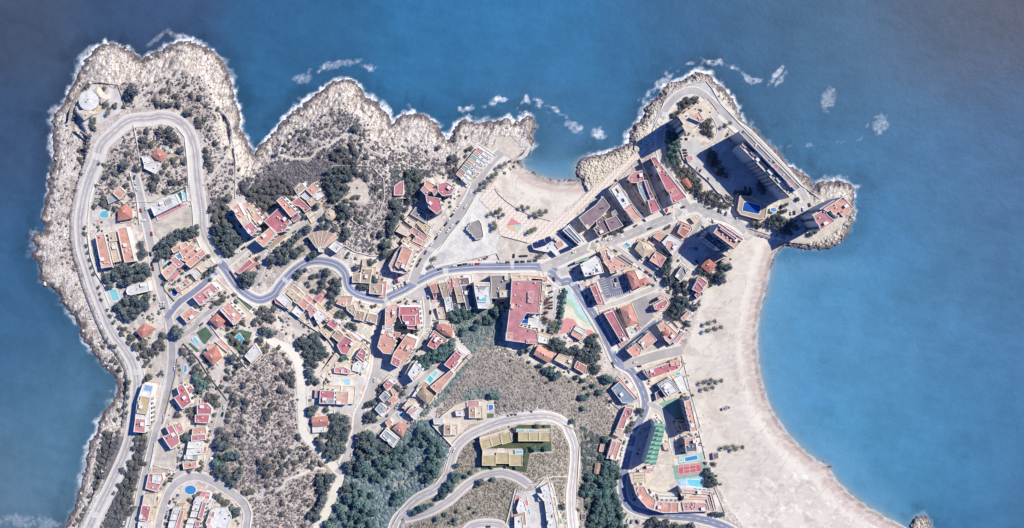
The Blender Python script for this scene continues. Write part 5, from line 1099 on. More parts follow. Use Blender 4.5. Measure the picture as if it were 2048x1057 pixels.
bd('curved salmon roof strip half in the shade of the red hotel', 'apartment block', 'C3', '5,625 60,580 125,578 145,600 130,700 60,835 0,830', 13, 's', 'f', wm=wall_cream)
bd('salmon roofed block with two white light wells', 'apartment block', 'C4', '130,52 240,70 250,150 278,165 232,312 140,300 80,232', 14, 's', 'f', ('130,10 240,20 240,60 135,50', 12, 'g', 'f'), ('205,90 245,95 242,130 205,125', 14.8, 'w', 'f'))
bd('dark shaded annex between the two salmon blocks', 'apartment block', 'C4', '262,75 320,85 300,150 255,150', 9, 'K', 'f')
bd('long salmon roofed block with a red southern end', 'apartment block', 'C4', '320,200 385,108 500,152 470,240 375,390 300,455 215,410 250,300', 14, 's', 'f', ('250,335 335,380 298,450 218,408', 14.6, 'k', 'F'), ('312,130 340,108 370,125 345,155', 12, 'K', 'f'))
bd('square red roofed house above the green treetops', 'house', 'C4', '605,220 672,115 762,180 682,265', 9, 'k', 'f')
bd('red hip roofed villa with white annex by the walled court', 'villa', 'C3', '555,790 640,785 710,835 708,925 610,885 550,835', 6, 'r', 'o', ('570,750 640,755 640,785 570,790', 5, 'w', 'f'))
bd('white faceted villa with a salmon side roof on the court street', 'villa', 'C4', '400,520 480,390 562,482 462,605', 13, 'w', 'f', ('462,560 545,490 560,490 475,590', 13.6, 's', 'F'), ('370,520 440,390 470,375 405,520', 9, 'c', 'f'), wm=wall_white)
bd('long red roofed villa beside the twin turquoise pools', 'villa', 'C4', '782,420 905,280 970,332 862,475', 9, 'k', 'f', ('905,280 925,262 990,318 968,335', 7, 'K', 'F'), ('865,430 920,380 940,395 890,450', 10.5, 'k', 'f'))
bd('salmon edged terrace house above the grey slope', 'villa', 'C4', '1020,350 1060,310 1085,325 940,480 900,485', 3, 'b', 'f', ('1022,345 1058,310 1080,330 1045,365', 4, 's', 'F'))
bd('long salmon terracotta roof below the twin pools', 'house', 'C4', '635,655 850,480 890,512 715,725', 7, 's', 'f', clutter=.2)
bd('brown hip roofed villa with white terraces on the villa street', 'villa', 'C4', '500,740 565,662 662,740 600,832', 6, 'n', 'h', ('445,755 500,670 545,650 480,760', 4, 'w', 'f'))
bd('small red roofed house beside the white court', 'house', 'C4', '140,640 190,580 250,622 180,692', 6, 'k', 'f', ('195,580 215,562 300,590 260,630', 5, 'w', 'f'))
bd('upper grey roofed house of the pair by the steep street', 'house', 'C4', '95,762 155,700 215,752 150,822', 6, 'g', 'f', ('215,690 240,672 300,735 262,780', 5, 's', 'f'))
bd('lower grey roofed house of the pair by the steep street', 'house', 'C4', '52,892 112,820 178,880 110,952', 6, 'g', 'f')
bd('salmon roofed terrace house on the villa street', 'house', 'C4', '185,800 240,750 312,792 240,842', 5, 's', 'f', ('140,910 180,870 250,860 170,920', 4, 'K', 'f'))
bd('white villa with salmon roof room and dark terraces', 'villa', 'C4', '385,925 450,850 560,900 470,1002', 6, 'w', 'f', ('405,930 450,880 492,908 432,962', 7.5, 's', 'F'), ('335,880 400,800 440,825 380,890', 4, 'c', 'f'), wm=wall_white)
bd('tiled house with stepped red gables at the gully edge', 'house', 'C5', '30,40 95,-20 180,5 130,120', 6, 't', 'o', ('-50,-25 0,-60 30,-20 -20,20', 5, 's', 'f'))
bd('white framed house with a grey glass roof at the gully edge', 'house', 'B8', '1070,115 1140,30 1272,140 1215,235', 6, 'w', 'f', ('1100,110 1145,62 1250,148 1208,205', 7, 'g', 'F'), wm=wall_white)
bd('villa with beige tiles and a white box above the gully', 'villa', 'C4', '1045,868 1112,865 1112,985 1048,982', 6, 'n', 'f', ('902,912 990,908 1000,962 912,965', 5, 'w', 'f'), ('1112,870 1190,870 1190,985 1112,985', 5, 'c', 'f'))
bd('villa with beige tiles beside the hairpin wall', 'villa', 'C5', '552,-2 622,-2 620,106 550,106', 6, 'n', 'f', ('624,0 692,2 690,104 622,104', 5, 'c', 'f'), ('440,-60 540,-60 540,-5 450,-5', 5, 'w', 'f'))
# new villas with tan roofs
def row3(lbl, units):
    """a terrace of three villas: one building each row"""
    (c0, p0) = units[0]
    bd(lbl, 'villa', c0, p0, 6.5, 'y', 'F', *[(p, 6.6+.1*i, 'y', 'F') for i, (c, p) in enumerate(units[1:])], wm=wall_grey, clutter=0)
row3('upper left terrace of three new villas with tan roofs', [('C5', '915,162 1020,132 1045,222 940,252'), ('C5', '1022,132 1125,105 1145,190 1047,220'), ('C5', '1130,95 1222,62 1250,170 1148,200')])
row3('lower terrace of three new villas with tan roofs', [('C5', '942,315 1082,315 1082,415 942,415'), ('C5', '1085,285 1217,285 1217,395 1085,395'), ('C5', '1219,305 1355,305 1352,418 1219,418')])
row3('upper right terrace of three new villas with tan roofs', [('D2', '290,75 400,75 400,166 290,166'), ('D2', '402,75 505,75 505,166 402,166'), ('D2', '507,75 615,75 612,166 507,166')])
bd('topmost white villa of the column right of the hairpin end', 'villa', 'D2', '515,640 600,598 625,690 540,702', 6, 'w', 'f', wm=wall_white, group='white villas below the hairpin')
bd('second white villa of the column, with a slatted grey roof', 'villa', 'D2', '485,705 620,698 640,772 550,778', 6, 'w', 'f', ('485,712 535,710 540,778 495,778', 4, 'g', 'F'), wm=wall_white, group='white villas below the hairpin')
bd('third white villa of the column right of the hairpin end', 'villa', 'D2', '555,782 640,772 662,882 572,892', 6, 'w', 'f', wm=wall_white, group='white villas below the hairpin')
bd('lowest white villa of the column, with blue solar panels', 'villa', 'D2', '572,900 656,886 685,1000 690,1075 590,1075', 6, 'w', 'f', wm=wall_white, group='white villas below the hairpin')
bd('white villa west of the white forecourt with two slim pools', 'villa', 'D2', '250,942 328,930 345,1075 252,1075', 5, 'w', 'f', wm=wall_white)
bd('white villa with a bent black roof line beside the inner wall', 'villa', 'D2', '270,860 300,760 350,780 375,880 290,905', 5, 'w', 'f', wm=wall_white)
bd('small maroon roofed shed beside the eastern hillside road', 'shed', 'D2', '935,910 977,905 975,972 937,972', 3, 'p', 'f', clutter=0)
bd('old brown tiled house at the top of the wooded strip', 'house', 'D2', '1078,400 1130,395 1108,500 1065,490', 4, 'n', 'a')
bd('long salmon roofed building by the shaded street crossing', 'house', 'E4', '62,342 122,152 218,182 160,362', 7, 's', 'f', ('122,165 170,180 110,350 70,335', 7.6, 'K', 'F'))
bd('small salmon hut between the hillside and the long salmon roof', 'hut', 'E4', '5,200 45,205 30,275 -10,270', 3, 's', 'f', clutter=0)

# ------------------------------------------------------------------ the town between the cove and the long beach
bd('grey sheet roofed hall by the curved street', 'hall', 'E3', '120,515 205,440 375,632 335,672 235,668', 7, 'l', 'f', clutter=.15)
bd('stepped red roofed row behind the grey hall', 'terraced house', 'E3', '270,712 350,722 332,800 282,842 265,900 250,942 172,942 230,800', 7, 'k', 'f', ('140,1000 172,942 255,960 220,1035', 6, 'b', 'f'), ('310,720 350,725 335,790 300,770', 5, 'c', 'F'))
bd('red roofed beach block with an oval pool beside it', 'apartment block', 'E3', '455,338 740,240 840,205 850,275 822,312 560,402 515,408', 9, 'k', 'f', ('480,325 520,335 555,400 520,405', 10, 'k', 'f'), ('640,290 700,265 715,300 650,320', 7, 'c', 'F'), ('740,228 840,205 848,260 750,275', 10, 's', 'f'))
bd('white roofed beach house with grey roof machines', 'apartment block', 'E3', '612,480 740,408 850,540 705,612', 10, 'g', 'f', ('580,562 640,530 692,592 600,645', 6, 'p', 'F'), ('640,490 735,430 820,530 720,590', 10.5, 'w', 'f'), wm=wall_white, clutter=2)
bd('large white canopy on the beach edge', 'canopy', 'E3', '778,412 880,370 935,540 865,562', 3.4, 'w', 'F', clutter=0)
bd('tall long salmon roofed block leaning over the green court', 'apartment block', 'E3', '885,652 955,632 1030,962 960,978', 21, 's', 'f', ('935,850 965,845 985,915 955,920', 23, 's', 'f'), wm=wall_grey, facade=60)
bd('low salmon roofed house with a dark court beside the tall block', 'house', 'E3', '850,892 930,868 945,965 880,970', 8, 's', 'f', ('790,850 900,850 905,880 850,890', 6, 'n', 'f'))
bd('dark grey roofed beach hotel above the mint pool terrace', 'hotel', 'E4', '860,142 970,120 992,268 880,282', 10, 'd', 'f', ('865,145 972,118 975,155 905,165 905,210 872,215', 11, 's', 'f'))
bd('long white terraces beside the dark grey beach hotel', 'terraced house', 'E4', '640,200 700,170 725,262 660,255', 3, 'c', 'f')
pts8 = []
a0 = P('E4', '572,20')[0]; a1 = P('E4', '450,398')[0]; b0 = P('E4', '662,35')[0]; b1 = P('E4', '568,402')[0]
gb_c = P('E4', '560,210')[0]; zg = float(ZH(*gb_c)); gx_, gy_, _ = W(*gb_c, zg)
gbr = empty('barrel_roof_block', (gx_, gy_, zg), 'tall block with a row of green barrel vault roofs', 'apartment block')
pv = P('E3', '575,875 685,895 672,945 565,925')
level(gbr, pv, zg-3, zg+22, 'e', 'v', wall_grey, False, 0, 30)
for i in range(8):
    t0, t1 = i/8+.004, (i+1)/8-.004
    q = [(a0[0]+(a1[0]-a0[0])*t0, a0[1]+(a1[1]-a0[1])*t0), (b0[0]+(b1[0]-b0[0])*t0, b0[1]+(b1[1]-b0[1])*t0), (b0[0]+(b1[0]-b0[0])*t1, b0[1]+(b1[1]-b0[1])*t1), (a0[0]+(a1[0]-a0[0])*t1, a0[1]+(a1[1]-a0[1])*t1)]
    level(gbr, q, zg-3, zg+26-i*.25, 'e', 'v', wall_grey, False, 0, 24)
    cxq = [sum(p[k] for p in q)/4 for k in (0, 1)]; ww = W(cxq[0], cxq[1], zg+29)
    put(ME['chimney'], 'chimney', gbr, (ww[0], ww[1], zg+28), 0, (.8, .8, 1.6))
bd('curved salmon roofed resort wing above the shaded road bend', 'hotel', 'E4', '342,622 450,625 485,695 570,765 545,872 480,845 412,770 365,700', 13, 's', 'f', ('300,505 345,500 350,620 325,600', 10, 'c', 'f'), ('410,720 470,690 560,770 530,850', 12, 'c', 'F'))
bd('striped white stair terraces at the west of the beige court', 'terrace', 'E4', '305,500 462,490 470,598 335,605', 4, 'c', 'f', ('305,500 462,490 464,505 308,515', 7, 'c', 'F'), ('312,530 464,522 466,536 316,545', 6.4, 'c', 'F'), ('320,560 466,552 468,566 324,575', 5.6, 'c', 'F'), clutter=0)
bd('straight salmon roofed resort wing with red strips', 'hotel', 'E4', '548,870 572,782 805,792 800,895 640,898', 13, 's', 'f', ('560,790 578,790 560,868 545,862', 13.3, 'k', 'F'), ('628,792 642,792 640,890 622,888', 13.3, 'k', 'F'), ('712,794 726,794 722,892 708,892', 13.3, 'k', 'F'), clutter=.4)
bd('salmon roofed resort wing with nested corners by the beach wall', 'hotel', 'E4', '815,655 1140,682 1195,880 808,890 800,790 850,770 820,700', 11, 'c', 'f', ('822,652 1142,680 1192,870 1165,872 1125,712 830,690', 13, 's', 'f'), ('880,715 1110,735 1150,868 1120,870 1090,760 885,755', 12, 's', 'f'), ('840,790 950,785 1085,800 1105,875 855,880', 12, 'K', 'f'), ('945,790 978,790 972,865 940,862', 12.6, 'k', 'F'))
bd('stepped white terraces inside the resort court', 'terrace', 'E4', '510,660 650,690 800,700 800,775 580,770 530,710', 4, 'c', 'f', ('580,700 790,705 790,725 585,720', 5.5, 'w', 'F'), ('590,735 795,740 795,760 600,755', 7, 'w', 'F'), clutter=1.6)
bd('low white service building with a pink roof strip by the court', 'house', 'E4', '445,462 548,450 550,478 448,488', 3.5, 'K', 'f', ('400,465 442,460 445,492 405,496', 4, 'w', 'F'))
bd('white pavilion row under the green vaults', 'house', 'E4', '470,425 575,410 575,435 480,450', 4, 'w', 'f')
# seafront blocks
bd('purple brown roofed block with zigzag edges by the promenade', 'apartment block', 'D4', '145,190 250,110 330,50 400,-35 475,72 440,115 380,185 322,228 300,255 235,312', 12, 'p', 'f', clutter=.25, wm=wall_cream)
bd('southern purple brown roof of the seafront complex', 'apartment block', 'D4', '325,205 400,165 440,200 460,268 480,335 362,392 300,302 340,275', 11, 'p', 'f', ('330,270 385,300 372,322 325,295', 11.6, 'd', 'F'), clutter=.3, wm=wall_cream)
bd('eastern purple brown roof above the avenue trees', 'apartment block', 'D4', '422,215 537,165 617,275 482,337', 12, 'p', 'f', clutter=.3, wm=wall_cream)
bd('small pale blue roof beside the purple brown complex', 'house', 'D4', '490,130 532,105 556,152 502,168', 8, 'l', 'f', clutter=0)
bd('long white framed block with a pale blue sunken roof', 'apartment block', 'C7', '925,640 998,575 1165,765 1095,795', 12, 'w', 'f', ('955,630 990,602 1130,758 1100,768', 12.9, 'l', 'F'), wm=wall_white, clutter=0)
bd('white restaurant roof with dark blue solar panels by the promenade', 'restaurant', 'C7', '598,790 700,745 870,658 1065,820 862,912 800,850 770,872 620,842', 5, 'w', 'f', ('842,782 910,742 942,802 882,838', 6, 's', 'F'), wm=wall_white, clutter=.5)
zr = float(ZH(*P('C7', '800,800')[0]))+5.9
for k, s in enumerate(('605,775 655,755 682,820 628,826', '663,750 725,728 756,795 690,816', '738,722 790,700 820,750 766,782', '890,852 1000,800 1022,840 912,886')):
    q = ccw([W(x, y, zr)[:2] for x, y in P('C7', s)]); V = [(x, y, zr-.15+(.5 if i < 2 else 0)) for i, (x, y) in enumerate(q)]+[(x, y, zr+(.5 if i < 2 else 0)) for i, (x, y) in enumerate(q)]
    o = mesh_obj('solar_array', V, [(4, 5, 6, 7), (0, 1, 5, 4), (1, 2, 6, 5), (2, 3, 7, 6), (3, 0, 4, 7)], solar_m, origin=V[0])
    tag(o, ('leftmost dark blue solar array on the restaurant roof', 'middle dark blue solar array on the restaurant roof', 'third dark blue solar array, beside the roof terrace', 'separate solar array on the restaurant roof near the avenue')[k], 'solar panels', 'solar arrays on the restaurant')
bd('long terrace block, white at the sea end and pink at the street end', 'apartment block', 'D3', '462,682 545,602 700,830 832,990 730,1040 620,890', 13, 'K', 'f', ('485,680 570,622 700,828 620,888', 14, 'w', 'f'), ('640,905 705,860 808,985 735,1020', 13.6, 's', 'F'), wm=wall_cream)
bd('stepped block with a rounded red roof at its promenade end', 'apartment block', 'D3', '660,572 680,540 720,502 812,482 832,590 770,615 700,610', 14, 'k', 'f', ('832,588 865,585 900,690 945,772 905,790 870,700', 14, 'k', 'f'), ('760,620 830,612 905,790 870,850 835,800 790,720', 12, 'g', 'f'), ('725,650 765,640 800,730 850,800 820,800', 8, 'w', 'f'), ('872,800 945,780 1012,900 912,936', 14, 'k', 'f'), facade=20)
bd('long red roofed block with white frame facing the cape road', 'apartment block', 'D3', '905,350 950,332 1010,420 1290,770 1140,832', 14, 'k', 'f', ('1090,700 1170,670 1200,730 1120,770', 15.5, 'k', 'f'), ('965,430 1010,400 1025,415 985,450', 16, 'k', 'f'), wm=wall_white, facade=70)
bd('white roof block with a green canopy at the junction', 'apartment block', 'D4', '165,690 330,598 365,625 412,770 212,812 180,740', 12, 'w', 'f', ('110,650 230,600 252,622 110,672', 8, 'e', 'F'), ('270,765 305,760 312,785 280,790', 14, 's', 'F'), wm=wall_white, clutter=1.6)
bd('stepped salmon roofed block with many small terraces', 'apartment block', 'D4', '370,545 440,520 520,590 600,640 700,705 485,780 462,720 412,665', 10, 's', 'f', ('372,548 412,530 448,640 415,660', 12, 's', 'f'), ('440,525 480,540 500,600 460,610', 11, 'w', 'f'), ('540,745 585,735 590,760 550,770', 11.5, 'w', 'F'), clutter=2.2)
bd('long narrow maroon roof between the street and terraces', 'shed', 'D4', '575,590 598,570 735,665 712,682', 3.5, 'p', 'f', clutter=0)
bd('red hip roofed building with a wing beside the car park', 'hall', 'D4', '655,775 722,762 790,905 715,945', 9, 'r', 'h', ('755,860 862,820 885,880 790,925', 8, 't', 'h'))
bd('narrow red roof between the car park and playground street', 'apartment block', 'D5', '265,182 320,160 392,352 342,355', 10, 'k', 'f', clutter=.2)
bd('beige hip roofed villa beside the small blue pool', 'villa', 'D4', '742,520 792,432 900,482 932,522 832,612', 6, 'b', 'o', ('870,560 920,520 935,545 890,600', 4, 'k', 'F'))
bd('salmon and red roofed house under the dark pines', 'house', 'D4', '895,640 960,545 1072,612 1010,712', 7, 's', 'f', ('985,640 1030,600 1072,615 1015,700', 7.4, 'k', 'F'), ('885,660 895,648 992,715 978,738', 4, 's', 'F'), ('870,590 925,545 945,560 895,620', 4, 'K', 'f'))
bd('salmon roofed garden house at the avenue corner', 'house', 'D4', '930,390 985,345 1062,372 1002,440', 5, 's', 'f')
bd('white flat roofed house with a red square roof patch', 'house', 'D4', '1025,450 1110,362 1252,442 1140,592', 8, 'w', 'f', ('1090,430 1135,440 1165,490 1130,540 1070,495', 8.5, 's', 'F'), ('1135,470 1160,455 1185,480 1165,500', 9, 'k', 'F'), wm=wall_white)
bd('tiled villa in the triangular garden by the avenue', 'villa', 'E1', '130,240 175,145 262,182 272,205 205,292', 6, 't', 'f', ('135,240 178,185 262,222 205,292', 6.6, 'r', 'F'))
bd('beige flat terrace in the corner of the triangular garden', 'terrace', 'E1', '262,85 320,65 352,100 312,145', 3, 'b', 'f', clutter=0)
bd('grey flat roofed house with a metal box beside the green van', 'house', 'E1', '105,700 182,590 252,642 170,757', 6, 'x', 'f', ('205,620 235,615 252,640 225,670', 7, 'g', 'F'))
bd('red hip roofed house under the beach pines', 'house', 'E1', '385,600 455,515 542,582 470,670', 6, 'r', 'h')
bd('beach house with two red roofs divided by white walls', 'house', 'E1', '330,742 362,702 452,772 402,832', 7, 'k', 'f', ('285,842 332,755 410,840 365,880', 6.5, 'k', 'f'), ('312,900 350,865 382,900 345,945', 5.5, 'k', 'f'), wm=wall_white)
bd('tall beach block with a salmon roof and a lower purple wing coloured as shaded', 'apartment block', 'E1', '580,140 832,312 738,412 512,242', 33, 's', 'f', ('580,140 832,312 808,335 560,165', 35, 'k', 'f'), ('580,200 600,190 760,300 745,320', 35.5, 'p', 'F'), ('400,295 460,225 572,365 540,400', 21, 'p', 'f', 30), ('540,395 580,355 620,390 580,430', 24, 'd', 'f'), ('600,455 640,400 720,430 665,500', 15, 'c', 'f', 20), ('600,540 640,515 655,530 625,560', 9, 's', 'F'), wm=wall_grey, facade=60)  # purple of the lower wing is shade put into its roof colour
bd('long red roofed apartment row by the playground street', 'apartment block', 'D5', '415,465 500,435 660,732 600,776', 10, 'k', 'f', clutter=.8)
bd('orange hip roofed house beside the grey tennis yard', 'house', 'D5', '585,408 690,365 770,562 662,602', 7, 't', 'h')
bd('small white yard building below the orange hip roof', 'house', 'D5', '642,620 690,598 755,650 680,708', 4, 'w', 'f', ('752,610 790,590 806,630 770,656', 4, 'K', 'F'))
bd('red roofed house with a salmon upper roof near the pines', 'house', 'D5', '935,382 1062,312 1086,350 1045,412 952,422', 8, 'k', 'f', ('980,292 1030,265 1056,295 1000,322', 8, 's', 'f'))
bd('pair of salmon roofed blocks with a dark gap by the access road', 'apartment block', 'D5', '650,852 755,775 812,832 792,900 732,935', 11, 's', 'f', ('770,765 892,652 972,742 850,850', 11, 's', 'f'), ('640,830 880,640 890,652 650,852', 6, 'w', 'f'), clutter=.7)
bd('salmon roofed building with a small red hip tower', 'apartment block', 'D5', '975,592 1050,542 1190,672 1112,790 1060,742', 11, 's', 'f', ('1030,652 1080,635 1108,680 1050,692', 13, 'r', 'h'), ('1140,770 1235,655 1262,680 1180,782', 7, 'K', 'f'), ('1090,580 1120,560 1200,640 1175,660', 8, 'c', 'f'))
bd('narrow salmon roofed beach house at the edge of the pines', 'house', 'D5', '1222,512 1300,430 1322,470 1252,546', 6, 's', 'f', ('1145,545 1190,535 1245,590 1210,620', 5, 'c', 'f'))
bd('salmon tiled roof kiosk on the green cape slope', 'pavilion', 'D7', '185,427 235,405 282,490 250,515', 3.5, 'r', 'a')
bd('pink shelter roof in the slab tower car park', 'shelter', 'D7', '220,182 280,168 296,215 240,236', 3, 'K', 'F', clutter=0)
bd('white lifeguard kiosk roof below the pool terrace', 'kiosk', 'D7', '965,855 1020,850 1025,885 975,892', 3, 'w', 'f', clutter=0)
# towers of the cape
bd('cream roofed tower on the point of the cape', 'tower block', 'D6', '715,348 822,482 488,722 445,645 460,632 405,552', 40, 'c', 'f', ('520,560 620,490 680,590 640,610', 43, 's', 'f'), ('620,575 665,555 682,590 640,612', 43.6, 'k', 'F'), wm=wall_grey, facade=90)
bd('long slab tower with grey striped facade and sunny roof terraces', 'tower block', 'D8', '0,335 30,295 570,835 528,872 395,740 260,600 130,465', 33, 'c', 'f', ('-10,185 28,150 640,770 590,805', 38, 'x', 'f'), ('330,540 375,515 412,555 380,580', 38.4, 'k', 'F'), ('495,710 530,680 575,720 535,765', 38.4, 'k', 'F'),
   ('130,395 205,410 240,440 200,470', 35, 'w', 'f'), ('285,590 320,565 360,610 330,640', 35, 'w', 'f'), ('380,670 410,660 440,700 415,720', 35, 'w', 'f'), ('430,700 465,705 565,810 530,830', 34, 's', 'F'), ('30,300 75,335 60,350 20,320', 34.5, 's', 'F'), ('120,385 165,425 150,440 110,400', 34.5, 'b', 'F'), wm=wall_grey, clutter=1.2, facade=100)
bd('pink and salmon roofed tower at the tip of the cape', 'tower block', 'E2', '665,482 782,422 820,480 900,545 745,642 720,575 702,560', 36, 'k', 'f', ('775,418 980,285 1092,402 985,500 935,440 880,475 850,425 818,445', 38, 's', 'f'), ('890,470 930,445 985,500 925,515', 36.5, 's', 'f'), ('735,412 885,320 895,330 745,425', 34, 'K', 'F'), wm=wall_grey, facade=100)
for i, (c1, c2) in enumerate((('k', 'pink'), ('s', 'salmon'), ('e', 'green'), ('b', 'beige'), ('n', 'brown'), ('e', 'pale green'), ('k', 'red'), ('s', 'light salmon'))):
    A0, A1, B0, B1 = P('C1', '985,600 745,898 1135,700 862,1000')
    f = lambda a, b, t: (a[0]+(b[0]-a[0])*t, a[1]+(b[1]-a[1])*t)
    q = [f(A0, A1, i/8+.008), f(A0, A1, (i+1)/8-.008), f(B0, B1, (i+1)/8-.008), f(B0, B1, i/8+.008)]
    r = bd('%s of eight row houses by the ramp, %s roof strip' % ((ORD[i]+' from the sea'), c2), 'terraced house', 'S', q, 5, 'w', 'f', group='eight narrow row houses', wm=wall_white, clutter=1.5)
    m1, m2 = f(q[0], q[3], .45), f(q[1], q[2], .45); zg = r.location.z
    level(r, [f(q[0], q[1], .12), f(q[0], q[1], .88), f(m1, m2, .88), f(m1, m2, .12)], zg+4.5, zg+6, c1, 'F', wall_white, False, 0)
bd('beige roofed pavilion with stepped edges in the white plaza', 'pavilion', 'C2', '905,555 990,525 1005,545 1020,570 1045,700 1030,725 960,740 945,710 925,705 915,675 890,668 885,650 865,640 858,618 880,600 875,585 900,580', 3.5, 'x', 'F', clutter=0)
# pool terrace of the slab tower
bd('brown paved raised terrace round the big blue pool', 'terrace', 'D7', '790,592 900,600 1080,690 1060,832 990,842 800,790 765,740', 6, 'n', 'f', clutter=0)

# ------------------------------------------------------------------ swimming pools
water_m = {}
def pool_mat(rgb):
    k = str(rgb)
    if k not in water_m:
        m, nt, bs = nodes('pool_water'); L = nt.links.new
        geo = nt.nodes.new('ShaderNodeNewGeometry'); n = setin(N(nt, 'ShaderNodeTexNoise'), Scale=.7, Detail=3.0, Distortion=1.0); L(geo.outputs['Position'], n.inputs[0])
        r = ramp(nt, .35, .7, (.82, .84, .86, 1), (1.12, 1.12, 1.1, 1)); L(n.outputs[0], r.inputs[0]); L(mul(nt, alb(rgb), r.outputs[0]), bs.inputs['Base Color'])
        bs.inputs['Roughness'].default_value = .12; bs.inputs['Specular IOR Level'].default_value = .3; water_m[k] = m
    return water_m[k]
AQ = (126, 196, 220); TQ = (110, 190, 205); PB = (140, 200, 226); DB = (44, 92, 168); MB = (70, 140, 205)
def pool(label, crop, s, rgb=AQ, dz=0.12, z=None):
    pts = ccw(P(crop, s)); n = len(pts); cx = sum(p[0] for p in pts)/n; cy = sum(p[1] for p in pts)/n
    zg = float(ZH(cx, cy))+dz if z is None else float(ZH(cx, cy))+z
    q = ccw([W(x, y, zg)[:2] for x, y in pts]); c = W(cx, cy, zg)
    root = empty('swimming_pool', c, label, 'pool')
    o = inset(q, -.6); V = [(x, y, zg-.4) for x, y in o]+[(x, y, zg+.18) for x, y in o]+[(x, y, zg+.18) for x, y in q]+[(x, y, zg-.3) for x, y in q]
    F = []
    for i in range(n):
        j = (i+1) % n
        for k in range(3): F.append((k*n+i, k*n+j, (k+1)*n+j, (k+1)*n+i))
    part('coping', V, F, trim, root); part('water', [(x, y, zg+.06) for x, y in inset(q, -.05)], [tuple(range(n))], pool_mat(rgb), root)
    return root
for a in (('long pale turquoise pool above the pink hip roofed villa', 'A4', '130,208 228,272 215,298 110,238', (170, 222, 222)), ('oval blue pool in the white garden by the coast road', 'A3', circle('A3', 842, 948, 52, 18, 40), TQ),
          ('narrow pool in a white frame on dark green decking', 'A4', '338,695 372,692 382,790 350,800', (150, 210, 222)), ('square light turquoise pool on the terrace over the coast road', 'A5', '885,690 965,678 1003,790 925,805', (140, 208, 222)),
          ('slim dark blue pool in the shade of the apartment wings', 'A5', '752,320 770,320 800,450 782,452', (60, 100, 160)), ('hexagonal pool beside the green rug', 'A6', '130,385 155,372 180,385 170,410 140,415', (150, 206, 226)),
          ('blue rooftop pool terrace of the stepped salmon houses', 'A6', '272,325 312,305 342,340 302,368', (110, 150, 190), .1, 6.3), ('round blue tarpaulin pool by the street corner', 'A6', circle('A6', 258, 725, 32, 12), (70, 112, 170)),
          ('rectangular pool on the white terrace beside the lawn', 'A8', '448,150 478,128 545,215 512,238', (130, 205, 220)), ('bright blue bent pool between the garden palms', 'A8', '900,130 945,92 998,160 968,188 940,150 920,158', (96, 180, 214)),
          ('wedge shaped pool beside the inner street hill', 'A8', '362,430 385,420 405,455 372,512 358,500', (92, 160, 205)), ('large round blue pool with a white rim in the loop', 'B2', circle('B2', 413, 665, 58, 20, 46), MB), ('small pale pool on the pink terrace in the loop', 'B2', '570,685 590,675 632,695 622,718 575,705', (190, 224, 232)),
          ('light blue rooftop pool of the seafront white block', 'A7', '1005,632 1092,655 1078,712 990,692', (150, 180, 215), .1, 10.8), ('small pool on the sandy garden by the shaded steep street', 'B6', '925,870 950,825 978,832 950,880', (170, 222, 224)),
          ('blue pool beside the solar collector house', 'B6', '705,830 722,820 768,865 748,882', (110, 190, 220)), ('large pale blue pool on the paved terrace by the marked car park', 'B7', '682,572 795,572 792,640 682,635', (176, 214, 236)), ('pale paddling pool joined to the large terrace pool', 'B7', '632,565 680,568 680,606 634,602', (200, 228, 238)),
          ('turquoise pool of the twin pools by the long salmon roof', 'C4', '600,575 635,535 672,570 632,618', (92, 196, 210)), ('pale pool of the twin pools by the long red roof', 'C4', '638,530 690,480 722,510 676,562', (150, 214, 224)), ('kidney shaped blue pool beside the villa street', 'C4', '298,950 325,925 352,955 322,982', (80, 176, 214)),
          ('bright blue pool on the villa plot above the gully', 'C4', '1252,848 1300,845 1306,930 1257,935', (70, 130, 210)), ('small blue pool of the beige hip roofed villa', 'D4', '622,470 650,450 692,478 665,503', (90, 166, 214)),
          ('round ended big blue pool on the brown terrace', 'D7', '835,665 860,655 1000,690 1012,705 1000,775 985,785 825,752 818,738', (42, 90, 170), .1, 6.2), ('small round pool beside the brown terrace', 'D7', circle('D7', 1147, 740, 32, 14, 22), (88, 150, 212), .1, 3),
          ('oval turquoise pool by the large white canopy', 'E3', circle('E3', 822, 360, 30, 14, 20), (120, 196, 214)), ('striped blue lap pool on the mint terrace', 'E4', '862,336 988,310 1000,352 868,376', (72, 150, 210)), ('small round pool at the end of the lap pool', 'E4', circle('E4', 825, 360, 18, 12), (150, 206, 232)),
          ('large curved turquoise pool below the tennis court', 'E4', '890,555 1000,562 1035,570 1055,600 1045,628 1020,635 890,620', (120, 206, 230)),
          ('rooftop pool of the white block with round openings', 'C3', '990,503 1072,503 1070,548 988,548', (120, 202, 218), .1, 15.9), ('dark blue pool in the court of the big red block', 'C8', '500,575 570,590 558,678 492,668', (46, 92, 170), .1, 5.0),
          ('tiny roof pool of the white yard house in the town row', 'C3', '650,515 678,502 690,540 660,552', (130, 190, 220), .1, 5.9),
          ('first slim pool of the white villa west of the forecourt', 'D2', '386,862 400,856 414,910 397,916', (110, 170, 214)), ('second slim pool of the white villa west of the forecourt', 'D2', '342,970 358,965 370,1015 352,1020', (80, 140, 200)),
          ('turquoise pool of the topmost white villa', 'D2', '602,624 632,624 638,684 615,690', (150, 206, 216)), ('turquoise pool of the third white villa', 'D2', '660,822 688,818 712,935 684,942', (160, 214, 220))): pool(*a)
nv = (('C5', '930,140 985,122 995,138 940,156'), ('C5', '1035,108 1080,95 1088,110 1042,122'), ('C5', '1165,82 1218,66 1225,84 1172,100'), ('C5', '965,262 1038,262 1038,296 970,296'), ('C5', '1105,248 1160,248 1160,278 1108,278'), ('D2', '258,262 332,262 332,292 262,296'),
      ('D2', '290,52 350,52 350,74 290,74'), ('D2', '395,52 448,52 448,74 395,74'), ('D2', '522,52 588,52 588,74 522,74'))
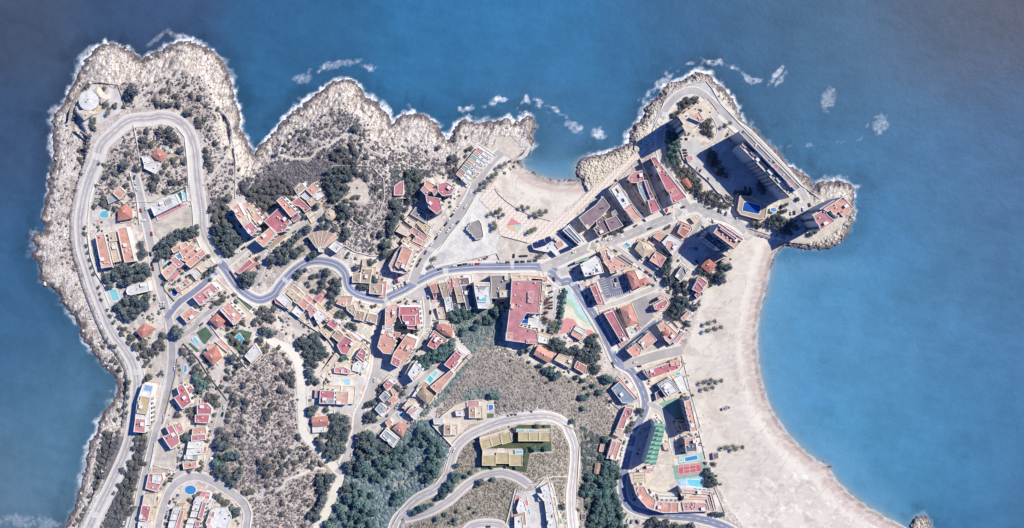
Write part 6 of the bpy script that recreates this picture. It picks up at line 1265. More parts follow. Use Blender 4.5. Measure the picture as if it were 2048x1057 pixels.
for k, (c, s) in enumerate(nv):
    pool('turquoise terrace pool, %s, of the %s new villa terrace' % (('west end', 'middle', 'east end')[k % 3], ('upper left', 'lower', 'upper right')[k//3]), c, s, (130, 200, 210), .1, 3.0)
for k, (c, s) in enumerate((('C5', '915,125 1030,95 1130,65 1240,30 1260,160 930,240'), ('C5', '945,252 1350,245 1350,300 945,310'), ('D2', '270,45 612,45 612,85 270,85'))):
    o = bd(('terrace deck with pools north of the upper left new villas', 'terrace deck with pools north of the lower new villas', 'terrace deck with pools north of the upper right new villas')[k], 'terrace', c, s, 2.9, 'c', 'F', clutter=0)
drape('green_rug', P('A6', '130,455 165,415 210,405 175,445 140,475'), .10, pmat('lawn')); drape('green_decking', P('A4', '140,745 385,655 395,800 290,850 320,800 270,730'), .08, mat('deck_green', (60, 96, 92), .2, .4))
drape('lawn', P('C4', '1235,935 1305,940 1310,980 1235,990'), .10, pmat('lawn')); drape('lawn', P('C4', '1125,975 1190,965 1195,1005 1130,1015'), .10, pmat('lawn')); drape('lawn', P('D2', '662,900 730,970 735,1010 690,1015'), .10, mat('lawn_bright', (110, 172, 130), .2, .4)); drape('lawn', P('D2', '660,1035 695,1030 700,1070 665,1070'), .10, mat('lawn_bright', (110, 172, 130)))

# ------------------------------------------------------------------ trees
rs = np.random.default_rng(11)
def foliage_mat(name, rgb, var=.35):
    m, nt, bs = nodes(name); L = nt.links.new
    geo = nt.nodes.new('ShaderNodeNewGeometry'); oi = nt.nodes.new('ShaderNodeObjectInfo')
    n = setin(N(nt, 'ShaderNodeTexNoise'), Scale=.55, Detail=4.0, Roughness=.7); L(geo.outputs['Position'], n.inputs[0])
    r = ramp(nt, .32, .7, (1-var, 1-var, 1-var, 1), (1+var*1.3, 1+var*1.4, 1+var, 1)); L(n.outputs[0], r.inputs[0])
    r2 = ramp(nt, 0, 1, (.78, .8, .86, 1), (1.25, 1.22, 1.08, 1)); L(oi.outputs['Random'], r2.inputs[0])
    L(mul(nt, mul(nt, alb(rgb), r.outputs[0]), r2.outputs[0]), bs.inputs['Base Color']); bs.inputs['Roughness'].default_value = .9; bs.inputs['Specular IOR Level'].default_value = .1
    return m
leaf = {'pine': foliage_mat('foliage_dark_pine', (110, 122, 134)), 'green': foliage_mat('foliage_mid_green', (106, 134, 142)), 'bush': foliage_mat('foliage_dry_bush', (112, 114, 122)), 'red': foliage_mat('foliage_purple', (138, 104, 112)), 'palm': foliage_mat('foliage_palm', (118, 120, 112))}
bark = mat('bark', (120, 100, 88), .3, 1)
def crown_mesh(name, m, lobes, seed, flat=.75, n=90, leafs=.2):
    """unit crown (radius 1) of leaf clumps spread over uneven lobes"""
    r = np.random.default_rng(seed); V = []; F = []
    for L_ in range(lobes):
        if L_ == 0: c = np.array([0, 0, .55]); rad = .55
        else:
            a = r.uniform(0, 6.28); d = r.uniform(.35, .72); c = np.array([math.cos(a)*d, math.sin(a)*d, r.uniform(.3, .62)]); rad = r.uniform(.24, .42)
        for _ in range(n if L_ else int(n*1.7)):
            u = r.normal(size=3); u /= np.linalg.norm(u)
            if u[2] < -.35: u[2] = -u[2]
            p = c+u*rad*np.array([1, 1, flat])*r.uniform(.72, 1.05)
            nrm = u+r.normal(size=3)*.45; nrm /= np.linalg.norm(nrm)
            t = np.cross(nrm, r.normal(size=3)); t /= np.linalg.norm(t); b = np.cross(nrm, t); s = leafs*r.uniform(.5, 1.1)*(.8 if L_ else 1)
            k = len(V)
            V += [tuple(p+t*s*.6), tuple(p+b*s*.5), tuple(p-t*s*.6), tuple(p-b*s*.5)]; F.append((k, k+1, k+2, k+3))
    me = bpy.data.meshes.new(name); me.from_pydata(V, [], F); me.materials.append(m); return me
def trunk_mesh():
    bm = bmesh.new()
    def limb(p, q, r0, r1):
        p, q = Vector(p), Vector(q); d = (q-p).normalized(); x = d.orthogonal().normalized(); y = d.cross(x); a = []; b = []
        for i in range(6):
            t = i*math.pi/3; o = x*math.cos(t)+y*math.sin(t); a.append(bm.verts.new(p+o*r0)); b.append(bm.verts.new(q+o*r1))
        for i in range(6): bm.faces.new((a[i], a[(i+1) % 6], b[(i+1) % 6], b[i]))
    limb((0, 0, -.35), (0, 0, .45), .07, .045)
    for a in range(4): limb((0, 0, .2), (math.cos(a*1.6)*.45, math.sin(a*1.6)*.45, .55), .035, .015)
    me = bpy.data.meshes.new('trunk'); bm.to_mesh(me); bm.free(); me.materials.append(bark); return me
TRM = trunk_mesh()
CM = {k: [crown_mesh('crown', leaf[k], lb, 20+i*7+j*31, fl, n, lf) for i in range(4)] for j, (k, lb, fl, n, lf) in enumerate((('pine', 11, .8, 85, .19), ('green', 10, .85, 80, .2), ('bush', 7, .8, 60, .24), ('red', 7, .8, 60, .24)))}
NT = 0; TREES = []
def tree(x, y, r, kind, label, group):
    TREES.append((x, y, r, kind, label, group))
def build_trees():
    """the 290 largest of a kind become things of their own, the small rest of that kind is one object"""
    global NT
    for kind in ('pine', 'green', 'bush', 'red'):
        L_ = sorted([t for t in TREES if t[3] == kind], key=lambda t: -t[2]); MV = []; MF = []; nv = 0
        for n, (x, y, r, _, label, group) in enumerate(L_):
            NT += 1; rm_ = r*M; zg = float(ZT(x, y)); h = rm_*1.5 if kind != 'bush' else rm_*.9
            wx_, wy_, _ = W(x, y, zg+h*.6); me = CM[kind][NT % 4]
            if n < 290:
                nm = {'pine': 'pine_tree', 'green': 'broadleaf_tree', 'bush': 'bush', 'red': 'flowering_bush'}[kind]
                root = empty(nm, (wx_, wy_, zg), label, 'bush' if kind in ('bush', 'red') else 'tree', group)
                c = bpy.data.objects.new('crown', me); link(c, root); c.scale = (rm_*1.08, rm_*1.08, h*1.1); c.rotation_euler = (0, 0, NT*1.7); c.location = (0, 0, h*.08)
                t = bpy.data.objects.new('trunk', TRM); link(t, root); t.scale = (rm_, rm_, h)
            else:
                v = np.empty(len(me.vertices)*3, np.float32); me.vertices.foreach_get('co', v); v = v.reshape(-1, 3)*[rm_*1.08, rm_*1.08, h*1.1]
                MV.append(v+[wx_, wy_, zg+h*.08]); MF.append(np.arange(len(v)).reshape(-1, 4)+nv); nv += len(v)
        if MV:
            o = fast_mesh({'pine': 'small_pines', 'green': 'small_trees', 'bush': 'small_bushes'}[kind], np.concatenate(MV), np.concatenate(MF), leaf[kind], None, False)
            tag(o, 'the many smaller %s scattered between the larger ones' % {'pine': 'pines', 'green': 'green trees', 'bush': 'bushes'}[kind], None, None, 'stuff')
        print(kind, len(L_))
def cluster(place, crop, s, kind='pine', group=None, noun=None):
    """trees of one place, numbered from west to east in their labels"""
    pts = []
    ox, oy, k = CROPS[crop]
    for t in s.split():
        a = t.split(','); pts.append((ox+float(a[0])/k, oy+float(a[1])/k, float(a[2])/k, a[3] if len(a) > 3 else kind))
    pts.sort(key=lambda p: (p[0], p[1]))
    cnt = {}
    for p in pts: cnt[p[3]] = cnt.get(p[3], 0)+1
    seen = {}
    for x, y, r, kd in pts:
        i = seen.get(kd, 0); seen[kd] = i+1
        adj = {'pine': 'dark pine', 'green': 'green tree', 'bush': 'dark bush', 'red': 'purple bush'}[kd]
        if cnt[kd] == 1: lb = '%s %s' % (adj, place)
        elif i == cnt[kd]-1: lb = 'easternmost %s %s' % (adj, place)
        elif i == 0: lb = 'westernmost %s %s' % (adj, place)
        else: lb = '%s %s from the west %s' % (ORD[min(i, 23)], adj, place)
        tree(x, y, r, kd, lb, adj+' '+place if cnt[kd] > 1 else None)
cluster('on the bare headland above the loop', 'A1', '1120,700,75 1105,770,40')
cluster('by the domed villa', 'A1', '840,670,28 950,855,40 850,840,45 520,980,35 715,1020,45 640,650,40 890,890,30 1045,860,30', 'bush')
cluster('on the north headland slope', 'A2', '20,715,22 38,788,28 85,830,50 140,850,35 200,840,45 130,700,35 205,700,22 190,595,28 275,750,40 300,840,45 370,640,32 305,615,20 440,740,40 400,920,60 520,775,40 595,845,32 540,675,18 715,885,24 500,1010,40 575,1000,35 530,1040,40', 'bush')
cluster('on the scrub slope east of the loop', 'A4', '520,10,38 635,45,30 595,268,40 600,335,40 620,390,52 645,460,42 695,195,40 800,240,26 880,410,24 940,470,26 690,620,22 810,660,25 660,880,55 690,980,50 745,790,20 980,630,45 1040,570,30 990,680,30', 'bush')
cluster('inside the big loop', 'A4', '110,80,60 190,60,55 230,120,60 180,180,40 290,160,35 320,270,45 250,370,45 360,395,38 165,430,42 125,500,28 60,560,60 30,640,55 240,600,50 320,610,32 190,525,26 165,705,34 30,690,30 380,570,22 235,210,30 20,200,40', 'bush')
cluster('west of the inner street head', 'A3', '1040,430,55,pine 1080,310,35 905,450,24 950,510,45 850,545,42 1180,460,48 1250,150,50 1230,230,40 780,410,22 830,420,24 1290,60,40 930,610,35 735,860,34 820,830,40 830,780,36 880,870,36 750,640,22 1070,640,35 950,880,32 1130,740,35 1100,560,28', 'bush')
cluster('on the slope below the coast road loop', 'A3', '650,240,50 570,265,28 580,360,30 600,395,25 530,455,22 720,30,42 680,120,30 615,300,25 640,190,30 600,520,20 520,690,18', 'bush')
cluster('in the grove north of the white villa', 'A5', '880,560,60 960,520,70 1040,470,75 1120,500,70 1200,460,65 1260,440,55 1100,580,60 1020,620,45 1180,570,50 1255,550,45 900,640,45 1230,200,38 1255,300,55 1225,230,30 1300,500,50')
cluster('in the pine grove south of the white villa', 'A5', '1000,860,60 1080,800,60 1150,780,60 1220,830,70 1290,770,50 1060,930,60 1140,900,65 1210,900,55 960,870,38 1280,850,50 1090,990,50 1150,960,45 1010,950,40')
cluster('along the coast road wall', 'A5', '630,90,28 650,220,28 665,290,28 685,370,26 700,450,24 725,520,26 775,660,26 790,730,20 805,790,22 870,900,22 900,960,26 935,1030,28 630,30,28', 'bush')
cluster('on the slope under the red hip roofed villa', 'A7', '1130,220,55 1080,280,50 1170,170,50 1200,110,50 760,90,38 830,190,30 940,350,30 780,40,40 1040,560,50 1000,600,35 1000,430,30 730,30,30 1200,240,35 990,200,55 900,230,50 1000,310,45 860,140,45', 'bush')
cluster('in the walled pine garden above the salmon terraces', 'A6', '90,230,50 150,190,60 220,180,60 300,110,50 370,80,50 440,50,50 490,20,35 180,260,50 120,310,50 230,130,50 390,120,45 450,100,40 80,360,40 190,340,30 290,60,35 500,90,30')
cluster('around the white corner house below the crossroads', 'A6', '600,520,35 650,475,40 690,430,25 560,560,20 620,330,24 140,620,25 310,580,20 640,580,20')
cluster('on the dark slope by the coast bend', 'A6', '740,60,70 820,60,75 700,150,50 800,150,75 880,120,60 780,240,60 850,230,60 920,180,60 870,300,30 690,40,50 820,290,45 740,200,45', 'pine')
cluster('beside the red kiosk', 'A6', '1020,560,80,pine 1000,620,50,pine 1140,350,38 1150,440,35 1060,600,50,pine 1100,520,40,pine 890,740,28 1270,440,32 1285,360,60,pine 1235,535,14 1155,628,18', 'bush')
cluster('in the garden of the loop below the salmon wells', 'A6', '770,780,45 710,820,40 650,860,30 830,760,20 910,810,30,green 1150,930,45 1240,960,60 1210,890,45 1120,1000,40 980,1030,40 1100,1040,40 1290,1000,50 1300,890,40 1170,1030,30', 'bush')
cluster('at the fork of the inner street', 'A8', '280,90,70 270,40,40 310,60,40')
cluster('in the gardens east of the inner street hill', 'A8', '350,280,45 450,370,42 500,440,42 470,490,40 540,520,42 430,290,32 490,570,60,green 560,620,60,green 530,670,60,green 610,600,45 620,760,50 690,760,50 700,840,55 640,800,50 450,500,28 620,560,35 760,655,26 680,950,30 290,950,45 420,900,45 450,960,45', 'bush')
cluster('in the villa gardens by the bent blue pool', 'A8', '830,30,40 840,120,42 870,180,40 930,180,40 1010,250,42 980,280,40 1040,180,32 995,115,20 870,350,55,pine 940,430,40,pine 900,500,35 820,560,40 820,480,32 560,310,30 950,350,28 1040,400,30 740,650,26 1010,400,24 920,30,25', 'bush')
cluster('around the white flat roofed villa on the hill', 'A8', '1160,160,45,pine 1215,60,55,pine 1290,90,50,pine 1210,270,45 1240,230,40 1160,200,35 1310,400,25 1030,290,20', 'bush')
cluster('on the central scrub hill', 'A8', '1110,665,26 1040,580,30 1120,450,32 990,640,42 830,690,42 880,760,50 920,830,45 1020,810,48 850,830,22 1000,880,40 1220,720,38 1210,830,30 1230,930,50 1240,990,40 985,1020,30 1180,1020,35 830,950,32 1290,840,35 1280,890,30 820,1010,30', 'bush')
cluster('in the pine clump above the block loop road', 'B2', '730,200,65 790,220,50 700,150,40 720,60,40 780,120,45 680,310,35 750,330,50,green 820,320,60,green 890,320,42 690,400,55,green 750,450,60 700,460,45 800,520,50 720,520,45 880,520,55 850,590,50 930,470,40 820,590,40 660,480,35')
cluster('on the scrub east of the parking street', 'B2', '905,205,14 935,245,20 920,90,50 1115,95,22 1105,135,18 1140,175,18 1190,175,16 1160,235,14 1130,380,45 1190,370,45 1150,450,55 1220,430,55 1200,510,45 1250,300,30 1270,370,25 1205,625,32 1260,680,26 940,380,30 960,690,35 1010,690,40 1050,690,30 1080,790,14 1225,800,16 1180,905,14 1105,560,20', 'bush')
cluster('in the gardens inside the block loop', 'B2', '690,730,45 720,760,40 780,800,50 880,885,52,pine 870,920,40,pine 830,860,35,green 410,770,30 460,730,30 500,700,25 405,470,32 520,385,28 530,430,28 510,460,26 375,120,60,pine 340,140,40,pine 600,110,18 590,165,24 400,900,24 350,980,24', 'bush')
cluster('on the dark slope between coast road and lane', 'B1', '950,380,50 880,320,40 940,240,45 900,140,50 960,130,45 860,230,45 890,430,50 830,400,50 860,540,55 800,500,45 740,470,40 780,600,50 720,620,45 850,640,45 800,700,45 760,780,45 830,780,45 700,760,30 850,860,40 820,900,35 690,880,35 760,840,30 910,60,35 940,60,30 650,700,25 860,590,40', 'bush')
cluster('on the shore slope below the coast road', 'B1', '590,90,50 560,240,42 560,310,45 540,370,40 530,430,45 500,480,42 530,530,35 470,590,30 500,580,25 400,730,30 420,780,30 360,860,32 330,920,30 290,970,28 250,1020,25 600,170,30', 'bush')
cluster('on the shore slope below the long white block', 'A7', '560,230,26 660,370,36 700,400,30 740,470,35 800,540,26 830,600,30 820,680,25 790,700,25 820,760,25 730,900,28 770,950,30 690,1000,30 650,220,25 600,160,22 690,230,28 800,850,26 810,930,25', 'bush')
cluster('on the dry hill with goat tracks', 'B8', '20,120,25 240,125,42 75,270,32 95,310,32 160,270,32 20,320,30 235,290,20 265,235,18 320,240,35 350,300,40 280,350,35 395,375,38 465,400,35 355,420,30 380,440,28 50,380,26 70,420,28 130,400,38 150,350,18 205,380,42 195,450,28 60,480,48 20,490,25 240,490,16 60,605,18 310,630,22 370,640,12 45,705,24 125,725,22 165,775,22 330,770,22 350,820,28 75,795,35 245,870,22 70,915,36 190,730,18 300,1035,35 10,1000,14', 'bush')
cluster('by the junction of the concrete tracks', 'B8', '550,550,70 590,530,40 470,580,55 460,530,40 480,660,50 540,640,40 490,760,50 470,800,50 440,870,50 420,930,50 380,920,45 350,930,40 500,700,40 430,960,35')
cluster('in the pine clump between the two tracks', 'B8', '460,160,50 470,230,50 560,230,65 610,200,70 650,270,60 600,320,60 540,290,50 700,250,40 680,180,45 620,120,50 700,90,60 620,40,60 740,40,45 560,110,40 500,100,35 720,150,35')
cluster('at the west edge of the green gully', 'B8', '900,120,65 980,120,65 850,200,50 920,210,65 1020,200,60 860,280,40 890,320,50 960,310,55 760,420,60 880,430,75,green 930,470,60,green 860,500,50,green 1000,260,70,green 1080,230,55 1130,260,50 1010,540,45 780,480,35 740,650,50 810,620,40 690,680,35 660,860,50,green 620,830,30 560,1020,60,green 520,1030,35 610,980,40')
cluster('in the upper gully beyond the pines', 'B8', '1130,350,60 1180,400,50 1230,330,55 1260,260,45 1060,380,55 1100,450,45 1150,510,45 1200,200,35 1240,420,40 1060,560,40 760,760,60 850,800,70 930,850,65 800,900,65 900,960,60 1000,900,50 700,930,50 760,1010,50 860,1030,55 980,1010,55 1000,720,40 900,700,50 820,700,45 1240,770,30 1180,640,30', 'green')
cluster('in the dark gully under the hairpin wall', 'C5', '300,120,50 380,100,50 440,160,50 500,200,45 350,200,40 430,250,50 300,60,40 520,290,45 450,340,50 400,420,60 450,450,55 350,440,45 400,540,50 460,520,45 500,420,40 250,180,45 60,300,50 130,330,50 40,380,50 100,250,45 180,250,40 250,500,30 80,720,50 40,800,40 140,700,30 80,800,35 350,560,30 170,400,35 30,180,35', 'green')
cluster('on the strip between the two hairpin roads', 'C5', '330,860,45 380,840,35 250,890,40 430,820,25 550,720,45 620,640,50 600,600,45 660,560,45 560,670,40 700,520,35 780,520,30 640,500,35 680,420,30 490,750,30 830,490,25 930,590,42,pine 1050,550,28 880,630,22 660,970,26 570,920,26 690,885,20 480,960,30 820,850,20 870,900,20 610,1000,15 660,1015,18', 'green')
cluster('around the new tan roofed villas', 'D2', '245,45,35,pine 480,15,30,pine 365,265,26 450,245,40 565,245,35 560,15,18 350,330,18 345,390,18 265,440,22 265,100,12 97,90,8 488,62,9 385,62,9 68,268,9 195,265,9 20,440,20 165,430,18 600,240,20 500,240,18', 'green')
cluster('on the bare slope around the hillside road', 'D2', '745,835,36,pine 1048,155,24 985,120,22 900,865,24 1175,150,22 1145,180,16', 'bush')
cluster('in the wooded strip west of the resort', 'D2', '1020,540,55 980,630,50 1010,700,55 1080,700,50 950,700,40 1060,640,40 1170,470,50 1180,390,50 1230,440,50 1120,560,50 1160,610,60 1210,560,50 1250,600,50 1120,700,50 1180,690,60 1120,790,60 1180,780,60 1090,870,60 1150,870,60 1210,850,60 1070,960,60 1130,970,60 1200,960,60 1250,900,45 1020,1020,40 1100,1050,50 1240,1020,50 1250,760,40 1000,830,30 1230,680,50', 'green')
cluster('on the wooded bank beside the shaded bend', 'E4', '50,420,50 110,420,55 160,450,50 190,520,40 40,500,50 120,510,50 60,590,55 140,600,45 30,660,50 90,680,45 160,740,55 60,770,55 190,790,45 110,830,50 30,860,50 180,860,45 90,910,55 220,930,45 30,980,55 130,1000,55 210,1010,45 270,1050,40 140,680,30,pine 50,150,40 20,340,35', 'green')
cluster('along the road south of the resort', 'E4', '520,1000,40 560,980,45 620,1010,50 680,1010,45 590,1050,45 780,1040,45 850,1045,35 940,1030,40 700,1050,35 500,1040,35 900,1050,30')
cluster('at the beach corner of the resort wing', 'E4', '1145,910,28 1180,910,30 1215,925,25 1250,915,28')
cluster('beside the tennis court facing the beach', 'E4', '1090,500,40 1110,460,30 1140,520,45 1110,570,40 1160,580,45 1130,610,42 1180,600,30 1190,520,14 1235,605,14 1165,400,30,bush 1240,240,12,bush 1080,390,22,bush')
cluster('on the dark scrub below the first headland', 'B3', '250,700,28 300,700,30 215,740,25 270,780,30 155,800,28 150,890,22 110,850,32 370,935,26 20,940,26 80,930,25 495,545,20 605,465,16 595,512,18 465,585,14 320,800,28 355,730,24 470,970,30 525,890,22 485,620,18 535,625,18 205,930,25 620,630,15', 'bush')
cluster('on the headland above the park wall', 'B3', '840,670,58 710,900,60 690,950,50 620,960,50 660,980,45 830,900,50 870,950,45 800,840,30 750,1020,35 830,1030,50 915,845,30 910,735,20 680,595,20 965,970,34 910,895,24 1035,862,16 1180,1020,26 900,790,22 1250,985,20 775,985,35', 'bush')
cluster('in the dark scrub above the hill houses', 'B5', '260,220,45 320,250,45 380,290,50 440,300,50 500,330,50 340,320,45 420,360,50 480,400,45 540,350,50 580,300,45 360,200,40 420,220,45 500,230,50 560,240,45 620,230,40 470,170,40 560,160,35 640,180,40 700,230,40 760,230,40 740,180,35 670,110,35 600,90,30 540,100,28 400,110,30 410,60,22 70,185,24 770,310,25 720,290,30 80,300,50 60,400,50 100,280,40 30,470,50 50,560,55 20,650,50 100,600,55 150,660,45 60,720,50 120,740,50 180,740,40 220,760,35 100,800,50 160,800,45 90,860,40', 'bush')
cluster('in the dark pine wood inside the park wall', 'B4', '580,80,50 640,60,50 700,50,50 760,50,50 830,50,45 560,150,45 620,140,50 690,130,50 750,130,50 800,130,40 540,200,35 590,220,50 650,220,45 720,240,35 760,250,35 600,290,50 650,300,45 690,310,40 620,360,45 670,350,35 860,70,35 780,90,45 640,170,45')
cluster('around the white park terrace', 'B4', '940,100,42 970,140,35 905,100,30 870,120,22 1060,110,26 1105,125,14 1035,235,32 1080,240,40 1110,220,35 840,345,40 880,340,32 750,380,36 830,420,36 700,450,60,pine 750,480,60,pine 710,530,50,pine 790,520,40,pine 860,500,25 925,500,18 980,520,16 1035,735,34 1180,170,18 1120,330,30 920,600,40 860,560,30 1025,890,32 870,245,14', 'bush')
cluster('on both sides of the hill street', 'B4', '335,690,58 250,760,50 190,800,45 150,840,50 280,890,45 220,930,50 100,920,55 50,960,50 120,1000,50 60,1020,45 30,900,40 160,890,30 250,460,42 270,520,38 310,550,28 220,440,25 450,440,40 480,650,45 550,640,40 620,680,35 580,600,30 420,930,50 370,970,40 350,820,25 500,560,35')
cluster('between the park hill and the stepped tower', 'B4', '1170,850,60 1160,940,50 1250,400,42 1290,460,45 1250,560,55 1230,640,45 1220,720,45 1130,740,45 1290,560,35 760,740,50 750,700,40 740,620,26 720,770,40 1200,610,35,green 1180,180,14,bush')
cluster('in the walled garden inside the S bend', 'B6', '400,275,35 462,268,30 490,220,18 555,250,48 540,220,35 500,340,36 470,330,20 520,310,30 505,390,36 470,430,36 410,430,26 340,350,25 360,380,22 240,270,40 270,230,35 320,210,25 230,300,22')
cluster('in the dark garden beside the S bend', 'B6', '640,330,40 670,370,40 620,410,45 660,430,45 580,470,40 560,480,30 600,550,35 620,500,30 580,610,30 690,660,32 670,690,35 720,700,30 740,680,25 530,590,20,bush 690,310,25,bush 590,340,30,bush')
cluster('in the walled gardens of the brown tiled houses', 'B6', '865,185,40 995,115,35 1020,140,30 965,160,20 1060,330,40 1045,290,30 905,390,42 950,400,40 980,370,30 890,560,26,bush 920,600,26,bush 1030,600,26,bush 1060,590,25,bush 780,780,22 830,800,36 850,830,32 760,800,22 1130,320,24,bush')
cluster('in the clump below the diagonal row', 'B7', '290,160,50 260,190,45 340,180,60 310,210,55 400,130,50 440,170,50 470,210,42 400,210,50 440,110,40 380,290,45 440,280,50 500,290,45 360,330,40 430,350,45 490,340,40 550,310,35 370,390,45 430,420,40 360,480,50 380,520,50 400,580,45 440,600,40 340,420,35 360,610,30 250,250,30 310,300,35 520,250,35')
cluster('around the red and grey roofed house', 'B7', '400,890,50 380,930,50 430,870,40 540,895,35 350,900,30 600,980,50 660,970,50 720,990,50 750,1010,50 700,1040,50 620,1030,50 580,960,30 425,635,15,bush 710,350,42,green 740,340,32,green 690,370,25,green')
cluster('on the rocky slope beside the concrete track', 'B7', '40,240,30 155,395,30 130,560,50 170,530,50 180,590,50 90,520,35 70,690,45 40,680,30 30,560,32 185,640,35 20,885,25 60,1035,32 240,790,14 20,410,30 95,310,25 10,80,28', 'bush')
cluster('beside the steep street', 'B7', '1040,820,45 990,840,35 1000,960,50 1040,1000,45 970,1010,35 1110,690,35,bush 1100,740,30,bush 940,870,25,bush 1180,880,18,bush 1030,970,40')
cluster('around the villa street corner', 'C4', '300,680,40 350,720,36 270,650,30 380,660,26 320,760,22 230,620,20 110,700,25 80,680,25 180,960,20 270,600,20 340,900,20 560,860,20 610,870,20 400,770,20 690,730,20 550,920,20', 'bush')
cluster('in the green treetops between the villas', 'C4', '540,370,50 600,350,55 560,430,50 620,410,45 690,290,60 750,290,60 680,350,55 740,360,55 800,290,55 800,230,50 860,200,45 850,260,40 640,310,45 790,330,40 500,360,35 600,450,40 880,170,30', 'green')
cluster('on the green slope below the town row', 'C3', '1170,650,52 1190,690,40 700,690,45 760,660,50 830,650,50 890,640,40 740,740,45 800,740,40 950,810,45 830,850,40 1000,760,40 1080,720,40 1120,760,45 850,700,40 1130,660,30 680,640,30 900,700,35 820,890,35 940,680,30 1060,770,35', 'green')
cluster('in the dark ravine beside the stepped tower', 'C2', '260,60,50 230,110,50 320,80,40 260,170,50 320,180,40 270,240,50 340,250,45 230,270,40 260,330,40 330,320,40 220,410,35 120,460,50 100,520,50 80,570,45 150,410,45 90,370,40 60,620,40 240,30,40 300,20,50 370,100,30 350,150,30 180,490,30 30,800,40 60,880,30')
cluster('beside the seven unit terrace', 'C1', '710,720,55 750,730,45 690,760,40 565,610,32 740,850,40 700,870,30 870,630,35 910,620,30 690,910,30 780,960,30 850,700,25 730,540,25 860,500,20 440,650,20 155,730,18', 'bush')
cluster('on the bare slope below the big red block', 'D1', '220,380,16 415,390,20 328,315,16 535,430,34 465,550,14 340,280,35 400,260,35 645,450,24 692,450,18 600,490,45 640,500,45 690,550,50 720,530,40 600,610,18 645,690,14 845,600,16 920,560,32 990,590,32 1010,665,28 1095,640,32 1045,730,30 970,770,42 1010,780,30 985,885,34 1150,720,38 1240,580,50 1215,600,35 1280,810,20 230,950,14 190,960,12 275,945,14 165,850,14 65,820,14 20,750,45 75,755,35 440,915,14 865,1030,35', 'green')
cluster('in the pine belt beside the playground', 'D1', '690,180,60 650,230,55 720,240,55 770,260,50 760,200,45 830,280,45 900,250,50 870,290,45 950,300,60 1010,290,50 930,350,45 1010,350,55 1080,300,55 1120,270,45 1070,370,60 1130,350,50 1100,440,55 1150,450,35 1120,490,40 1060,140,40 1110,120,40 1030,160,35 1090,190,45 1140,240,40 1050,220,35 630,190,40 800,310,40 1120,210,40')
cluster('along the shaded playground parking', 'C8', '950,340,32 940,380,40 930,440,38 920,500,36 915,550,36 905,600,36 890,660,36 880,710,38 850,690,30 940,320,25', 'green')
cluster('along the side of the big red block', 'C8', '770,410,30,red 760,450,32,red 745,550,32,red 735,610,36,red 750,640,30,red 760,500,24,red', 'red')
cluster('along the avenue below the purple roofs', 'D4', '500,345,35 530,350,30 600,325,35 560,310,28 430,370,30 410,400,20 340,440,18', 'bush')
cluster('under the salmon and red roofed house', 'D4', '1095,640,40 1060,720,55 1050,770,55 1080,700,40 1110,840,50 1080,870,40 1140,830,45 1170,890,40 1100,280,25,bush 1065,300,22,bush 1130,345,18,bush 1200,950,35 1260,880,45 1250,940,35 1290,980,40,bush 1230,1040,35,bush')
cluster('in the big clump near the beach houses', 'D5', '1200,320,50 1250,330,55 1180,380,55 1230,400,55 1150,440,55 1200,450,55 1170,500,45 1120,480,45 1100,450,35 1290,370,35 1180,200,25,bush 1190,250,25,bush 1230,190,30,bush 880,150,20,bush 930,160,20,bush 1290,570,45 1180,390,50')
cluster('on the beach edge by the hip roofed house', 'E1', '680,600,45 640,610,45 590,600,42 575,710,60 600,680,45 540,700,45 610,745,40 520,740,35 490,690,35 485,790,32,bush 40,510,50 30,620,50 360,640,40 420,670,38 380,630,30 140,940,40 190,960,50 230,990,50 110,970,35 280,1020,35 320,1040,30 60,760,40 100,790,30,bush 150,800,30,bush')
cluster('in the planted strip under the long slab', 'D7', '500,220,35 530,260,35 560,310,35 600,340,35 640,370,35 570,360,35 490,260,30 470,200,25 525,160,20 1010,510,45 1040,550,35 990,470,35 740,560,30 800,560,35 860,560,32 900,560,30 680,620,30 650,610,25 700,640,22', 'bush')
cluster('on the dark bank of the cape', 'D7', '60,60,50 80,130,50 100,200,55 60,180,45 150,260,50 120,290,45 200,330,50 180,380,45 250,380,50 300,420,50 330,490,50 290,520,45 360,560,50 400,620,45 430,560,45 480,610,50 530,640,45 560,600,40 460,660,40 540,690,40 600,690,40 650,700,35 690,680,30 350,430,40 250,320,40 310,360,40 40,100,40 130,340,30 230,520,30 30,30,40 380,500,40 500,560,40', 'bush')
cluster('in the rocky garden of the cream roofed tower', 'D6', '450,400,45 500,370,45 560,360,45 530,400,40 470,440,40 590,380,35 420,490,35 350,530,35 380,540,30 610,350,20 710,610,45 740,650,45 730,700,45 750,740,35 680,640,40 690,700,40 745,580,25 760,950,60 750,1010,55 790,1000,45 800,950,25 790,1030,40', 'bush')
cluster('on the shaded bank west of the cream tower', 'D6', '300,720,40 340,760,50 300,800,50 360,820,50 320,880,50 380,900,45 340,960,50 300,940,40 390,980,45 350,1030,45 400,800,35 290,650,25 280,1000,35 410,860,30', 'green')
cluster('in the gardens below the pink roofed tower', 'E2', '240,520,50 300,520,50 350,540,50 400,560,50 440,590,45 260,570,50 330,600,50 200,560,40 390,640,40 420,670,35 350,660,40 480,610,40 70,560,32 110,590,30 40,570,28 280,480,35 500,310,28 350,380,25 370,430,28 390,360,22 640,680,30 690,660,24 330,440,22')
cluster('around the hall and the curved street', 'E3', '60,400,50,green 100,420,45,green 40,440,35,green 155,440,28,green 10,560,30,green 120,650,20,bush 380,620,26,bush 430,755,40,pine 415,745,32,pine 440,800,18,bush 330,890,35,bush 350,880,30,bush 290,960,35,bush 300,930,30,bush 330,820,20,bush 60,1040,35,bush 350,750,25,bush 320,960,25,bush')
build_trees()


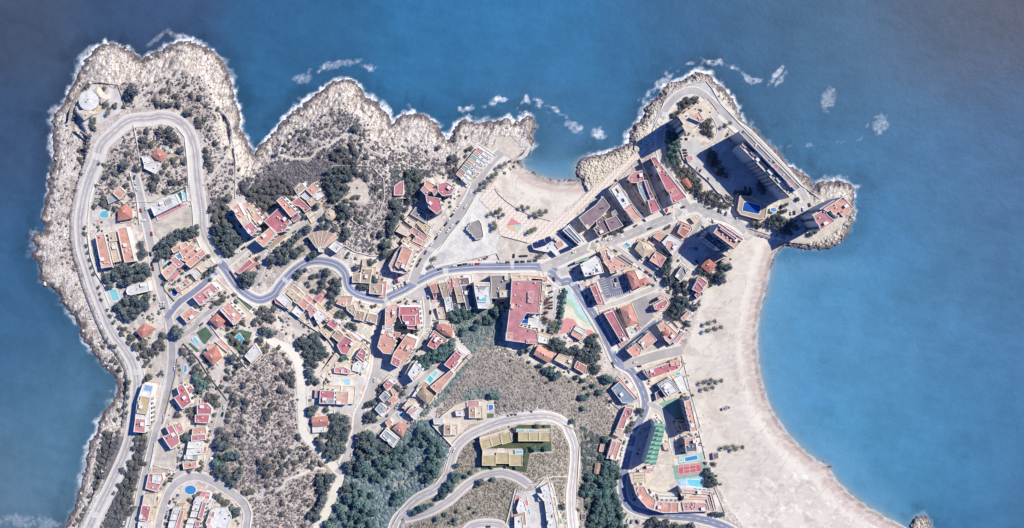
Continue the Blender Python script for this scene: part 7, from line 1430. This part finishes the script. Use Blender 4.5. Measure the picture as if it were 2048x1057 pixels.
# ------------------------------------------------------------------ palms
def palm_mesh(seed):
    r = np.random.default_rng(seed); V = []; F = []
    for k in range(17):
        a = k*2*math.pi/17+r.uniform(-.15, .15); L_ = r.uniform(.8, 1.1); up = r.uniform(.05, .5); prev = None
        ca, sa = math.cos(a), math.sin(a)
        for i in range(7):
            t = i/6; d = L_*t; zz = 1.0+up*math.sin(t*2.4)*.5-.45*t*t; w = .09*math.sin(math.pi*(.12+.88*t))+.01
            row = [(ca*d-sa*w, sa*d+ca*w, zz-.05), (ca*d, sa*d, zz), (ca*d+sa*w, sa*d-ca*w, zz-.05)]; s = len(V); V += row
            if prev is not None: F += [(prev, prev+1, s+1, s), (prev+1, prev+2, s+2, s+1)]
            prev = s
    me = bpy.data.meshes.new('crown'); me.from_pydata(V, [], F); me.materials.append(leaf['palm']); return me
PALM = [palm_mesh(k) for k in range(3)]
pt = bmesh.new(); bmesh.ops.create_cone(pt, segments=8, radius1=.075, radius2=.05, depth=1.0); bmesh.ops.translate(pt, vec=(0, 0, .5), verts=pt.verts)
PT = bpy.data.meshes.new('trunk'); pt.to_mesh(PT); pt.free(); PT.materials.append(bark)
def palms(place, crop, s, h=6.0):
    pts = P(crop, s); pts = sorted(pts, key=lambda p: p[0])
    for i, (x, y) in enumerate(pts):
        zg = float(ZT(x, y)); w = W(x, y, zg+h)
        lb = ('palm %s' % place) if len(pts) == 1 else '%s palm from the west %s' % (ORD[min(i, 23)], place)
        root = empty('palm_tree', (w[0], w[1], zg), lb, 'palm tree', 'palms '+place)
        r = 2.9+.5*random.random()
        c = bpy.data.objects.new('crown', PALM[i % 3]); link(c, root); c.scale = (r, r, h*.9); c.rotation_euler = (0, 0, i*1.1); c.location = (0, 0, h*.1)
        t = bpy.data.objects.new('trunk', PT); link(t, root); t.scale = (r*1.2, r*1.2, h)
palms('in the upper group on the long beach', 'E5', '80,252 158,228 150,305 225,290 72,330')
palms('in the middle group on the long beach', 'E5', '38,875 118,850 160,870 228,858 60,945 135,930')
palms('in the lower group on the long beach', 'E6', '210,398 275,385 290,410 350,392')
palms('on the sand of the cove', 'C7', '495,390 560,400 620,470 685,440 750,440 685,475')
palms('beside the plaza street', 'C7', '225,40 180,60 155,115 95,185 40,210 100,130')
palms('on the ramp to the cove', 'C1', '1205,810 1270,780')
palms('in the planted island of the promenade', 'C7', '265,420 240,450 295,475')
palms('between the plaza and the promenade', 'C7', '170,462 200,560 215,590 205,620')
palms('in the second island by the solar roof', 'C7', '570,660 600,640 635,625', 5)
palms('at the end of the playground parking', 'C8', '820,740 860,760 830,700 790,650 845,660', 7)
palms('in the court of the long slab', 'D7', '580,235 545,300', 6)
palms('in the cape garden by the slab end', 'D6', '900,640 955,615', 6)
palms('in the shade below the big blue pool', 'D7', '940,880 990,890 1030,900', 6)
palms('by the sand lot car park', 'C7', '690,905', 6)
palms('in the white villa forecourt of the cape', 'A1', '870,925', 6)
palms('in the garden by the bent blue pool', 'A8', '870,150 925,190 900,75 1025,165', 6)
palms('by the plaza fork', 'C3', '520,90 480,180', 5)

# ------------------------------------------------------------------ cars
CARC = {'w': (238, 238, 242), 's': (196, 200, 210), 'd': (70, 76, 94), 'k': (42, 44, 56), 'r': (186, 52, 66), 'b': (76, 104, 156), 'm': (120, 44, 62), 'g': (92, 150, 140)}
CN = {'w': 'white', 's': 'silver', 'd': 'dark grey', 'k': 'black', 'r': 'red', 'b': 'blue', 'm': 'maroon', 'g': 'green'}
carg = mat('car_glass', (40, 50, 66), .05, 1, rough=.1, spec=.6); tyre = mat('tyre', (36, 36, 42), .1, 1)
def prism(name, prof, w0, w1, m):
    """side profile (x, z, half width) extruded across"""
    V = []; F = []
    n = len(prof)
    for s in (-1, 1):
        for x, zz, hw in prof: V.append((x, s*hw, zz))
    F = [tuple(range(n)), tuple(range(2*n-1, n-1, -1))]+[(i, n+i, n+(i+1) % n, (i+1) % n) for i in range(n)]
    me = bpy.data.meshes.new(name); me.from_pydata(V, [], F); me.materials.append(m)
    bm = bmesh.new(); bm.from_mesh(me); bmesh.ops.recalc_face_normals(bm, faces=bm.faces); bm.to_mesh(me); bm.free(); return me
BODY = {}; CAB = {}
for k, c in CARC.items():
    pm = mat('car_paint_'+CN[k].replace(' ', '_'), c, .04, 1, rough=.3, fine=.02, spec=.5)
    BODY[k] = prism('body', [(-2.15, .35, .84), (2.1, .35, .84), (2.18, .62, .86), (2.0, .82, .84), (1.0, .95, .88), (-1.5, .98, .88), (-2.1, .9, .84), (-2.2, .6, .84)], 0, 0, pm)
    CAB[k] = prism('roof', [(.35, 1.38, .66), (-1.35, 1.40, .66), (-1.3, 1.46, .6), (.25, 1.45, .6)], 0, 0, pm)
GLASS = prism('windows', [(1.0, .93, .82), (.35, 1.39, .66), (-1.35, 1.40, .66), (-1.85, .95, .80)], 0, 0, carg)
wb = bmesh.new(); bmesh.ops.create_cone(wb, cap_ends=True, segments=10, radius1=.32, radius2=.32, depth=.22, matrix=Matrix.Rotation(math.pi/2, 4, 'X')); WH = bpy.data.meshes.new('wheel'); wb.to_mesh(WH); wb.free(); WH.materials.append(tyre)
def car(x, y, ang, k, label, group=None, z=None):
    zg = float(ZH(x, y))+.2 if z is None else z
    w = W(x, y, zg)
    root = empty('parked_car', w, label, 'car', group); root.rotation_euler = (0, 0, ang)
    for nm, me in (('body', BODY[k]), ('roof', CAB[k]), ('windows', GLASS)): link(bpy.data.objects.new(nm, me), root)
    for sx in (-1.35, 1.35):
        for sy in (-.78, .78):
            o = bpy.data.objects.new('wheel', WH); o.location = (sx, sy, .32); link(o, root)
def cars(place, crop, s, ang=None):
    """s: x,y,colour[,angle] ; angle in degrees counter-clockwise from the right of the plan"""
    ox, oy, q = CROPS[crop]; L_ = []
    for t in s.split():
        a = t.split(','); L_.append((ox+float(a[0])/q, oy+float(a[1])/q, a[2], float(a[3]) if len(a) > 3 else ang))
    n = len(L_); by = {}
    for c in L_: by[c[2]] = by.get(c[2], 0)+1
    order = sorted(range(n), key=lambda i: (L_[i][1], L_[i][0])) if abs(math.sin(math.radians(ang or 0))) > .5 else sorted(range(n), key=lambda i: L_[i][0])
    end = 'top' if abs(math.sin(math.radians(ang or 0))) > .5 else 'west'
    if n > 1 and max(L_[i][1] for i in range(n))-min(L_[i][1] for i in range(n)) > max(L_[i][0] for i in range(n))-min(L_[i][0] for i in range(n)): order = sorted(range(n), key=lambda i: L_[i][1]); end = 'top'
    else: order = sorted(range(n), key=lambda i: L_[i][0]); end = 'west'
    for j, i in enumerate(order):
        x, y, k, a = L_[i]
        lb = '%s car %s' % (CN[k], place) if by[k] == 1 else '%s car, %s from the %s %s' % (CN[k], ORD[j], end, place)
        car(x, y, math.radians(a), k, lb, 'cars '+place if n > 1 else None)
for a in (('at the head of the inner street', 'A3', '1158,555,d,75 1168,615,w,110 1182,680,w,110', 75), ('in the middle of the inner street', 'A3', '1225,905,r,105 1280,885,w,95 1255,1010,w,10', 95),
          ('on the west side of the inner street', 'A6', '20,95,r,100 60,278,w,95 8,310,k,100 22,415,k,100 34,465,m,100', 95), ('parked askew by the street corner', 'A6', '130,822,w,10 130,852,s,10 138,882,k,10', 10), ('in front of the salmon block shade', 'A6', '940,290,w,35 990,245,k,35 885,315,k,40', 35),
          ('by the garden street', 'A6', '680,945,w,35 545,1050,d,40 1310,805,r,40'), ('on the inner street hill', 'A8', '265,460,w,95 150,970,w,85 262,860,g,115 785,870,w,80 770,945,k,75', 90),
          ('on the parking street beside the pines', 'B2', '690,105,m,20 665,165,w,30 650,235,r,20 630,340,w,30', 20), ('in the white forecourt of the loop house', 'B2', '215,547,k,-5 207,573,d,-5', 0), ('in the shade by the loop terrace wall', 'B2', '205,790,d,75 190,850,w,75 178,890,s,75 165,940,d,75', 75),
          ('on the white ramp by the coast stairs', 'B1', '755,1005,w,80 850,45,s,20'), ('along the hill street', 'B5', '790,655,b,35 665,765,d,35 615,805,w,35 555,858,w,38 535,865,s,38', 35), ('below the salmon block on the hill street', 'B5', '205,870,w,35 245,832,d,35 145,895,k,40 108,918,k,40', 35),
          ('along the west kerb of the plaza street', 'C2', '345,1005,k,55 372,955,d,60 430,872,b,60 490,790,w,50 540,718,k,55 570,670,w,50 605,620,w,50 640,580,k,50 670,540,s,50 710,480,k,50 750,420,w,50 785,375,w,50', 55),
          ('along the plaza wall of the street', 'C2', '665,650,w,55 705,595,w,50 850,390,w,55 770,555,b,50', 50), ('on the sloping pavement at the plaza fork', 'C3', '490,120,w,-50 520,175,w,-50 580,205,d,20', -50),
          ('along the main road below the plaza', 'C3', '735,170,w,5 790,160,k,5 848,150,d,5 918,150,s,3 980,147,r,3 1290,130,m,0', 5), ('in the row beside the sand lot', 'C7', '255,975,w,0 290,975,w,0 345,975,m,0 445,972,k,0 505,970,k,0 575,966,d,0 635,962,d,0', 0),
          ('on the pale paving beside the main road', 'C7', '65,950,w,10 100,940,d,10', 10), ('on the sand lot', 'C7', '412,910,k,90 490,912,k,0 535,910,k,0', 0), ('in the angled bays by the corner hotel', 'C3', '100,345,b,110 130,330,r,110 105,405,w,110 145,385,w,110 182,375,w,110 215,355,d,110', 110),
          ('on the forecourt of the red hotel', 'C3', '155,552,k,20 320,542,k,0 355,548,w,0', 0), ('along the court street', 'C3', '482,660,k,90 460,500,k,95 455,485,w,95 485,868,w,60 415,970,k,55 500,820,w,80', 90), ('by the long salmon roofed block', 'C4', '572,185,d,55 505,270,d,55 535,250,k,50 475,335,d,50 455,358,d,50', 55),
          ('on the steep street', 'C4', '48,585,w,85', 85), ('on the villa street', 'C4', '520,620,s,50 490,655,k,50 328,845,b,60 278,868,s,60 300,840,s,60', 50), ('beside the first bend of the diagonal row', 'B6', '722,480,w,10', 10), ('at the edge of the gully track', 'B8', '785,305,w,70', 70),
          ('on the upper hairpin road', 'C5', '655,262,w,65', 65), ('on the turning road', 'C5', '1005,1040,k,0', 0),
          ('in the bays beside the big red block', 'C8', '800,340,k,25 800,370,w,25 800,400,k,15 800,450,d,10 800,480,m,10 798,512,k,5 715,755,k,80 775,760,k,70', 15), ('under the trees of the playground car park', 'C8', '895,430,w,60 885,470,w,60 880,515,w,60 885,560,k,60 870,600,k,60 865,635,w,60 905,330,w,80', 60),
          ('at the red block corner', 'C8', '835,205,m,100 785,272,d,0 1110,270,w,110', 100), ('by the playground pavilion', 'D1', '805,130,w,-20 905,170,b,-5', -10), ('in the shade of the playground street', 'D5', '375,530,w,115 410,590,w,110 490,725,w,110 500,750,s,110 270,345,k,110 230,285,k,110', 110),
          ('at the lower end of the playground', 'D5', '390,862,w,-30 510,990,g,-60 525,1020,w,-60', -45), ('on the beach access road', 'E3', '370,238,w,5 415,280,k,5', 5), ('on the upper side street', 'D4', '532,540,d,-30 800,722,w,-35 862,762,m,-30 905,795,d,-35 955,820,w,-60 970,845,w,-60', -35),
          ('in the painted car park', 'D4', '535,848,k,95 530,900,w,95 640,878,w,100', 95), ('on the avenue', 'D4', '898,302,k,20 475,418,w,20 95,555,w,10 745,275,k,30 410,415,w,10', 20), ('beside the pink block on the avenue', 'D3', '1075,905,r,80 1100,940,k,20 1250,870,k,20', 80),
          ('in the slab tower car park', 'D7', '208,108,k,0 215,138,m,0 222,168,k,10 342,305,s,60 370,330,m,60 455,420,b,75 845,515,k,105 900,525,k,110 945,490,w,20 710,335,w,30 665,130,w,35 915,55,k,40', 60),
          ('in the avenue bays at the cape', 'D7', '475,722,d,0 570,748,d,105 598,758,w,105 645,780,b,75 510,855,w,110 405,910,w,140 755,818,w,110', 90), ('by the pink roofed tower entrance', 'D8', '735,952,m,115 665,1000,w,100 575,1035,k,100 540,1040,w,90', 100),
          ('in the walled service yard', 'E1', '370,518,w,40 335,548,k,130 285,385,w,20 268,740,k,60 190,765,g,60', 40), ('on the shaded street by the long salmon roof', 'E4', '250,178,g,70 235,240,w,70 220,300,w,75 190,370,s,75', 75), ('by the wooded bank of the resort', 'E4', '285,975,w,60 322,990,g,80 380,990,k,125', 60),
          ('on the tunnel street by the beach', 'E4', '845,108,w,5 775,160,w,95 780,200,w,95 785,240,s,95', 95), ('on the shaded lower street by the beach hotel', 'E3', '865,1010,w,5', 5)): cars(*a)

# ------------------------------------------------------------------ people on the beaches (a few pixels each)
def person_mesh():
    me = bpy.data.meshes.new('person'); bm = bmesh.new()
    J = [(0,0,.95,.17),(0,0,1.2,.17),(0,0,1.42,.15),(0,0,1.52,.065),(0,0,1.66,.11),(.1,0,.88,.1),(.12,.05,.48,.065),(.12,0,.08,.05),(.12,.16,.04,.04),(-.1,0,.88,.1),(-.12,-.08,.48,.065),(-.12,-.15,.08,.05),(-.12,.02,.04,.04),
         (.2,0,1.4,.06),(.27,0,1.12,.045),(.26,.12,.9,.035),(-.2,0,1.4,.06),(-.27,0,1.12,.045),(-.26,.1,.9,.035)]
    E = [(0,1),(1,2),(2,3),(3,4),(0,5),(5,6),(6,7),(7,8),(0,9),(9,10),(10,11),(11,12),(2,13),(13,14),(14,15),(2,16),(16,17),(17,18)]
    me.from_pydata([j[:3] for j in J], E, []); o = bpy.data.objects.new('person', me); COL.objects.link(o)
    md = o.modifiers.new('skin', 'SKIN'); sv = me.skin_vertices[0].data
    for i, j in enumerate(J): sv[i].radius = (j[3], j[3]*.8)
    sv[0].use_root = True
    o.modifiers.new('sub', 'SUBSURF').levels = 1
    dg = bpy.context.evaluated_depsgraph_get(); m2 = bpy.data.meshes.new_from_object(o.evaluated_get(dg)); bpy.data.objects.remove(o); return m2
PM_ = person_mesh(); 
cloth = {k: mat('clothing_'+k, c, .1, 1) for k, c in (('dark', (60, 62, 80)), ('red', (170, 80, 84)), ('light', (206, 206, 214)))}
PMS = {}
for k, m in cloth.items():
    q = PM_.copy(); q.materials.clear(); q.materials.append(m); PMS[k] = q
ppl = [('E1', 892, 780, 'dark', 'walking near the waterline below the tall beach block'), ('E1', 830, 882, 'dark', 'walking alone in the middle of the upper beach'), ('E1', 700, 945, 'dark', 'standing near the beach end of the garden walls'), ('E1', 705, 962, 'red', 'beside the dark figure near the garden walls'),
       ('E1', 1020, 742, 'red', 'close to the waves on the upper beach'), ('E5', 212, 90, 'dark', 'above the upper palm group'), ('E5', 152, 88, 'dark', 'just west of the figure above the upper palms'), ('E5', 480, 378, 'dark', 'walking the shore track beside the upper palms'), ('E5', 535, 692, 'red', 'at the waterline between the palm groups'),
       ('E5', 528, 425, 'dark', 'at the wet sand opposite the upper palms'), ('E5', 460, 456, 'light', 'on the pale sand track below the upper palms'), ('E6', 30, 122, 'dark', 'near the beach wall above the beach hotel'), ('E6', 112, 240, 'dark', 'between beach wall and lower palms'), ('E6', 288, 718, 'light', 'on the wide sand south of the pines'),
       ('E6', 320, 888, 'dark', 'near the resort corner on the sand'), ('E6', 318, 882, 'red', 'next to the dark figure near the resort corner'), ('E6', 395, 655, 'dark', 'in the middle of the wide lower sand'), ('E6', 352, 350, 'red', 'just above the lower palm group'), ('E3', 1105, 890, 'dark', 'beside the seafront path by the tall salmon block'), ('E3', 1095, 792, 'light', 'on the sand east of the tall salmon block'), ('C7', 405, 85, 'dark', 'on the sand of the cove')]
for c, x, y, k, lb in ppl:
    px, py = P(c, '%g,%g' % (x, y))[0]; zg = float(ZT(px, py)); o = bpy.data.objects.new('person', PMS[k]); o.location = W(px, py, zg); o.rotation_euler = (0, 0, x); link(o)
    tag(o, 'tiny %s figure %s' % (('person in %s clothes' % k), lb), 'person', 'people on the beach')
# beach huts and small things on the sand
for lb, c, s, h, col_ in (('brown lifeguard hut with a dark side on the lower beach', 'E6', '104,440 150,432 154,485 110,490', 3, 'p'), ('long dark beach box beside a round canopy', 'E6', '182,68 212,58 218,78 188,88', 1.5, 'd'), ('round maroon canopy beside the dark box', 'E6', circle('E6', 233, 65, 16, 10), 2.6, 'p'),
                          ('small dark structure on the middle beach', 'E3', '1290,722 1318,710 1335,735 1300,748', 2, 'd')):
    bd(lb, 'hut', c, s, h, col_, 'F', clutter=0, name='beach_hut')

# ------------------------------------------------------------------ boulders and scrub that nobody could count
def scatter_mask(n, polys, test, seed):
    r = np.random.default_rng(seed); out = []
    for pg, k in polys:
        xs = [p[0] for p in pg]; ys = [p[1] for p in pg]
        A = abs(area(pg)); m_ = int(A*k)
        x = r.uniform(min(xs), max(xs), int(m_*(max(xs)-min(xs))*(max(ys)-min(ys))/A)); y = r.uniform(min(ys), max(ys), len(x))
        ok = pip(x, y, pg); x, y = x[ok], y[ok]; ok = test(x, y); out.append((x[ok], y[ok]))
    return np.concatenate([o[0] for o in out]), np.concatenate([o[1] for o in out])
BM = Field(tx, ty, (built | urban).astype(float)); RM = Field(tx, ty, rocky.astype(float))
def blob_field(name, x, y, rad, colr, m, seed, sq=.8, jag=.35, nside=6, smooth=False, zoff=-.1):
    r = np.random.default_rng(seed); n = len(x)
    ang = np.arange(nside)*2*math.pi/nside
    rings = [(1.0, 0.0), (.82, .55)]
    zz = ZT(x, y); V = np.zeros((n, 2*nside+1, 3), np.float32)
    f = M*(1-zz/H); cx_ = (x-CX)*f; cy_ = -(y-CY)*f
    for k, (rr, hh) in enumerate(rings):
        for i in range(nside):
            j = 1+jag*r.uniform(-1, 1, n); a = ang[i]+r.uniform(-.25, .25, n)
            V[:, k*nside+i, 0] = cx_+np.cos(a)*rad*rr*j; V[:, k*nside+i, 1] = cy_+np.sin(a)*rad*rr*j; V[:, k*nside+i, 2] = zz+zoff+hh*rad*sq*(1+jag*r.uniform(-1, 1, n))
    V[:, 2*nside, 0] = cx_+rad*.2*r.uniform(-1, 1, n); V[:, 2*nside, 1] = cy_+rad*.2*r.uniform(-1, 1, n); V[:, 2*nside, 2] = zz+zoff+rad*sq*(1+.3*r.uniform(-1, 1, n))
    T = []
    for i in range(nside):
        j = (i+1) % nside; T += [(i, j, nside+j), (i, nside+j, nside+i), (nside+i, nside+j, 2*nside)]
    T = np.array(T, np.int32); F = (T[None]+(np.arange(n)*(2*nside+1))[:, None, None]).reshape(-1, 3)
    o = fast_mesh(name, V.reshape(-1, 3), F, m, np.repeat(colr, 2*nside+1, axis=0), smooth)
    return o
def tone_mat(name, var=.25, sc_=1.2):
    m, nt, bs = nodes(name); L = nt.links.new
    geo = nt.nodes.new('ShaderNodeNewGeometry'); at = nt.nodes.new('ShaderNodeAttribute'); at.attribute_name = 'tone'
    n = setin(N(nt, 'ShaderNodeTexNoise'), Scale=sc_, Detail=3.0); L(geo.outputs['Position'], n.inputs[0]); r = ramp(nt, .35, .65, (1-var,)*3+(1,), (1+var,)*3+(1,)); L(n.outputs[0], r.inputs[0])
    L(mul(nt, at.outputs['Color'], r.outputs[0]), bs.inputs['Base Color']); bs.inputs['Roughness'].default_value = .95; bs.inputs['Specular IOR Level'].default_value = .1; return m
scrub_m = tone_mat('scrub_foliage', .3); rock_m = tone_mat('boulder_rock', .2)
def scrub(name, label, polys, seed, c1, c2, rmin, rmax, maxrock=.75, power=2.2):
    dens = lambda X, Y: (BM(X, Y) < .1) & (~pip(X, Y, QUARRY) | (rs2.random(len(X)) < .35)) & (DIST(X, Y) > 7) & (rs2.random(len(X)) < (1-.92*np.clip(RM(X, Y)/maxrock, 0, 1)))
    rs2 = np.random.default_rng(seed+1)
    x, y = scatter_mask(0, polys, dens, seed)
    r = np.random.default_rng(seed+2); rad = rmin+(rmax-rmin)*r.random(len(x))**power
    t = r.random(len(x))[:, None]; colr = (np.array(alb(c1))*(1-t)+np.array(alb(c2))*t).astype(np.float32)
    o = blob_field(name, x, y, rad, colr, scrub_m, seed+3); tag(o, label, None, None, 'stuff'); print(name, len(x)); return o
PS = lambda s: P('S', s)
scrub('scrub', 'low dark scrub dotted over the northwest headland and loop', [(PS('165,190 250,160 420,150 470,260 500,330 450,400 430,500 410,430 395,260 330,215 250,215'), .07), (PS('250,245 350,240 385,300 398,380 290,440 185,440 190,320'), .09), (PS('110,230 200,210 160,420 150,560 230,730 260,860 240,900 130,600 100,420'), .12)], 100, (84, 86, 98), (128, 122, 126), .35, 1.5)
scrub('scrub', 'dense grey scrub on the headland between loop and park', [(PS('470,400 520,320 600,240 700,200 800,260 910,290 920,340 800,420 780,540 700,530 660,440 560,400'), .11), (PS('500,320 680,300 680,420 640,390 600,360 540,420 470,390'), .15)], 110, (92, 94, 106), (134, 128, 132), .4, 1.7)
scrub('scrub', 'dry speckled scrub on the central hill between the tracks', [(PS('520,690 590,690 605,860 665,940 640,1070 500,1070 490,1000 430,940 450,780'), .12)], 120, (90, 88, 98), (142, 132, 132), .35, 1.4)
scrub('scrub', 'grey green scrub on the slope below the big red block', [(PS('905,640 1010,610 1010,700 1110,720 1210,760 1235,860 1200,1070 1150,1070 1150,880 1080,825 930,850 870,840'), .2)], 130, (104, 106, 112), (176, 166, 158), .35, 1.2)
scrub('scrub', 'pale scrub on the plots inside the hairpins', [(PS('900,900 960,860 1150,840 1145,1070 1000,1040 800,1070 880,980'), .22)], 140, (104, 106, 98), (166, 158, 144), .35, 1.2)
scrub('undergrowth', 'dense green undergrowth filling the gully', [(PS('690,880 760,850 870,840 905,900 860,970 780,1070 640,1070'), .17)], 150, (88, 110, 124), (144, 160, 160), .6, 2.6, 2, 1.3)
scrub('undergrowth', 'dark undergrowth on the shaded banks of the west', [(PS('200,870 300,850 270,1070 170,1070'), .13), (PS('430,400 500,390 470,500 430,480'), .15), (PS('210,620 340,640 330,760 290,760'), .1)], 160, (72, 82, 94), (112, 112, 116), .5, 2.0, 2, 1.4)
scrub('undergrowth', 'dark undergrowth on the cape bank and hotel slopes', [(PS('1325,220 1350,190 1400,190 1340,290 1400,400 1460,430 1400,410 1330,330'), .16), (PS('1160,850 1250,900 1240,1060 1170,1060'), .12), (PS('780,340 860,340 830,440 790,470'), .15)], 170, (66, 80, 92), (108, 116, 112), .5, 1.9, 3, 1.4)
scrub('undergrowth', 'blue green undergrowth spilling down from the town row', [(PS('890,640 1010,615 1010,650 985,700 960,690 930,740 890,800 850,830 800,880 780,860 870,800 930,710'), .16), (PS('925,780 1000,775 1000,800 930,815'), .12)], 175, (92, 112, 118), (146, 160, 156), .5, 1.9, 3, 1.5)
# garden plants in the town
x, y = scatter_mask(0, [(u, .020) for u in URBAN], lambda X, Y: (fbm(X, Y, 22, 90) > .52) & (DIST(X, Y) > 10), 180)
bt = Field(tx, ty, built.astype(float)); ok = bt(x, y) < .05; x, y = x[ok], y[ok]; r = np.random.default_rng(181)
t = r.random(len(x))[:, None]; o = blob_field('garden_shrubbery', x, y, .5+1.3*r.random(len(x))**1.5, (np.array(alb((70, 84, 92)))*(1-t)+np.array(alb((112, 122, 112)))*t).astype(np.float32), scrub_m, 182, 1.1); tag(o, 'small garden shrubs between the houses of the town', None, None, 'stuff')
# sea defence boulders
rp_ = [(P('D3', '180,590 130,530 120,440 180,370 300,330 450,310 580,250 690,190 700,60 760,-20 830,60 900,60 850,210 720,330 560,450 300,640 240,690'), .30), (P('D6', '40,550 60,470 120,400 200,350 260,220 330,190 440,170 500,130 590,80 700,90 760,180 700,180 560,190 400,250 300,320 240,400 180,560 80,760 0,800'), .14),
       (P('D8', '0,80 200,200 450,430 730,690 800,800 760,800 500,560 300,380 0,120'), .16), (P('E2', '1010,500 1095,380 1095,440 1080,560 1040,640 970,760 850,830 650,835 350,800 340,780 600,790 780,760 900,680 1000,600'), .25),
       ([(1024+(p[0]-1024), p[1]) for p in ISLET], .35), (P('C6', '440,745 560,690 610,580 600,490 575,520 590,600 540,690 450,735'), .2)]
x, y = scatter_mask(0, rp_, lambda X, Y: (DIST(X, Y) > -2) & (bt(X, Y) < .3), 190); r = np.random.default_rng(191); dd = DIST(x, y)
t = np.clip(dd/12+r.uniform(-.3, .3, len(x)), 0, 1)[:, None]; rad = .5+1.0*r.random(len(x))**2
o = blob_field('boulders', x, y, rad, (np.array(alb((122, 108, 118)))*(1-t)+np.array(alb((228, 218, 200)))*t).astype(np.float32), rock_m, 192, .9, .35, 5); tag(o, 'pale breakwater boulders round the cape, cove and islet', None, None, 'stuff')
x, y = scatter_mask(0, [(COAST, .004)], lambda X, Y: (RM(X, Y) > .55) & (DIST(X, Y) > 1) & (DIST(X, Y) < 60) & (bt(X, Y) < .1) & (BM(X, Y) < .1), 195); r = np.random.default_rng(196)
t = r.random(len(x))[:, None]; o = blob_field('rocks', x, y, .5+1.6*r.random(len(x))**2.5, (np.array(alb((196, 186, 178)))*(1-t)+np.array(alb((236, 228, 218)))*t).astype(np.float32), rock_m, 197, .6, .4, 5); tag(o, 'loose pale rocks scattered over the rocky shore', None, None, 'stuff')
